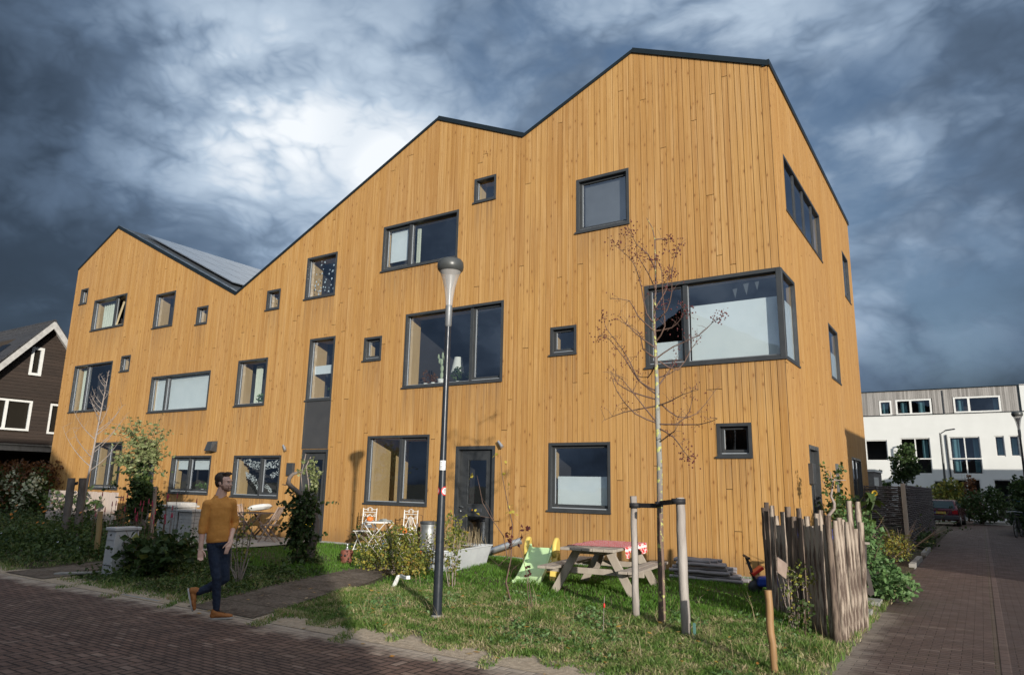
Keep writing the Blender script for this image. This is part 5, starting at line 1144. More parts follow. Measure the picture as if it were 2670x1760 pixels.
# stickers on the post: white label with lettering, red ringed round signs
def sticker_arc(parent,name,m_,z0,z1,a0,a1,rad=.0478,circle=None):
    mb=MB(); n=14; 
    if circle is None:
        for k in range(n):
            q0=a0+(a1-a0)*k/n; q1=a0+(a1-a0)*(k+1)/n; mb.face([(rad*math.cos(q0),rad*math.sin(q0),z0),(rad*math.cos(q1),rad*math.sin(q1),z0),(rad*math.cos(q1),rad*math.sin(q1),z1),(rad*math.cos(q0),rad*math.sin(q0),z1)])
    else:
        zc,rr=circle; ac=(a0+a1)/2; pts=[]
        for k in range(-12,12):
            h0=rr*k/12; h1=rr*(k+1)/12; v0=math.sqrt(max(rr*rr-h0*h0,0)); v1=math.sqrt(max(rr*rr-h1*h1,0)); q0=ac+h0/rad; q1=ac+h1/rad
            mb.face([(rad*math.cos(q0),rad*math.sin(q0),zc-v0),(rad*math.cos(q1),rad*math.sin(q1),zc-v1),(rad*math.cos(q1),rad*math.sin(q1),zc+v1),(rad*math.cos(q0),rad*math.sin(q0),zc+v0)])
    return mb.build(name,m_,parent)
aC=math.atan2(-14.2+6.7,2.95+3.02)
M_red=flat('signal_red',(.62,.03,.03),.5); M_lw=flat('label_white',(.8,.82,.84),.5); M_ink=flat('label_ink',(.10,.13,.15),.6)
sk=sticker_arc(sl0,'label_plate',M_lw,1.87,1.995,aC-1.0,aC+.85)
def texto(txt,size,loc,rot,m_,parent,name='lettering',ext=.0004):
    cu=bpy.data.curves.new(name,'FONT'); cu.body=txt; cu.size=size; cu.align_x='CENTER'; cu.align_y='CENTER'; cu.extrude=ext; cu.materials.append(m_); tmp=bpy.data.objects.new(name,cu); COL.objects.link(tmp)
    dg=bpy.context.evaluated_depsgraph_get(); me=bpy.data.meshes.new_from_object(tmp.evaluated_get(dg)); bpy.data.objects.remove(tmp); o=bpy.data.objects.new(name,me); link(o,parent); o.location=loc; o.rotation_euler=rot; return o
# blurred figures on the label, wrapped as small strokes
mb=MB()
for z0,z1,rows in((1.945,1.978,((-.62,-.45),(-.35,-.3),(.25,.42))),(1.89,1.925,((-.66,-.55),(-.45,-.28),(-.12,.05),(.25,.38)))):
    for a,b in rows: 
        for(q0,q1,w0,w1) in((a,a+.05,z0,z1),(a,b,z1-.008,z1),(b-.05,b,(z0+z1)/2,z1),(a,b,z0,z0+.007)): 
            R2=.0484; mb.face([(R2*math.cos(aC+q0),R2*math.sin(aC+q0),w0),(R2*math.cos(aC+q1),R2*math.sin(aC+q1),w0),(R2*math.cos(aC+q1),R2*math.sin(aC+q1),w1),(R2*math.cos(aC+q0),R2*math.sin(aC+q0),w1)])
mb.build('lettering',M_ink,sk)
for off in(.95,-1.75):
    c1_=sticker_arc(sl0,'round_sign',M_red,0,0,aC+off-.1,aC+off+.1,.0522,(1.60,.060)); c2_=sticker_arc(c1_,'sign_face',M_lw,0,0,aC+off-.1,aC+off+.1,.0526,(1.60,.044))
    for (h0,h1,v0,v1) in((-.35,-.2,-.03,.03),(-.05,.35,.022,.032),(-.05,.1,0,.03),(.0,.35,-.002,.006),(.25,.38,-.03,.0),(-.05,.35,-.032,-.024)):
        mb=MB(); q0=aC+off+h0;q1=aC+off+h1; R2=.0530; mb.face([(R2*math.cos(q0),R2*math.sin(q0),1.6+v0),(R2*math.cos(q1),R2*math.sin(q1),1.6+v0),(R2*math.cos(q1),R2*math.sin(q1),1.6+v1),(R2*math.cos(q0),R2*math.sin(q0),1.6+v1)]); mb.build('sign_stroke',M_ink,c2_)
street_lamp((4.36,18.4,-.08),'distant dark post with glass tulip head at the right edge of the frame')
rl=thing('road_lamp',(1.05,40.5,0),'tall thin grey lamp mast with a small flat head in front of the white houses','street lamp'); mb=MB(); mb.tube([(0,0,-.1),(0,0,2),(0,0,5.55)],[.09,.075,.06],12); mb.build('pole',M_cap,rl); mb=MB(); mb.beam((0,0,5.5),(.35,-.1,5.72),.05,.05); mb.beam((.3,-.1,5.7),(.85,-.2,5.78),.2,.07); mb.build('lamp_head',M_dark,rl)
# ---------------------------------------------------------------- utility cabinet
M_cab=mat('grey_polycarbonate',(.50,.505,.51),(.44,.445,.45),3,.55,bump=.0006); 
ca=thing('utility_cabinet',(-9.88,-7.06,-.05),'plain grey utility cabinet with a lid, standing at the street edge','utility cabinet')
mb=MB(); vs=[(-.15,-.23,-.05),(.15,-.23,-.05),(.15,.22,-.05),(-.15,.22,-.05),(-.135,-.21,.77),(.135,-.21,.77),(.135,.21,.77),(-.135,.21,.77)]; mb.mesh(vs,[(0,3,2,1),(4,5,6,7),(0,1,5,4),(1,2,6,5),(2,3,7,6),(3,0,4,7)]); mb.build('body',M_cab,ca,bevel=.012)
mb=MB(); mb.box((-.16,-.24,.77),(.16,.24,.825)); mb.build('lid',M_cab,ca,bevel=.012)
mb=MB(); mb.box((-.14,-.232,.19),(.14,-.215,.198)); mb.build('door_gap',M_black,ca); mb=MB(); mb.lathe([(0,0),(.018,0),(.018,.014),(0,.014)],12,M=Matrix.Translation((0,-.21,.70))@Matrix.Rotation(R_(90),4,'X')); mb.build('lock',M_dark,ca)
for k in range(3):
    mb=MB(); mb.box((-.11,-.226,.36+k*.13),(.11,-.21,.364+k*.13)); mb.build('body_rib',M_cab,ca)
# ---------------------------------------------------------------- picnic table
pa=Vector((-2.27,-3.75,-.03)); ang=R_(7)
pt=thing('picnic_table',tuple(pa+Vector((0,0,-.01))),'weathered grey wooden picnic table with two fixed benches','picnic table',rz=ang)
# local: +y runs away from the camera, x across
Lt=1.85; y0=-.33
for k in range(5):
    mb=MB(); x=-.44+k*.177; mb.box((x,y0,.70),(x+.168,y0+Lt,.742)); mb.build('table_board',M_greywood,pt,bevel=.006)
for sx in(-1,1):
    for k in range(2):
        mb=MB(); x=sx*.66-.145+k*.148; mb.box((x,y0-.05,.405),(x+.138,y0+Lt+.02,.445)); mb.build('bench_board',M_greywood,pt,bevel=.006)
    for yy in(0,1.32):
        mb=MB(); mb.beam((sx*.68,yy-.03,-.02),(sx*.26,yy-.03,.70),.125,.045,(0,1,0),ext=.0); 
        # beam width along y small: flat plank leaning outwards
        mb.build('leg',M_greywood,pt,bevel=.005)
for yy in(0,1.32):
    mb=MB(); mb.box((-.8,yy+.0,.33),(.8,yy+.045,.42)); mb.build('cross_brace',M_greywood,pt,bevel=.004)
    mb=MB(); mb.box((-.36,yy+.0,.63),(.36,yy+.045,.70)); mb.build('cross_brace',M_greywood,pt,bevel=.004)
mb=MB(); mb.beam((0,.06,.36),(0,.55,.68),.07,.04); mb.beam((0,1.26,.36),(0,.8,.68),.07,.04); mb.build('diagonal_brace',M_greywood,pt)
def clothmat():
    mt,n,b=principled('red_white_cloth',.85,0,.2); P=n.new('ShaderNodeTexCoord').outputs['Object']; x,y,z=n.sep(P)
    u_=n.M('DIVIDE',n.M('ADD',x,n.M('MULTIPLY',z,.9)),.052); v_=n.M('DIVIDE',n.M('ADD',y,n.M('MULTIPLY',z,.3)),.052); i=n.M('FLOOR',u_); j=n.M('FLOOR',v_); fu=n.M('SUBTRACT',u_,i); fv=n.M('SUBTRACT',v_,j)
    par=n.M('FLOORED_MODULO',n.M('ADD',i,j),2); s_=n.M('SUBTRACT',n.M('MULTIPLY',par,2),1); dd=n.M('ABSOLUTE',n.M('SUBTRACT',n.M('SUBTRACT',fu,.5),n.M('MULTIPLY',s_,n.M('MULTIPLY',n.M('SUBTRACT',fv,.5),.9)))); mk=n.M('LESS_THAN',dd,.17)
    mk=n.M('MULTIPLY',mk,n.M('LESS_THAN',n.M('ABSOLUTE',n.M('SUBTRACT',fv,.5)),.42)); ed=n.M('GREATER_THAN',n.M('ABSOLUTE',n.M('SUBTRACT',x,.0)),.44); ed2=n.M('MULTIPLY',ed,n.M('LESS_THAN',n.M('ABSOLUTE',n.M('SUBTRACT',z,.70)),.018))
    c=n.mix(mk,(.62,.055,.06,1),(.80,.76,.74,1)); c=n.mix(ed2,c,(.80,.74,.72,1)); n.put(b.inputs['Base Color'],c); return mt
tc=thing('tablecloth',tuple(pa+Vector((0,0,-.01))),'red cloth with white pattern draped over the far half of the picnic table','tablecloth',rz=ang)
mb=MB(); nx_,ny_=44,26; ya,yb=y0+.42,y0+Lt-.12; vs=[]
for j in range(ny_+1):
    for i in range(nx_+1):
        s_=(i/nx_-.5)*(.93+.36); y=ya+(yb-ya)*j/ny_; hx=.465; x=max(-hx,min(hx,s_)); drop=max(0,abs(s_)-hx); drop*=.55+.45*math.sin(j/ny_*9+ (1 if s_>0 else 4)); z=.749-drop*.95+.004*math.sin(i*.7)*math.sin(j*.6); out=.02*math.sin(j*.9)*(drop>0)+drop*.12
        vs.append((x+(out if s_>0 else -out),y+.10*s_*0+ (.12*(i/nx_-.5)),z))
mb.mesh(vs,[(j*(nx_+1)+i,j*(nx_+1)+i+1,(j+1)*(nx_+1)+i+1,(j+1)*(nx_+1)+i) for j in range(ny_) for i in range(nx_)],0,True); mb.build('cloth',clothmat(),tc)
# ---------------------------------------------------------------- toddler slide
M_pgreen=flat('pastel_green_plastic',(.50,.70,.38),.35); M_pyel=flat('yellow_plastic',(.74,.56,.14),.35)
gb=gp(1372,1528,-.02); gt=vp(1400,1448,(gb.x-.25,gb.y+.75))
sv=Vector((gt.x-gb.x,gt.y-gb.y,0)); sld=thing('toddler_slide',(-3.62,-3.62,-.03),'small green plastic slide with yellow side handles beside the picnic table','slide',rz=R_(14))
mb=MB(); n=14; prof=[(t*.95,.035+.50*(t**1.5*(1-.25*t)+.25*t**3)*1.05) for t in[i/n for i in range(n+1)]]
vs=[];wd=.225
for (y,z) in prof: vs+= [(-wd,y,z+.06),(-wd+.03,y,z+.06),(-wd+.045,y,z),(wd-.045,y,z),(wd-.03,y,z+.06),(wd,y,z+.06),(wd,y,z-.03),(-wd,y,z-.03)]
fs=[(i*8+k,i*8+(k+1)%8,(i+1)*8+(k+1)%8,(i+1)*8+k) for i in range(n) for k in range(8)]+[tuple(range(8)),tuple(range(n*8+7,n*8-1,-1))]
mb.mesh(vs,fs,0,False); mb.build('chute',M_pgreen,sld,bevel=.006)
for sx in(-1,1):
    mb=MB(); pr=[]
    for i in range(22):
        a=2*math.pi*i/22; pr.append((.98+.16*math.cos(a)+.03*math.sin(a),.56+.19*math.sin(a)))
    k=len(pr)
    for sc,xo in((1,0),):
        rings=[]
        for xo_,f_ in((.225,.82),(.232,.95),(.25,1.0),(.285,1.0),(.30,.93),(.305,.8)): rings.append([(sx*xo_,.98+(y-.98)*f_,.56+(z-.56)*f_) for y,z in pr])
        vs=[p for rg_ in rings for p in rg_]; m_=len(rings); mb.mesh(vs,[(i*k+j,i*k+(j+1)%k,(i+1)*k+(j+1)%k,(i+1)*k+j) for i in range(m_-1) for j in range(k)],0,True); mb.face(rings[0][::-1]); mb.face(rings[-1])
    mb.beam((sx*.265,.92,.48),(sx*.265,.74,0),.05,.10,(1,0,0)); mb.beam((sx*.265,1.05,.48),(sx*.265,1.22,0),.05,.10,(1,0,0)); mb.build('side_handle',M_pyel,sld)
for k in range(3):
    mb=MB(); mb.box((-.22,.98+k*.0,.12+k*.15),(.22,1.12,.15+k*.15)); mb.build('step',M_pyel,sld,bevel=.01)
# ---------------------------------------------------------------- stack of split poles
M_pole2=mat('silvered_round_pole',(.36,.34,.35),(.15,.13,.13),12,.75,0,.004,(.2,1,1),isl=.3)
r=random.Random(4); k=0
for lay in range(6):
    for j in range(3):
        y=-1.0+j*.17-(.0 if lay%2 else .05); z=.04+lay*.060; ex=.06*math.sin(lay*2+j); xa=-2.05+ex+.02*lay; xb=-.72+ex-.09*lay+.02*r.random()
        if j==0 and lay==5: xb-=.1
        t=thing('wooden_pole',(xa,y,z),'%s split pole %s stacked against the timber wall'%(('lowest','second lowest','third lowest','third highest','second highest','topmost')[lay],('at the front of its layer','in the middle of its layer','at the back of its layer')[j]),'pole','silvered poles stacked against the wall')
        mb=MB(); n=6; pts=[(0+(xb-xa)*i/n,r.gauss(0,.006),r.gauss(0,.005)) for i in range(n+1)]; mb.tube(pts,[.032*r.uniform(.85,1.1) for _ in pts],8); mb.build('pole',M_pole2,t)
# ---------------------------------------------------------------- zinc trough with plants
tr_=thing('zinc_trough',(-6.02,-2.35,0),'long pale zinc trough with rounded near end, planted with dry grasses, before the door','planter',rz=R_(8)); mb=MB()
def troughring(sc,z,n=16):
    pts=[]; hl=.72*sc+ .0; w_=.33*sc
    for k in range(n+1): a=math.pi+math.pi*k/n; pts.append((w_*math.cos(a),-hl+w_*math.sin(a)*1.1,z))
    pts+=[(w_,hl+.15,z),(-w_,hl+.15,z)]; return pts
rs=[troughring(.82,.0),troughring(.9,.18),troughring(1.0,.37),troughring(1.04,.38),troughring(1.04,.405),troughring(.97,.405),troughring(.95,.33)]; k=len(rs[0])
for a,b in zip(rs,rs[1:]): mb.mesh(a+b,[(i,(i+1)%k,k+(i+1)%k,k+i) for i in range(k)],0,False)
mb.build('shell',mat('pale_zinc',(.52,.56,.59),(.40,.43,.46),4,.55,.0,bump=.001),tr_); mb=MB(); mb.face(troughring(.94,.35)); mb.build('soil',M_soil,tr_)
sg=thing('trough_grasses',(-6.02,-2.35,.4),'dry golden stalks and yellow leaves growing in the zinc trough','plant',rz=R_(8)); mb=MB(); lm=MB(); r=random.Random(6)
for _ in range(150):
    x=r.uniform(-.25,.25); y=r.uniform(-.9,.8); h=r.uniform(.15,.5)*(1.2 if y<-.2 else .8); mb.tube([(x,y,0),(x+r.gauss(0,.03),y+r.gauss(0,.03),h)],[.005,.002],4)
    if y<.1 and r.random()<.9:
        for _ in range(5): leaf(lm,Vector((x,y,h*r.uniform(.3,1)))+rv3(r)*.05,.05,.4,.3,r)
mb.build('stalk',M_straw,sg); lm.build('foliage',M_lautumn,sg)
# ---------------------------------------------------------------- zinc cylinder pot, watering tube
zc_=thing('metal_bin',(-7.98,-.9,0),'tall ribbed zinc cylinder standing between the bistro chair and the lamp post','bin'); mb=MB(); mb.lathe([(0,0),(.2,0),(.205,.02),(.2,.05)]+[(.2+.004*(i%2),.08+i*.05) for i in range(12)]+[(.205,.72),(.21,.76),(.2,.76),(.19,.7),(0,.69)],28); mb.build('body',M_steel,zc_)
mb=MB(); mb.lathe([(.2,.70),(.214,.71),(.214,.765),(.2,.77)],28); mb.build('rim',M_dark,zc_)
tb_=gp(1330,1470,0); wt=thing('zinc_tube',tuple(tb_+Vector((-.4,.3,.25))),'zinc tube with a dark mouth leaning over the grass beside the trough','tube'); mb=MB(); mb.tube([(-.55,-.3,-.18),(-.2,-.1,-.02),(.35,.2,.2)],[.03,.065,.075],14,cap=False); mb.build('body',M_silver,wt); mb=MB(); mb.lathe([(.0,0),(.07,0)],14,M=Matrix.Translation((.345,.197,.197))@Vector((.55,.3,.22)).to_track_quat('Z','Y').to_matrix().to_4x4()); mb.build('mouth',M_black,wt)
# white bracket half hidden in the grass
wb_=gp(1024,1531,-.02); wbx=thing('white_stool',tuple(wb_),'upturned white garden stool leg poking out of the rough grass','stool'); 
L=polyw((wb_.x,wb_.y),[(940+X/12.06,1430+Y/12.06) for X,Y in((1030,1180),(1190,840),(1290,820),(1400,870),(1540,860))]); mb=MB()
for p,q in zip(L,L[1:]): mb.beam(p,q,.055,.04,(0,1,0),ext=.012)
mb.build('leg',M_white,wbx,bevel=.006)
# ---------------------------------------------------------------- clay head
gn=gp(903,1470,0); cg=thing('clay_pot_figure',tuple(gn),'small red brown ribbed clay figure with a silver knob on the lawn','garden ornament'); mb=MB(); mb.lathe([(0,0),(.10,0),(.125,.05),(.105,.09),(.135,.13),(.115,.18),(.135,.22),(.12,.27),(.0,.29)],16); mb.build('body',mat('red_clay',(.24,.08,.05),(.12,.045,.035),14,.6,0,.01),cg)
for sx in(-.05,.05):
    mb=MB(); mb.ball((sx+.03,-.125,.18),.022,8,6); mb.build('eye_boss',M_black,cg)
mb=MB(); mb.lathe([(.045,.28),(.02,.31),(.015,.36),(.03,.38),(0,.41)],12); mb.build('knob',M_silver,cg)
# ---------------------------------------------------------------- white bistro set
def scroll(mb,c,r0,turns,dirx,rad=.007,y=0):
    pts=[];n=18
    for i in range(n+1):
        a=turns*2*math.pi*i/n; rr=r0*(1-.75*i/n); pts.append((c[0]+dirx*rr*math.sin(a),y,c[1]+rr*math.cos(a)))
    mb.tube(pts,rad,5)
def bistro_chair(loc,rz,label):
    t=thing('bistro_chair',loc,label,'chair','white wrought iron bistro chairs',rz); w_=.19
    for sx in(-1,1):
        mb=MB(); mb.tube([(sx*w_,.20,1.0),(sx*w_,.17,.46),(sx*w_,-.06,.2),(sx*w_,-.20,0)],.012,8); mb.build('leg',M_white,t)
        mb=MB(); mb.tube([(sx*(w_-.025),-.2,.45),(sx*(w_-.025),0,.23),(sx*(w_-.025),.22,0)],.011,8); mb.build('leg',M_white,t)
    mb=MB(); mb.tube([(-w_,-.18,.03),(w_,-.18,.03)],.009,6); mb.tube([(-w_+.02,.2,.03),(w_-.02,.2,.03)],.009,6); mb.build('stretcher',M_white,t)
    mb=MB(); mb.box((-w_-.02,-.22,.445),(w_+.02,.17,.465)); mb.build('seat',M_white,t,bevel=.006)
    mb=MB(); Y=.192; mb.tube([(-w_,Y,.90),(w_,Y,.90)],.009,6); mb.tube([(-w_,Y,.53),(w_,Y,.53)],.010,6)
    mb.tube([(-w_,Y,.97),(-.1,Y,.965),(-.05,Y,1.0),(0,Y,1.02),(.05,Y,1.0),(.1,Y,.965),(w_,Y,.97)],.009,6)
    for sx in(-1,1):
        mb.tube([(sx*.05,Y,.82),(sx*.09,Y,.72),(sx*.15,Y,.62),(sx*.13,Y,.56)],.009,6); scroll(mb,(sx*.14,.83),.045,1.3,sx,.007,Y); scroll(mb,(sx*.145,.62),.04,1.2,-sx,.007,Y); mb.tube([(sx*.03,Y,.82),(sx*.045,Y,.7),(sx*.03,Y,.56)],.007,5); scroll(mb,(sx*.06,.955),.03,1.1,-sx,.007,Y)
    mb.tube([(-.09,Y,.80),(0,Y,.85),(.09,Y,.80)],.009,6); mb.tube([(0,Y,.85),(0,Y,.55)],.007,5); mb.ball((0,Y,.57),(.09,.01,.045),10,6); mb.build('backrest',M_white,t); return t
cA=Vector((-9.98,-.95,0)); cB=Vector((-8.62,-.98,0))
bistro_chair(tuple(cA),R_(14),'white wrought iron bistro chair left of the round bistro table'); bistro_chair(tuple(cB),R_(8),'white wrought iron bistro chair with a pumpkin on its seat, right of the bistro table')
bt=thing('bistro_table',(-9.25,-1.25,0),'small white round iron bistro table with crossed legs','table',rz=R_(10)); mb=MB(); mb.lathe([(0,.72),(.34,.72),(.345,.70),(.335,.69),(.335,.71),(0,.712)],32); mb.build('tabletop',M_white,bt)
for sx in(-1,1):
    mb=MB(); mb.tube([(sx*.3,-.2,.69),(sx*.0,-.2,.37),(-sx*.33,-.2,0)],.011,7); mb.build('leg',M_white,bt)
    mb=MB(); mb.tube([(sx*.3,.2,.69),(sx*.0,.2,.37),(-sx*.33,.2,0)],.011,7); mb.build('leg',M_white,bt)
mb=MB(); mb.tube([(-.33,-.2,.02),(-.33,.2,.02)],.009,6); mb.tube([(.33,-.2,.02),(.33,.2,.02)],.009,6); mb.tube([(0,-.2,.37),(0,.2,.37)],.009,6); mb.build('stretcher',M_white,bt)
def pumpkin(loc,rad,label):
    t=thing('pumpkin',loc,label,'pumpkin','orange pumpkins'); mb=MB(); vs=[];n=40;m_=12
    for i in range(m_+1):
        th=math.pi*i/m_
        for k in range(n): ph=2*math.pi*k/n; q=rad*(1-.09*abs(math.sin(ph*5))**.5*0-.08*abs(math.cos(ph*5))**4); vs.append((q*math.sin(th)*math.cos(ph),q*math.sin(th)*math.sin(ph),rad*.72*(math.cos(th)*(1-.12*math.exp(-(th/.4)**2)))+rad*.68))
    mb.mesh(vs,[(i*n+k,(i+1)*n+k,(i+1)*n+(k+1)%n,i*n+(k+1)%n) for i in range(m_) for k in range(n)],0,True); mb.build('rind',mat('pumpkin_skin',(.72,.20,.03),(.60,.14,.02),5,.45),t); mb=MB(); mb.tube([(0,0,rad*1.2),(.01,0,rad*1.5),(.03,0,rad*1.62)],[.018,.012,.012],6); mb.build('stalk',M_lautumn,t)
pumpkin((-9.38,-1.42,.725),.085,'orange pumpkin on the round bistro table'); pumpkin((cB.x-.02,cB.y-.05,.466),.10,'orange pumpkin on the seat of the right bistro chair'); pumpkin((-7.75,-1.35,0),.13,'orange pumpkin on the ground below the right bistro chair')
mg=thing('patterned_tray',(-9.12,-1.2,.725),'patterned black and white tray cloth heaped on the bistro table','tray'); mb=MB(); r=random.Random(2)
for k in range(26): a=r.uniform(0,6.28); q=r.uniform(0,.17); mb.box((q*math.cos(a)-.04,q*math.sin(a)-.03,0),(q*math.cos(a)+.04,q*math.sin(a)+.03,.02+.07*(1-q/.17)*r.random()))
mb.build('cloth',mat('monochrome_cloth',(.5,.52,.5),(.04,.05,.05),30,.7,isl=.6),mg)
# iron trellis behind the chairs
for x_,lab in((-10.75,'thin rusty plant trellis left of the bistro set'),(-8.95,'thin rusty plant trellis behind the bistro table')):
    t=thing('plant_trellis',(x_,-.35,0),lab,'trellis'); mb=MB(); mb.tube([(0,0,0),(0,0,.95)],.008,5); mb.tube([(0,0,.85),(.18,0,.88),(.3,0,.86)],.005,5); scroll(mb,(.12,.62),.09,1.3,1,.005); mb.tube([(.3,0,0),(.3,0,.86)],.006,5); mb.build('frame',flat('rusty_iron',(.06,.035,.025),.8),t)
shrub('pot_plant','dark leafed bush under the round bistro table','shrub',(-9.3,-.7,0),[((0,0,.3),(.3,.25,.25),160),((1.0,0,.35),(.2,.2,.3),90),((-1.3,.1,.3),(.15,.15,.25),60)],M_ldark,.07,None,6,.6,.008,M_twig,seed=30)
bl=thing('blue_toy',(-7.75,-2.65,.0),'small bright blue plastic toy among the yellowing bush','toy'); mb=MB(); mb.tube([(0,0,.30),(0,0,.36),(0,0,.42),(0,0,.47)],[.05,.05,.03,.05],10); mb.tube([(0,0,0),(0,0,.3)],.01,6); mb.build('body',flat('sky_blue_plastic',(.05,.36,.68),.35),bl)
# yellow potted flowers by door two
yf=thing('flower_pot',(-11.9,-1.0,0),'dark hanging pot of yellow flowers beside the second door','flower pot'); mb=MB(); mb.lathe([(0,.18),(.12,.18),(.16,.42),(.13,.40),(0,.38)],14); mb.build('pot',M_dark,yf); mb=MB(); blob(mb,(0,0,.5),(.17,.17,.13),120,.06,.5,.1,r); mb.build('blossom',M_yellowp,yf)
# ---------------------------------------------------------------- folding wooden chairs and table
M_teak=mat('worn_teak',(.38,.29,.24),(.22,.16,.13),10,.7,0,.002,(1,1,.4)); M_darkteak=mat('dark_teak',(.08,.055,.045),(.05,.035,.03),10,.65)
def fold_chair(loc,rz,label,m_):
    t=thing('folding_chair',loc,label,'chair','wooden folding garden chairs',rz)
    for sx in(-1,1):
        mb=MB(); mb.beam((sx*.2,.28,.92),(sx*.2,-.22,0),.03,.045,(1,0,0)); mb.build('leg',m_,t); mb=MB(); mb.beam((sx*.17,-.2,.44),(sx*.17,.25,0),.03,.045,(1,0,0)); mb.build('leg',m_,t)
    mb=MB()
    for k in range(5): mb.box((-.2,-.2+k*.085,.435),(.2,-.13+k*.085,.455))
    mb.build('seat',m_,t); mb=MB()
    for k in range(4): x=-.13+k*.086-.028; vs=[(x,.13,.60),(x+.055,.13,.60),(x+.055,.25,.88),(x,.25,.88),(x,.145,.595),(x+.055,.145,.595),(x+.055,.265,.875),(x,.265,.875)]; mb.mesh(vs,[(0,1,2,3),(7,6,5,4),(0,4,5,1),(1,5,6,2),(2,6,7,3),(3,7,4,0)])
    mb.beam((-.2,.14,.60),(.2,.14,.60),.02,.04); mb.beam((-.2,.26,.89),(.2,.26,.89),.02,.04); mb.build('backrest',m_,t); return t
# pixel anchored spots on the patio
pc=gp(712,1405,.03); fold_chair((-13.0,-1.4,.03),R_(-62),'pale folding chair on the gravel, right of the dark garden table',M_teak); fold_chair((-15.0,-.95,.03),R_(80),'grey folding chair half hidden behind the dark garden table',M_teak)
gt_=thing('garden_table',(-14.1,-1.0,.03),'dark wooden folding garden table on the pale gravel','table',rz=R_(8)); mb=MB()
for k in range(7): mb.box((-.45+k*.13,-.32,.70),(-.33+k*.13,.32,.725))
mb.build('tabletop',M_darkteak,gt_)
for sx in(-1,1):
    for sy in(-1,1):
        mb=MB(); mb.beam((sx*.4,sy*.28,.70),(-sx*.36,sy*.28,0),.03,.05,(0,1,0)); mb.build('leg',M_darkteak,gt_)
cu_=thing('cushion',(-14.0,-1.0,.755),'white cushion lying on the dark garden table','cushion',rz=R_(15)); mb=MB(); vs=[];n=10
for s_ in(1,-1):
    for j in range(n+1):
        for i in range(n+1): a=i/n*2-1;b=j/n*2-1; vs.append((a*.3*(1-.06*b*b),b*.2*(1-.06*a*a),.14+s_*.085*(max(0,(1-a**4))*max(0,(1-b**4)))**.5+.16*(a*.5+.5)*.5-.04))
k=(n+1)**2; mb.mesh(vs,[(j*(n+1)+i,j*(n+1)+i+1,(j+1)*(n+1)+i+1,(j+1)*(n+1)+i) for j in range(n) for i in range(n)]+[(k+j*(n+1)+i,k+(j+1)*(n+1)+i,k+(j+1)*(n+1)+i+1,k+j*(n+1)+i+1) for j in range(n) for i in range(n)],0,True); mb.build('cover',flat('white_cotton',(.74,.74,.72),.85),cu_)
# ---------------------------------------------------------------- stacks of grey pavers
M_pav=mat('pale_grey_paver',(.50,.49,.47),(.36,.35,.34),9,.85,0,.003,isl=.4)
for(px,wd_,dp_,nl,lab) in((452,.95,.55,9,'longer stack of pale grey pavers with a slab on top, left of the walking man'),(497,.6,.5,8,'shorter stack of pale grey pavers directly left of the walking man')):
    b=vp(px,1425,(-16.3,-2.6)) if px<480 else vp(px,1425,(-15.6,-3.1)); t=thing('paver_stack',(b.x,b.y,0),lab,'paver stack','stacked grey pavers'); mb=MB()
    for l in range(nl):
        k=5 if px<480 else 4
        for i in range(k): mb.box((-wd_/2+wd_*i/k+.004,-dp_/2,.02+l*.092),(-wd_/2+wd_*(i+1)/k-.004,dp_/2,.105+l*.092),Matrix.Rotation(R_(random.uniform(-1,1)),4,'Z'))
    mb.build('pavers',M_pav,t); mb=MB(); mb.box((-wd_/2-.14,-dp_/2-.06,.03+nl*.092),(wd_/2+.05,dp_/2+.05,.08+nl*.092)); mb.box((-wd_/2+.25,-dp_/2+.05,.08+nl*.092),(wd_/2,dp_/2,.16+nl*.092)) if px<480 else None; mb.build('top_slab',M_pav,t,bevel=.006)
# ---------------------------------------------------------------- pale board fence on the left
wf_=thing('board_fence',(-25.7,-1.2,0),'low fence of pale bleached boards before the left end of the timber house','fence'); M_bleach=mat('bleached_board',(.60,.50,.44),(.42,.34,.29),4,.8,0,.002,(5,5,.4),isl=.45)
x=0; r=random.Random(8)
for k in range(24):
    mb=MB(); mb.box((k*.195,-.012+r.uniform(-.004,.004),.0),(k*.195+.188,.012,1.14+r.uniform(-.012,.012))); mb.build('board',M_bleach,wf_)
for z in(.25,.85): mb=MB(); mb.box((0,.013,z),(4.65,.05,z+.09)); mb.build('rail',M_bleach,wf_)
for z in(.42,.98):
    for x_ in(.1,4.55): mb=MB(); mb.box((x_,-.022,z),(x_+.5,-.014,z+.035)); mb.build('hinge',M_dark,wf_)
for i,(px,py,ht,lab,mm) in enumerate(((255,1420,1.15,'short yellowish stake behind the grey cabinet',mat('fresh_stake',(.36,.26,.12),(.26,.18,.08),10,.8,0,.003,(1,1,.2))),)):
    b=vp(px,py,(-12.6,-6.1)); q=vp(262,1333,(-12.6,-6.1)); stake((b.x,b.y,0),q,.05,lab,mm,seed=40+i)
t=thing('white_slab',tuple(gp(205,1496,-.05)),'thin white slab lying on the soil by the street edge, left of the cabinet','slab',rz=R_(28)); mb=MB(); mb.box((-.42,-.07,0),(.42,.07,.035),Matrix.Rotation(R_(-3),4,'Y')); mb.build('slab',M_concrete,t,bevel=.01)
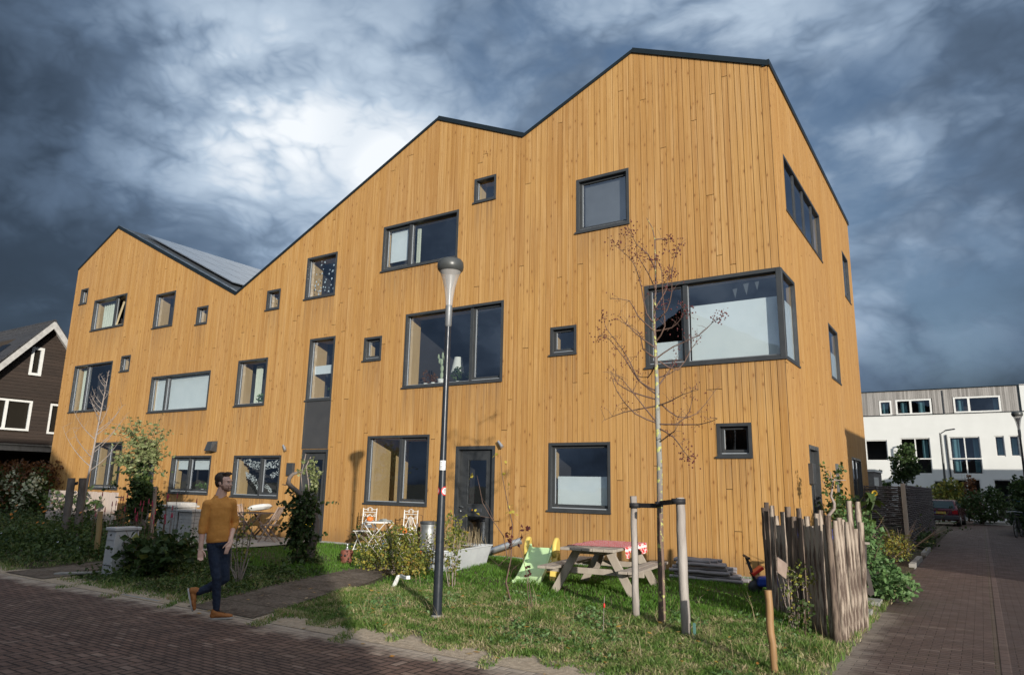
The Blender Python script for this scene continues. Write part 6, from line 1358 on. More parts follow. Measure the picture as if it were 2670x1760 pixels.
# ---------------------------------------------------------------- stick fence
M_stick=mat('split_bark_stick',(.41,.34,.275),(.075,.048,.036),20,.8,0,.006,(1,1,.13),isl=.12,lo=.42,hi=.56)
M_stickd=mat('dark_bark_stick',(.20,.15,.115),(.045,.03,.024),20,.85,0,.006,(1,1,.15),isl=.2,lo=.42,hi=.58)
r=random.Random(12); posts=[]
def sticks(a,b,n,hs,jit=.03,dark=.3):
    for k in range(n):
        f=k/(n-1) if n>1 else 0; x=a[0]+(b[0]-a[0])*f+r.uniform(-jit,jit); y=a[1]+(b[1]-a[1])*f+r.uniform(-jit,jit); posts.append((x,y,hs[k%len(hs)]*r.uniform(.96,1.04),r.random()<dark))
sticks((.36,-3.42),(1.40,-4.93),14,(1.42,1.55,1.38,1.30,1.50,1.48,1.40,1.42,1.50,1.46,1.3,1.44,1.36,1.5),.03,.3)
sticks((1.46,-4.80),(1.55,-3.75),7,(1.36,1.43,1.35,1.40,1.64,1.3,1.35),.015,.1)
sticks((.30,-3.3),(.22,-2.6),4,(1.5,1.62,1.3,1.4),.03,.5); sticks((.55,-3.25),(1.5,-3.2),5,(1.45,1.3,1.5,1.38,1.6),.05,.4)
for i,(x,y,h,dk) in enumerate(posts):
    g='sticks of the stick fence'; side='front row' if i<14 else('lane side row' if i<21 else('left end' if i<25 else 'rear row')); idx=i if i<14 else(i-14 if i<21 else(i-21 if i<25 else i-25)); 
    words=('first','second','third','fourth','fifth','sixth','seventh','eighth','ninth','tenth','eleventh','twelfth','thirteenth','fourteenth')
    t=thing('fence_stick',(x,y,-.1),'%s stick, %s from the %s in the %s of the stick fence'%('dark barked' if dk else 'pale peeling',words[idx],('lawn' if i<14 or i>=25 else 'camera'),side),'fence post',g)
    mb=MB(); n=9; rad=r.uniform(.034,.046) if not(14<=i<21) else r.uniform(.036,.043); lx=r.uniform(-.05,.05); pts=[(lx*k/n+r.gauss(0,.0018),r.gauss(0,.0018),h*k/n) for k in range(n+1)]; mb.tube(pts,[rad*r.uniform(.86,1.1)*(1-.12*k/n) for k in range(n+1)],9); mb.build('trunk',M_stickd if dk else M_stick,t)
# wheelie bins behind the sticks
M_bin=flat('charcoal_plastic',(.045,.05,.055),.5); M_blid=flat('cobalt_plastic',(.035,.08,.42),.45)
for x,y,lab in((.62,-2.85,'charcoal wheelie bin with cobalt blue lid behind the stick fence, nearer the lawn'),(1.12,-2.85,'charcoal wheelie bin with cobalt blue lid behind the stick fence, nearer the lane')):
    t=thing('wheelie_bin',(x,y,0),lab,'bin','blue lidded wheelie bins',R_(15)); mb=MB(); vs=[(-.2,-.24,.06),(.2,-.24,.06),(.2,.24,.06),(-.2,.24,.06),(-.25,-.32,.98),(.25,-.32,.98),(.25,.28,.98),(-.25,.28,.98)]; mb.mesh(vs,[(0,3,2,1),(4,5,6,7),(0,1,5,4),(1,2,6,5),(2,3,7,6),(3,0,4,7)]); mb.build('body',M_bin,t,bevel=.02)
    mb=MB(); mb.mesh([(-.27,-.36,.98),(.27,-.36,.98),(.27,.3,1.0),(-.27,.3,1.0),(-.25,-.33,1.03),(.25,-.33,1.03),(.25,.28,1.09),(-.25,.28,1.09)],[(0,3,2,1),(4,5,6,7),(0,1,5,4),(1,2,6,5),(2,3,7,6),(3,0,4,7)]); mb.build('lid',M_blid,t,bevel=.015)
    for sx in(-1,1): mb=MB(); mb.lathe([(0,-.03),(.1,-.03),(.1,.03),(0,.03)],16,M=Matrix.Translation((sx*.24,.27,.1))@Matrix.Rotation(R_(90),4,'Y')); mb.build('wheel',M_black,t)
# child's red and blue ride-on toy left of the sticks
t=thing('ride_on_toy',(.02,-1.9,0),'red and blue ride-on toy half hidden left of the stick fence','toy',rz=R_(30)); mb=MB(); mb.box((-.28,-.12,.12),(.3,.12,.28)); mb.build('seat',flat('toy_blue',(.02,.06,.35),.4),t,bevel=.04); mb=MB(); mb.beam((-.3,0,.2),(-.42,0,.56),.04,.04); mb.tube([(-.42,-.16,.56),(-.42,.16,.58)],.02,8); mb.build('handlebar',M_bin,t)
mb=MB(); mb.beam((-.35,.0,.30),(-.18,.0,.42),.2,.05); mb.build('fender',flat('toy_red',(.6,.03,.02),.4),t,bevel=.01)
for x_,y_ in((-.3,0),(.22,.14),(.22,-.14)): mb=MB(); mb.lathe([(0,-.025),(.11,-.025),(.11,.025),(0,.025)],16,M=Matrix.Translation((x_,y_,.11))@Matrix.Rotation(R_(90),4,'X')); mb.build('wheel',M_bin,t)
# dark timber crutch by the bush
cbp=vp(2335,1530,(1.42,-1.7)); t=thing('timber_prop',(cbp.x-.05,cbp.y,-.02),'dark timber garden prop with a flat top beside the leafy bush','post'); B_=(cbp.x-.05,cbp.y); o7=lambda X,Y:(2200+X/4.02,1250+Y/4.02); M_charw=mat('charred_wood',(.09,.075,.068),(.04,.033,.03),12,.8,0,.004,(1,1,.3))
mb=MB(); L=polyw(B_,[o7(215,1000),o7(212,655)]); mb.beam(L[0],L[1],.07,.07); mb.build('post',M_charw,t); mb=MB(); L=polyw(B_,[o7(235,920),o7(300,1190)]); mb.beam(L[0],L[1],.06,.06); L=polyw(B_,[o7(150,1060),o7(300,1190)]); mb.beam(L[0],L[1],.07,.07); mb.build('brace',M_charw,t); mb=MB(); L=polyw(B_,[o7(130,642),o7(270,655)]); mb.beam(L[0],L[1],.12,.03); mb.build('top_plate',M_greywood,t)
# ---------------------------------------------------------------- wicker panels
M_wick=mat('dark_willow',(.13,.115,.115),(.05,.042,.04),14,.7,0,.003,isl=.6)
def wicker(a,b,h,nw,label,per=.42,z0=.05,amp=.03,seed=0,step=.05):
    a=Vector(a);b=Vector(b);L=(b-a).length; t=thing('wicker_panel',tuple(a),label,'fence','woven willow fence panels',math.atan2((b-a).y,(b-a).x)); r=random.Random(seed); mb=MB(); z=z0; k=0
    while z<h:
        n=max(6,int(L/per*4)); s=1 if k%2 else -1; mb.tube([(L*i/n,s*amp*math.cos(math.pi*i/n*L/per),z+r.gauss(0,.006)) for i in range(n+1)],step*.42,5,cap=False); z+=step; k+=1
    mb.build('weave',M_wick,t); x=0
    while x<=L+.01: mb=MB(); mb.tube([(x,0,0),(x,0,h+.03)],.018,6); mb.build('upright',M_wick,t); x+=per
    return t
wicker((1.10,9.55,0),(1.16,21.5,0),1.83,0,'dark woven willow panel running along the lane edge',.42,.02,.03,1,.06)
wicker((.05,9.5,0),(1.02,9.5,0),1.80,0,'dark woven willow panel between the side wall and the corner post',.3,.75,.018,2,.055)
wicker((-3.5,15.4,0),(1.02,15.4,0),1.80,0,'farther woven willow panel crossing the garden behind the corner post',.4,.02,.02,3,.07)
t=thing('fence_post',(1.07,9.42,0),'thick grey post at the corner where the wicker panels meet','fence post'); mb=MB(); mb.box((-.06,-.06,-.1),(.06,.06,1.9)); mb.build('post',M_greywood,t,bevel=.008)
t=thing('garden_shed',(-1.6,22,0),'low grey brick shed end showing above the wicker panels','shed'); mb=MB(); mb.box((-.9,0,0),(.55,3,2.55)); mb.build('wall',mat('grey_brick',(.22,.21,.20),(.15,.145,.14),6,.85),t); mb=MB(); mb.box((-.95,-.05,2.55),(.6,3.05,2.66)); mb.build('roof',M_render,t); mb=MB(); mb.box((.55,-.02,1.6),(.72,.05,2.3)); mb.build('door',M_white,t)
# ---------------------------------------------------------------- car
M_carp=flat('maroon_paint',(.075,.010,.024),.25,.3,.6); M_carb=flat('dark_bumper',(.035,.035,.04),.5); M_carg=flat('dark_car_glass',(.02,.045,.05),.08); M_light=flat('tail_lamp_red',(.30,.01,.015),.2); M_plate=flat('plate_yellow',(.62,.42,.03),.4)
cr=thing('parked_car',(.98,31.6,-.08),'dark red hatchback parked with its rear to the lane, beyond the wicker fence','car',rz=R_(-4))
mb=MB(); W2=.84
prof=[(0,.35),(-.03,.55),(.02,.88),(.30,1.36),(.55,1.42),(1.7,1.40),(2.5,.95),(3.6,.86),(3.9,.60),(3.9,.3),(0,.3)]
low=[(0,.30),(-.03,.55),(.02,.90),(2.55,.93),(3.6,.86),(3.9,.60),(3.9,.3)]
k=len(low); a=[(-W2,y,z) for y,z in low]; b=[(W2,y,z) for y,z in low]; mb.mesh(a+b,[tuple(range(k)),tuple(range(2*k-1,k-1,-1))]+[(i,(i+1)%k,k+(i+1)%k,k+i) for i in range(k)])
cab=[(.04,.90,W2-.02),(.32,1.34,W2-.16),(.55,1.40,W2-.18),(1.7,1.39,W2-.18),(2.5,.93,W2-.04)]
vs=[(-w_,y,z) for y,z,w_ in cab]+[(w_,y,z) for y,z,w_ in cab]; mb.mesh(vs,[(0,1,2,3,4),(9,8,7,6,5),(0,5,6,1),(1,6,7,2),(2,7,8,3),(3,8,9,4)]); mb.build('body',M_carp,cr,bevel=.04)
mb=MB(); mb.mesh([(-.68,.055,.96),(.68,.055,.96),(.58,.275,1.32),(-.58,.275,1.32)],[(0,1,2,3)]); 
for s_ in(-1,1): mb.mesh([(s_*(W2-.015),.35,.97),(s_*(W2-.15),.5,1.33),(s_*(W2-.155),1.7,1.33),(s_*(W2-.04),2.3,.98)],[(0,1,2,3)])
mb.mesh([(-.7,.045,.955),(.7,.045,.955),(.6,.265,1.33),(-.6,.265,1.33)],[(0,1,2,3)]); mb.build('window',M_carg,cr)
mb=MB(); mb.box((-.86,-.12,.36),(.86,.06,.58)); mb.build('bumper',M_carb,cr,bevel=.03)
for s_ in(-1,1):
    mb=MB(); mb.box((s_*.82-(.26 if s_>0 else 0),-.045,.66),(s_*.82+(.26 if s_<0 else 0),.0,.86)); mb.build('tail_light',M_light,cr,bevel=.01)
mb=MB(); mb.box((-.26,-.05,.66),(.26,-.03,.77)); pl_=mb.build('number_plate',M_plate,cr); mb=MB(); mb.box((-.26,-.056,.66),(-.215,-.05,.77)); mb.build('plate_band',flat('plate_blue',(.02,.06,.4),.4),pl_)
mb=MB()
for i,xx in enumerate((-.18,-.12,-.04,.02,.08,.16,.21)): mb.box((xx-.018,-.0555,.68),(xx+.012,-.05,.75)) 
mb.build('lettering',M_ink,pl_)
for x_,y_ in((-.76,.65),(.76,.65),(-.76,3.1),(.76,3.1)):
    mb=MB(); mb.lathe([(0,-.1),(.3,-.1),(.31,0),(.3,.1),(0,.1)],24,M=Matrix.Translation((x_,y_,.31))@Matrix.Rotation(R_(90),4,'Y')); w0=mb.build('wheel',M_black,cr); mb=MB(); mb.lathe([(0,-.11),(.19,-.11),(.19,.11),(0,.11)],20,M=Matrix.Translation((x_,y_,.31))@Matrix.Rotation(R_(90),4,'Y')); mb.build('rim',M_steel,w0)
# picket fence, bicycle, side planting at the right edge
pf=thing('picket_fence',(2.75,38.2,0),'low dark picket fence in front of the white houses','fence')
for k in range(18): mb=MB(); mb.box((k*.19,-.01,.1),(k*.19+.09,.01,.95+.05*(k%2))); mb.build('picket',M_charw,pf)
for z in(.3,.75): mb=MB(); mb.box((0,.012,z),(3.4,.04,z+.07)); mb.build('rail',M_charw,pf)
mb=MB(); mb.box((2.9,36.5,-.1),(4.6,38.0,-.06)); mb.box((2.4,37.2,-.1),(5.5,38.4,.04)); tag(mb.build('pavement',M_concrete),kind='structure')
bk=thing('bicycle',(4.0,22.6,-.08),'dark bicycle parked against the bush at the right edge','bicycle',rz=R_(78)); 
for x_ in(0,1.05):
    mb=MB(); pts=[(x_+.34*math.cos(a*math.pi/12),0,.35+.34*math.sin(a*math.pi/12)) for a in range(25)]; mb.tube(pts,.02,6); w0=mb.build('wheel',M_black,bk); mb=MB()
    for a in range(9): mb.tube([(x_,0,.35),(x_+.33*math.cos(a*.7),0,.35+.33*math.sin(a*.7))],.003,4)
    mb.build('spokes',M_silver,w0)
mb=MB(); [mb.tube(p,.018,6) for p in([(0,0,.35),(.2,0,.85),(.22,0,1.0)],[(.2,0,.8),(.75,0,.78)],[(.22,0,.72),(.6,0,.3),(.75,0,.85)],[(.6,0,.3),(1.05,0,.35),(.74,0,.75)])]; mb.build('frame',M_black,bk); mb=MB(); mb.tube([(.12,-.28,1.02),(.24,0,1.05),(.12,.28,1.02)],.014,6); mb.build('handlebar',M_silver,bk); mb=MB(); mb.ball((.74,0,.9),(.13,.08,.04),10,6); mb.build('saddle',M_black,bk)
cv=thing('car_cover',(4.35,26.5,-.05),'dark van front glimpsed behind the bush at the right edge','van'); mb=MB(); mb.box((-.3,0,.3),(1.2,3,1.7)); mb.build('body',flat('navy_paint',(.02,.03,.05),.3),cv,bevel=.1); mb=MB(); mb.box((-.2,-.02,1.35),(1.1,-.0,1.5)); mb.build('windscreen',flat('sky_glass',(.05,.14,.25),.1),cv)
# bamboo coloured post in the foreground
fp=gp(2021,1758,-.05); stake((fp.x,fp.y,-.1),vp(2001,1538,fp),.034,'round orange brown stake at the bottom edge of the photo',mat('orange_stake',(.34,.20,.09),(.22,.125,.055),10,.6,0,.002,(1,1,.2)),seed=51)
t=thing('wooden_tag',(fp.x+.02,fp.y+.05,1.0),'small bent board hanging behind the orange brown stake','board'); mb=MB(); mb.mesh([(.04,.03,.0),(.12,.06,-.06),(.10,.07,-.2),(.03,.04,-.14),(.04,.045,.0),(.12,.075,-.06),(.10,.085,-.2),(.03,.055,-.14)],[(0,1,2,3),(7,6,5,4),(0,4,5,1),(1,5,6,2),(2,6,7,3),(3,7,4,0)]); mb.build('board',M_teak,t)
t=thing('wire_peg',(sR.x+.1,sR.y-.05,-.05),'short green metal peg at the foot of the thick grey stake','peg'); mb=MB(); mb.box((0,-.012,0),(.025,.012,.2)); mb.build('peg',flat('green_metal',(.10,.22,.20),.5),t)
t=thing('marker_stick',tuple(gp(1573,1650,-.05)),'thin dry stalk with a red tip in the grass before the picnic table','stalk'); mb=MB(); mb.tube([(0,0,0),(.01,0,.3),(.02,0,.42)],.004,5); mb.build('stalk',M_twigl,t); mb=MB(); mb.ball((.015,0,.31),(.012,.012,.03),8,6); mb.build('tip',M_red,t)
# ---------------------------------------------------------------- things on the window sills
r_=W['w13']; zs=r_[2]+.075
M_potw=flat('white_glaze',(.75,.75,.73),.3); M_cact=mat('pale_cactus',(.30,.38,.24),(.40,.45,.32),12,.6)
def pot(name,x,y,z,rp,hp,label,fol=None,gr='potted plants on the upper living room sill'):
    t=thing(name,(x,y,z),label,'potted plant',gr); mb=MB(); mb.lathe([(0,0),(rp*.75,0),(rp,hp),(rp*.9,hp),(0,hp*.9)],16); mb.build('pot',M_potw,t)
    if fol: m2=MB(); blob(m2,(0,0,hp+fol[0]*.6),(fol[1],fol[1],fol[0]*.7),fol[2],fol[3],.45,0,random.Random(int(x*100)%97)); m2.build('foliage',fol[4],t)
    return t
y_=.42
cx_=r_[0]+.30*(r_[1]-r_[0]); ct2=pot('cactus',cx_,y_,zs,.11,.16,'tall branching pale cactus in a white pot in the largest upper window'); mb=MB()
for c_,rd in(((0,0,.26),(.05,.035,.11)),((.0,0,.44),(.055,.035,.10)),((-.02,0,.62),(.05,.03,.10)),((-.09,0,.66),(.04,.025,.08)),((-.13,0,.78),(.03,.02,.07)),((.01,0,.80),(.035,.022,.09)),((.07,0,.72),(.03,.02,.07)),((.1,0,.42),(.03,.02,.07))): mb.ball(c_,rd,10,8)
mb.build('pad',M_cact,ct2)
pot('potted_plant',r_[0]+.13*(r_[1]-r_[0]),y_,zs,.06,.08,'small white pot with a red tinged plant at the left of the largest upper window',(.3,.13,60,.06,M_lcopper)); pot('potted_plant',r_[0]+.21*(r_[1]-r_[0]),y_,zs,.06,.09,'white pot with copper leaves beside the cactus',(.2,.12,70,.06,M_lcopper)); pot('potted_plant',r_[0]+.47*(r_[1]-r_[0]),y_,zs,.05,.07,'white pot with green leaves below the lampshade',(.3,.16,110,.08,M_lgreen)); pot('potted_plant',r_[0]+.60*(r_[1]-r_[0]),y_,zs,.06,.08,'small white pot with upright green leaves near the window mullion',(.18,.08,50,.07,M_lfresh))
t=thing('table_lamp',(r_[0]+.42*(r_[1]-r_[0]),.62,zs),'table lamp with a white cone shade behind the cactus','lamp'); mb=MB(); mb.lathe([(.19,.32),(.10,.75)],24); mb.build('lamp_shade',flat('linen_shade',(.7,.7,.66),.8),t); mb=MB(); mb.tube([(0,0,0),(0,0,.4)],.02,8); mb.lathe([(0,0),(.09,0),(.09,.02),(0,.02)],14); mb.build('lamp_base',M_dark,t)
for key,fx,lab,ml,sz in(('w8',.55,'green plant with pink flowers in the left upper window',M_lfresh,(.22,.15,90,.07)),('w11',.7,'drooping indoor plant in the tall narrow window',M_lgreen,(.3,.14,90,.09)),('w25',.7,'low green sill plants in the leftmost ground floor window',M_lgreen,(.15,.3,120,.07)),('w26',.6,'green herbs on the sill of the ground floor window behind the walking man',M_lfresh,(.15,.25,90,.06)),('w22',.88,'green branch on the sill below the paper garland',M_lfresh,(.4,.14,90,.07)),('w17',.5,'tiny green plant in the small middle window',M_lgreen,(.06,.1,30,.04))):
    q=W[key]; pot('potted_plant',q[0]+(q[1]-q[0])*fx,.36,q[2]+.075,.05,.07,lab,(*sz,ml),'potted plants on window sills')
q=W['w8']; mb=MB()
t=thing('wall_picture',(q[0]+.9,.60,q[2]+.55),'small framed pink picture seen through the left upper window','picture'); mb.box((-.13,0,-.16),(.13,.02,.16)); mb.build('frame',M_dark,t); mb=MB(); mb.box((-.1,-.004,-.13),(.1,-.001,.13)); mb.build('picture',mat('mixed_print',(.5,.2,.35),(.15,.25,.45),20,.7),t)
# ---------------------------------------------------------------- the walking man
MB0=Vector((-5.26,-8.31,-.08)); vd=Vector((MB0.x-CAM.x,MB0.y-CAM.y,0)).normalized(); rx=Vector((vd.y,-vd.x,0))
man=thing('person',tuple(MB0),'bearded man in orange sweater and dark jeans walking on the street, hand in pocket','person',rz=math.atan2(rx.y,rx.x)); man.rotation_euler=(0,R_(-3.9),math.atan2(rx.y,rx.x))
# local axes: x to the right of the picture, y away from the camera, z up
def cone(mb,p,q,r0,r1,n=14,fl=(1,1)):
    p=Vector(p);q=Vector(q);d_=(q-p);L=d_.length;d_.normalize(); b=d_.cross(Vector((0,1,0))); 
    if b.length<.1: b=d_.cross(Vector((1,0,0)))
    b.normalize(); c=d_.cross(b); vs=[];prof=[]
    for i in range(5): a=-math.pi/2+math.pi/2*i/4; prof.append((r0*math.cos(a),r0*math.sin(a)))
    for i in range(5): a=math.pi/2*i/4; prof.append((r1*math.cos(a),L+r1*math.sin(a)))
    for rr,h in prof:
        rr=max(rr,.0005)
        for k in range(n): an=2*math.pi*k/n; vs.append(p+d_*h+(b*math.cos(an)*fl[0]+c*math.sin(an)*fl[1])*rr)
    m_=len(prof); mb.mesh(vs,[(i*n+k,i*n+(k+1)%n,(i+1)*n+(k+1)%n,(i+1)*n+k) for i in range(m_-1) for k in range(n)]+[tuple(range(n-1,-1,-1)),tuple((m_-1)*n+k for k in range(n))],0,True)
def chain(mb,pts,rs,fl=(1,1)):
    for i in range(len(pts)-1): cone(mb,pts[i],pts[i+1],rs[i],rs[i+1],14,fl)
def remesh(o,vox,sm=4,disp=None):
    m_=o.modifiers.new('remesh','REMESH'); m_.mode='VOXEL'; m_.voxel_size=vox; m_.use_smooth_shade=True
    s_=o.modifiers.new('smooth','SMOOTH'); s_.factor=.5; s_.iterations=sm
    if disp:
        tx=bpy.data.textures.new('fold','CLOUDS'); tx.noise_scale=disp[1]; d_=o.modifiers.new('disp','DISPLACE'); d_.texture=tx; d_.strength=disp[0]; d_.mid_level=.5
skin=mat('skin',(.78,.52,.42),(.68,.41,.32),9,.5,0,.0008); M_sweat=mat('orange_knit',(.70,.32,.075),(.60,.255,.055),14,.9,0,.0012,bscale=160); M_jean=mat('navy_denim',(.009,.018,.042),(.016,.03,.065),9,.8,0,.0008,bscale=120,lo=.35,hi=.8)
M_shoe=mat('tan_suede',(.42,.17,.05),(.30,.11,.03),14,.75); M_sole=flat('pale_rubber',(.45,.44,.42),.6); M_hair=mat('dark_brown_hair',(.075,.046,.03),(.035,.022,.015),30,.7,0,.003,bscale=60); M_beard=mat('short_beard',(.30,.17,.115),(.20,.11,.08),40,.8,0,.002)
# head, neck, arms, hands: one surface
def hpt(f,s,u_): # head space: forward, side (his left), up -> local
    return HC+HF*f+HS*s+Vector((0,0,1))*u_+Vector((0,0,0))
HC=Vector((.045,-.02,1.675)); fa=R_(56); HF=Vector((math.sin(fa),-math.cos(fa),-.08)).normalized(); HS=Vector((HF.y*-1,HF.x,0)).normalized()*1
# side vector: his left when facing HF (z up): left = up x forward
HS=Vector((0,0,1)).cross(HF).normalized()
b=MB()
def hb(f,s,u_,rf,rs_,ru):
    M=Matrix((HF,HS,Vector((0,0,1)))).transposed().to_4x4(); b.ball(hpt(f,s,u_),(rf,rs_,ru),20,14,M=M)
hb(-.015,0,.03,.098,.076,.088); hb(.012,0,-.02,.082,.066,.085); hb(.035,0,-.075,.05,.05,.04); hb(.062,0,-.088,.026,.028,.02)   # skull, face, jaw, chin
hb(.092,0,-.012,.014,.011,.022); hb(.104,0,-.026,.013,.013,.012); hb(.082,0,.026,.02,.05,.014)                         # nose, brow
hb(.066,.032,-.024,.022,.022,.02); hb(.066,-.032,-.024,.022,.022,.02); hb(.083,0,-.056,.014,.022,.007); hb(.081,0,-.067,.013,.02,.007)
for s_ in(-1,1): hb(-.008,s_*.078,-.012,.018,.008,.03)
cone(b,hpt(-.02,0,-.08),(-.003,.01,1.46),.063,.072)
SR=Vector((-.145,-.03,1.405)); ER=Vector((-.195,-.03,1.14)); WR=Vector((-.210,-.05,.875))     # his right arm hangs
SLf=Vector((.140,.0,1.41)); EL=Vector((.180,.09,1.15)); WL=Vector((.135,-.06,.945))
chain(b,[SR,ER,WR],[.045,.042,.027],(1,1)); chain(b,[SLf,EL,WL],[.045,.041,.027]); cone(b,(0,.01,1.38),(0,0,1.05),.075,.09)
def finger(mb,p0,dirs,ln,rad):
    p=Vector(p0)
    for k,(dd,l) in enumerate(zip(dirs,ln)): q=p+Vector(dd).normalized()*l; cone(mb,p,q,rad*(1-.1*k),rad*(1-.1*(k+1)),8); p=q
# right hand: relaxed, knuckles to the camera
pal=WR+Vector((.004,-.012,-.055)); 
for k in range(4): x=-.026+k*.0175; cone(b,WR+Vector((x*.5,-.004,-.012)),WR+Vector((x+.002,-.016,-.088)),.017,.0125,8)
for k,(l1) in enumerate((.062,.070,.066,.052)):
    x=.028-k*.0175 if False else -.026+k*.0175; ll=(.052,.064,.070,.062)[k]; finger(b,WR+Vector((x+.002,-.016,-.090)),[(0.05*(k-1.5),-.25,-1),(.0,-.75+.1*k*0,-.8),(0,-1.0,-.35)],[ll*.5,ll*.32,ll*.24],.0092)
finger(b,WR+Vector((.026,-.02,-.03)),[(.75,-.35,-.9),(.35,-.35,-1),(.1,-.3,-1)],[.036,.03,.026],.0105)
# left hand: palm in the pocket, thumb out
for k in range(4): cone(b,WL+Vector((-.012+k*.012,-.008,-.01)),WL+Vector((-.045+k*.014,-.045,-.078)),.017,.0125,8)
for k in range(4): finger(b,WL+Vector((-.045+k*.014,-.045,-.08)),[(-.35,-.1,-1),(-.3,.1,-1),(-.2,.2,-1)],[.035,.025,.02],.009)
finger(b,WL+Vector((-.02,-.035,-.02)),[(-.8,-.4,-.65),(-.8,-.15,-.75),(-.7,0,-.8)],[.036,.032,.026],.0105)
body=b.build('body',skin,man); remesh(body,.0062,2)
# eyes, brows, mouth
def hm(f,s,u_,rf,rs_,ru,mm,nm,n=10):
    q=MB(); M=Matrix((HF,HS,Vector((0,0,1)))).transposed().to_4x4(); q.ball(hpt(f,s,u_),(rf,rs_,ru),n,8,M=M); return q.build(nm,mm,man)
for s_ in(-1,1): 
    hm(.0815,s_*.030,.004,.010,.0115,.006,flat('eye_white',(.5,.47,.45),.3),'eye'); hm(.0905,s_*.030,.004,.004,.005,.005,M_black,'iris'); hm(.088,s_*.032,.022,.007,.020,.0045,M_hair,'eyebrow')
hm(.0945,0,-.0615,.004,.019,.0032,flat('lip',(.34,.13,.11),.5),'mouth')
# hair
q=MB(); M=Matrix((HF,HS,Vector((0,0,1)))).transposed().to_4x4()
def hh(f,s,u_,rf,rs_,ru): q.ball(hpt(f,s,u_),(rf,rs_,ru),18,12,M=M)
hh(-.035,0,.05,.098,.083,.085); hh(-.065,0,-.0,.055,.075,.075); hh(.02,0,.098,.058,.06,.026); hh(.038,.01,.104,.032,.046,.020); 
for s_ in(-1,1): hh(-.005,s_*.070,.03,.03,.014,.04); hh(.012,s_*.071,-.0,.012,.008,.03)
rr_=random.Random(2)
for _ in range(26): 
    a=rr_.uniform(-1,1); hh(.0+.06*rr_.random(),a*.055,.108+rr_.uniform(0,.02),.022,.010,.012)
hr=q.build('hair',M_hair,man); remesh(hr,.006,1,(.006,.02))
q=MB()
def hh(f,s,u_,rf,rs_,ru): q.ball(hpt(f,s,u_),(rf,rs_,ru),18,12,M=M)
hh(.060,0,-.094,.031,.034,.022); hh(.086,0,-.0475,.008,.020,.004)
for s_ in(-1,1): hh(.045,s_*.038,-.080,.030,.016,.022); hh(.018,s_*.058,-.056,.022,.008,.030); hh(.082,s_*.024,-.064,.011,.007,.016)
br=q.build('beard',M_beard,man); remesh(br,.005,2,(.003,.01))
# sweater
b=MB()
def tb(p,q,r0,r1,fl): cone(b,p,q,r0,r1,24,fl)
def loft(mb,rings,n=28):
    vs=[]
    for z,cx,cy,ax,ay in rings:
        for k in range(n): an=2*math.pi*k/n; c_,s_=math.cos(an),math.sin(an); vs.append((cx+ax*math.copysign(abs(c_)**.85,c_),cy+ay*math.copysign(abs(s_)**.85,s_),z))
    m_=len(rings); mb.mesh(vs,[(i*n+k,i*n+(k+1)%n,(i+1)*n+(k+1)%n,(i+1)*n+k) for i in range(m_-1) for k in range(n)]+[tuple(range(n-1,-1,-1)),tuple((m_-1)*n+k for k in range(n))],0,True)
loft(b,[(.945,-.012,0,.128,.100),(.97,-.012,0,.134,.106),(1.0,-.012,0,.138,.112),(1.08,-.012,0,.136,.112),(1.18,-.008,0,.140,.114),(1.28,-.003,0,.150,.118),(1.36,0,0,.156,.116),(1.42,0,.005,.148,.102),(1.462,0,.01,.122,.085),(1.497,0,.012,.086,.069),(1.515,0,.012,.07,.06)])
b.ball((-.105,-.01,1.412),(.066,.068,.058),18,12); b.ball((.10,.01,1.418),(.064,.066,.058),18,12); b.ball((0,.015,1.465),(.09,.07,.035),18,12)
chain(b,[SR,ER,ER.lerp(WR,.22)],[.066,.055,.052]); chain(b,[SLf,EL,EL.lerp(WL,.25)],[.064,.053,.050])
for k in range(3): f=.12+.055*k; b.ball(ER.lerp(WR,f),(.054-.001*k,.054-.001*k,.017),16,8); b.ball(EL.lerp(WL,f),(.052,.052,.016),16,8)
sw=b.build('sweater',M_sweat,man); remesh(sw,.0075,5,(.014,.10))
# ribbed hem and neckline
b=MB(); b.lathe([(.130,-.03),(.139,-.025),(.141,0),(.139,.022),(.130,.028)],30,M=Matrix.Translation((-.012,0,.962))@Matrix.Diagonal((1,.77,1,1))); hm_=b.build('sweater_hem',M_sweat,man)
b=MB(); pts=[(.064*math.cos(a*math.pi/12)-.002,.058*math.sin(a*math.pi/12)+.006,1.513+.014*math.sin(a*math.pi/12)) for a in range(25)]; b.tube(pts,.010,7,cap=False); b.build('neckband',M_sweat,man)
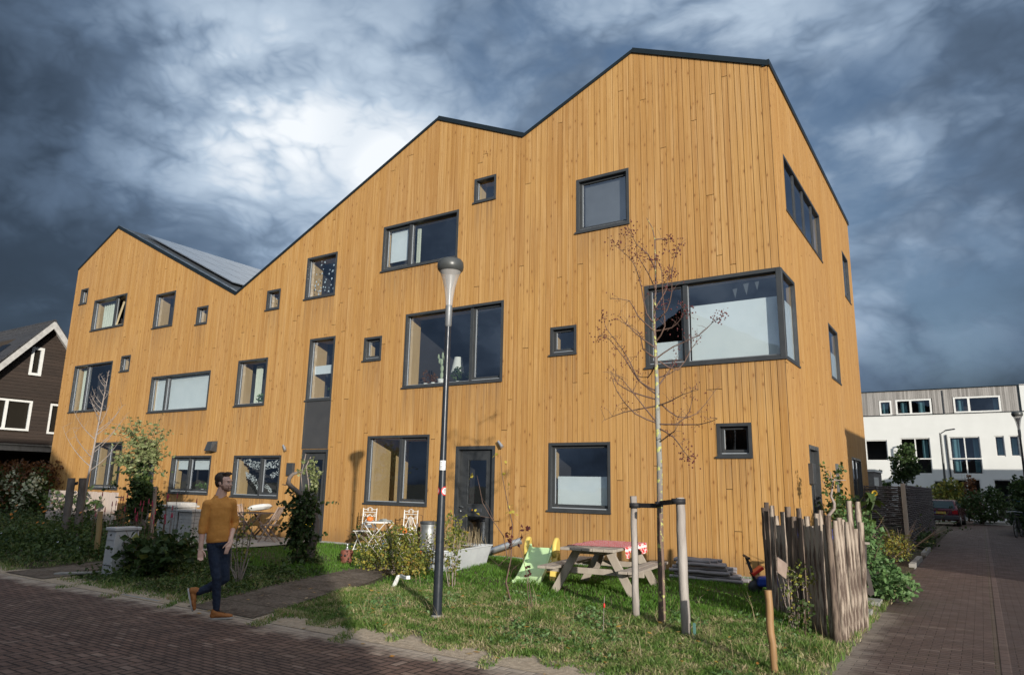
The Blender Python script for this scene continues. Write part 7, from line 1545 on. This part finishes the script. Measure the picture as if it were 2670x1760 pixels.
# jeans
b=MB(); HR=Vector((-.062,.0,.90)); HL=Vector((.06,.02,.90)); KR=Vector((-.015,-.06,.50)); AR=Vector((-.005,-.02,.115))    # standing leg
KL=Vector((.085,.02,.475)); AL=Vector((-.215,.06,.335))
b.ball((-.005,.0,.925),(.134,.105,.085),24,12); b.ball((-.0,.03,.88),(.13,.10,.09),20,12)
cone(b,HR,KR,.086,.058,20); cone(b,KR,KR.lerp(AR,.35)+Vector((0,.012,0)),.056,.054,20); cone(b,KR.lerp(AR,.35)+Vector((0,.012,0)),AR,.054,.040,20)
cone(b,HL,KL,.084,.058,20); cone(b,KL,KL.lerp(AL,.35)+Vector((0,.01,-.012)),.060,.058,20); cone(b,KL.lerp(AL,.35)+Vector((0,.01,-.012)),AL,.058,.044,20)
jn=b.build('jeans',M_jean,man); remesh(jn,.0085,3,(.016,.05))
# belt line and pocket edge
b=MB(); b.lathe([(.130,-.015),(.136,-.012),(.136,.012),(.130,.015)],28,M=Matrix.Translation((-.006,0,.935))@Matrix.Diagonal((1,.72,1,1))); b.build('belt',M_dark,man)
def shoe(A,fwd,upv,nm):
    F=Vector(fwd).normalized(); Uu=Vector(upv); Uu=(Uu-F*Uu.dot(F)).normalized(); Sd=Uu.cross(F); M=Matrix((F,Sd,Uu)).transposed().to_4x4(); A=Vector(A)
    q=MB()
    def sb(f,u_,rf,rs_,ru,s=0): q.ball(A+F*f+Uu*u_+Sd*s,(rf,rs_,ru),18,10,M=M)
    sb(-.02,-.02,.050,.044,.05); sb(-.035,-.055,.045,.038,.04); sb(.045,-.055,.08,.040,.035); sb(.12,-.066,.065,.045,.026); sb(.165,-.07,.04,.038,.022); sb(0,.02,.045,.040,.03)
    o=q.build('shoe',M_shoe,man); remesh(o,.007,2)
    q=MB(); n=24; vs=[]
    for z0 in(-.102,-.084):
        for k in range(n):
            a=2*math.pi*k/n; f=.065+.145*math.cos(a); wd_=.043*(1+.12*math.cos(a)); vs.append(A+F*f+Sd*wd_*math.sin(a)+Uu*z0)
    q.mesh(vs,[tuple(range(n-1,-1,-1)),tuple(range(n,2*n))]+[(k,(k+1)%n,n+(k+1)%n,n+k) for k in range(n)]); q.build('sole',M_sole,o)
    q=MB()
    for i in range(4): q.tube([A+F*(.045+i*.02)+Uu*(-.012-i*.006)+Sd*-.022,A+F*(.05+i*.02)+Uu*(-.010-i*.006)+Sd*.022],.004,5)
    q.build('laces',M_hair,o)
shoe(AR+Vector((.0,0,-.012)),(.93,-.34,0),(0,0,1),'front')
shoe(AL+Vector((-.02,0,-.0)),(.22,-.12,-.97),(.95,-.1,.25),'rear')
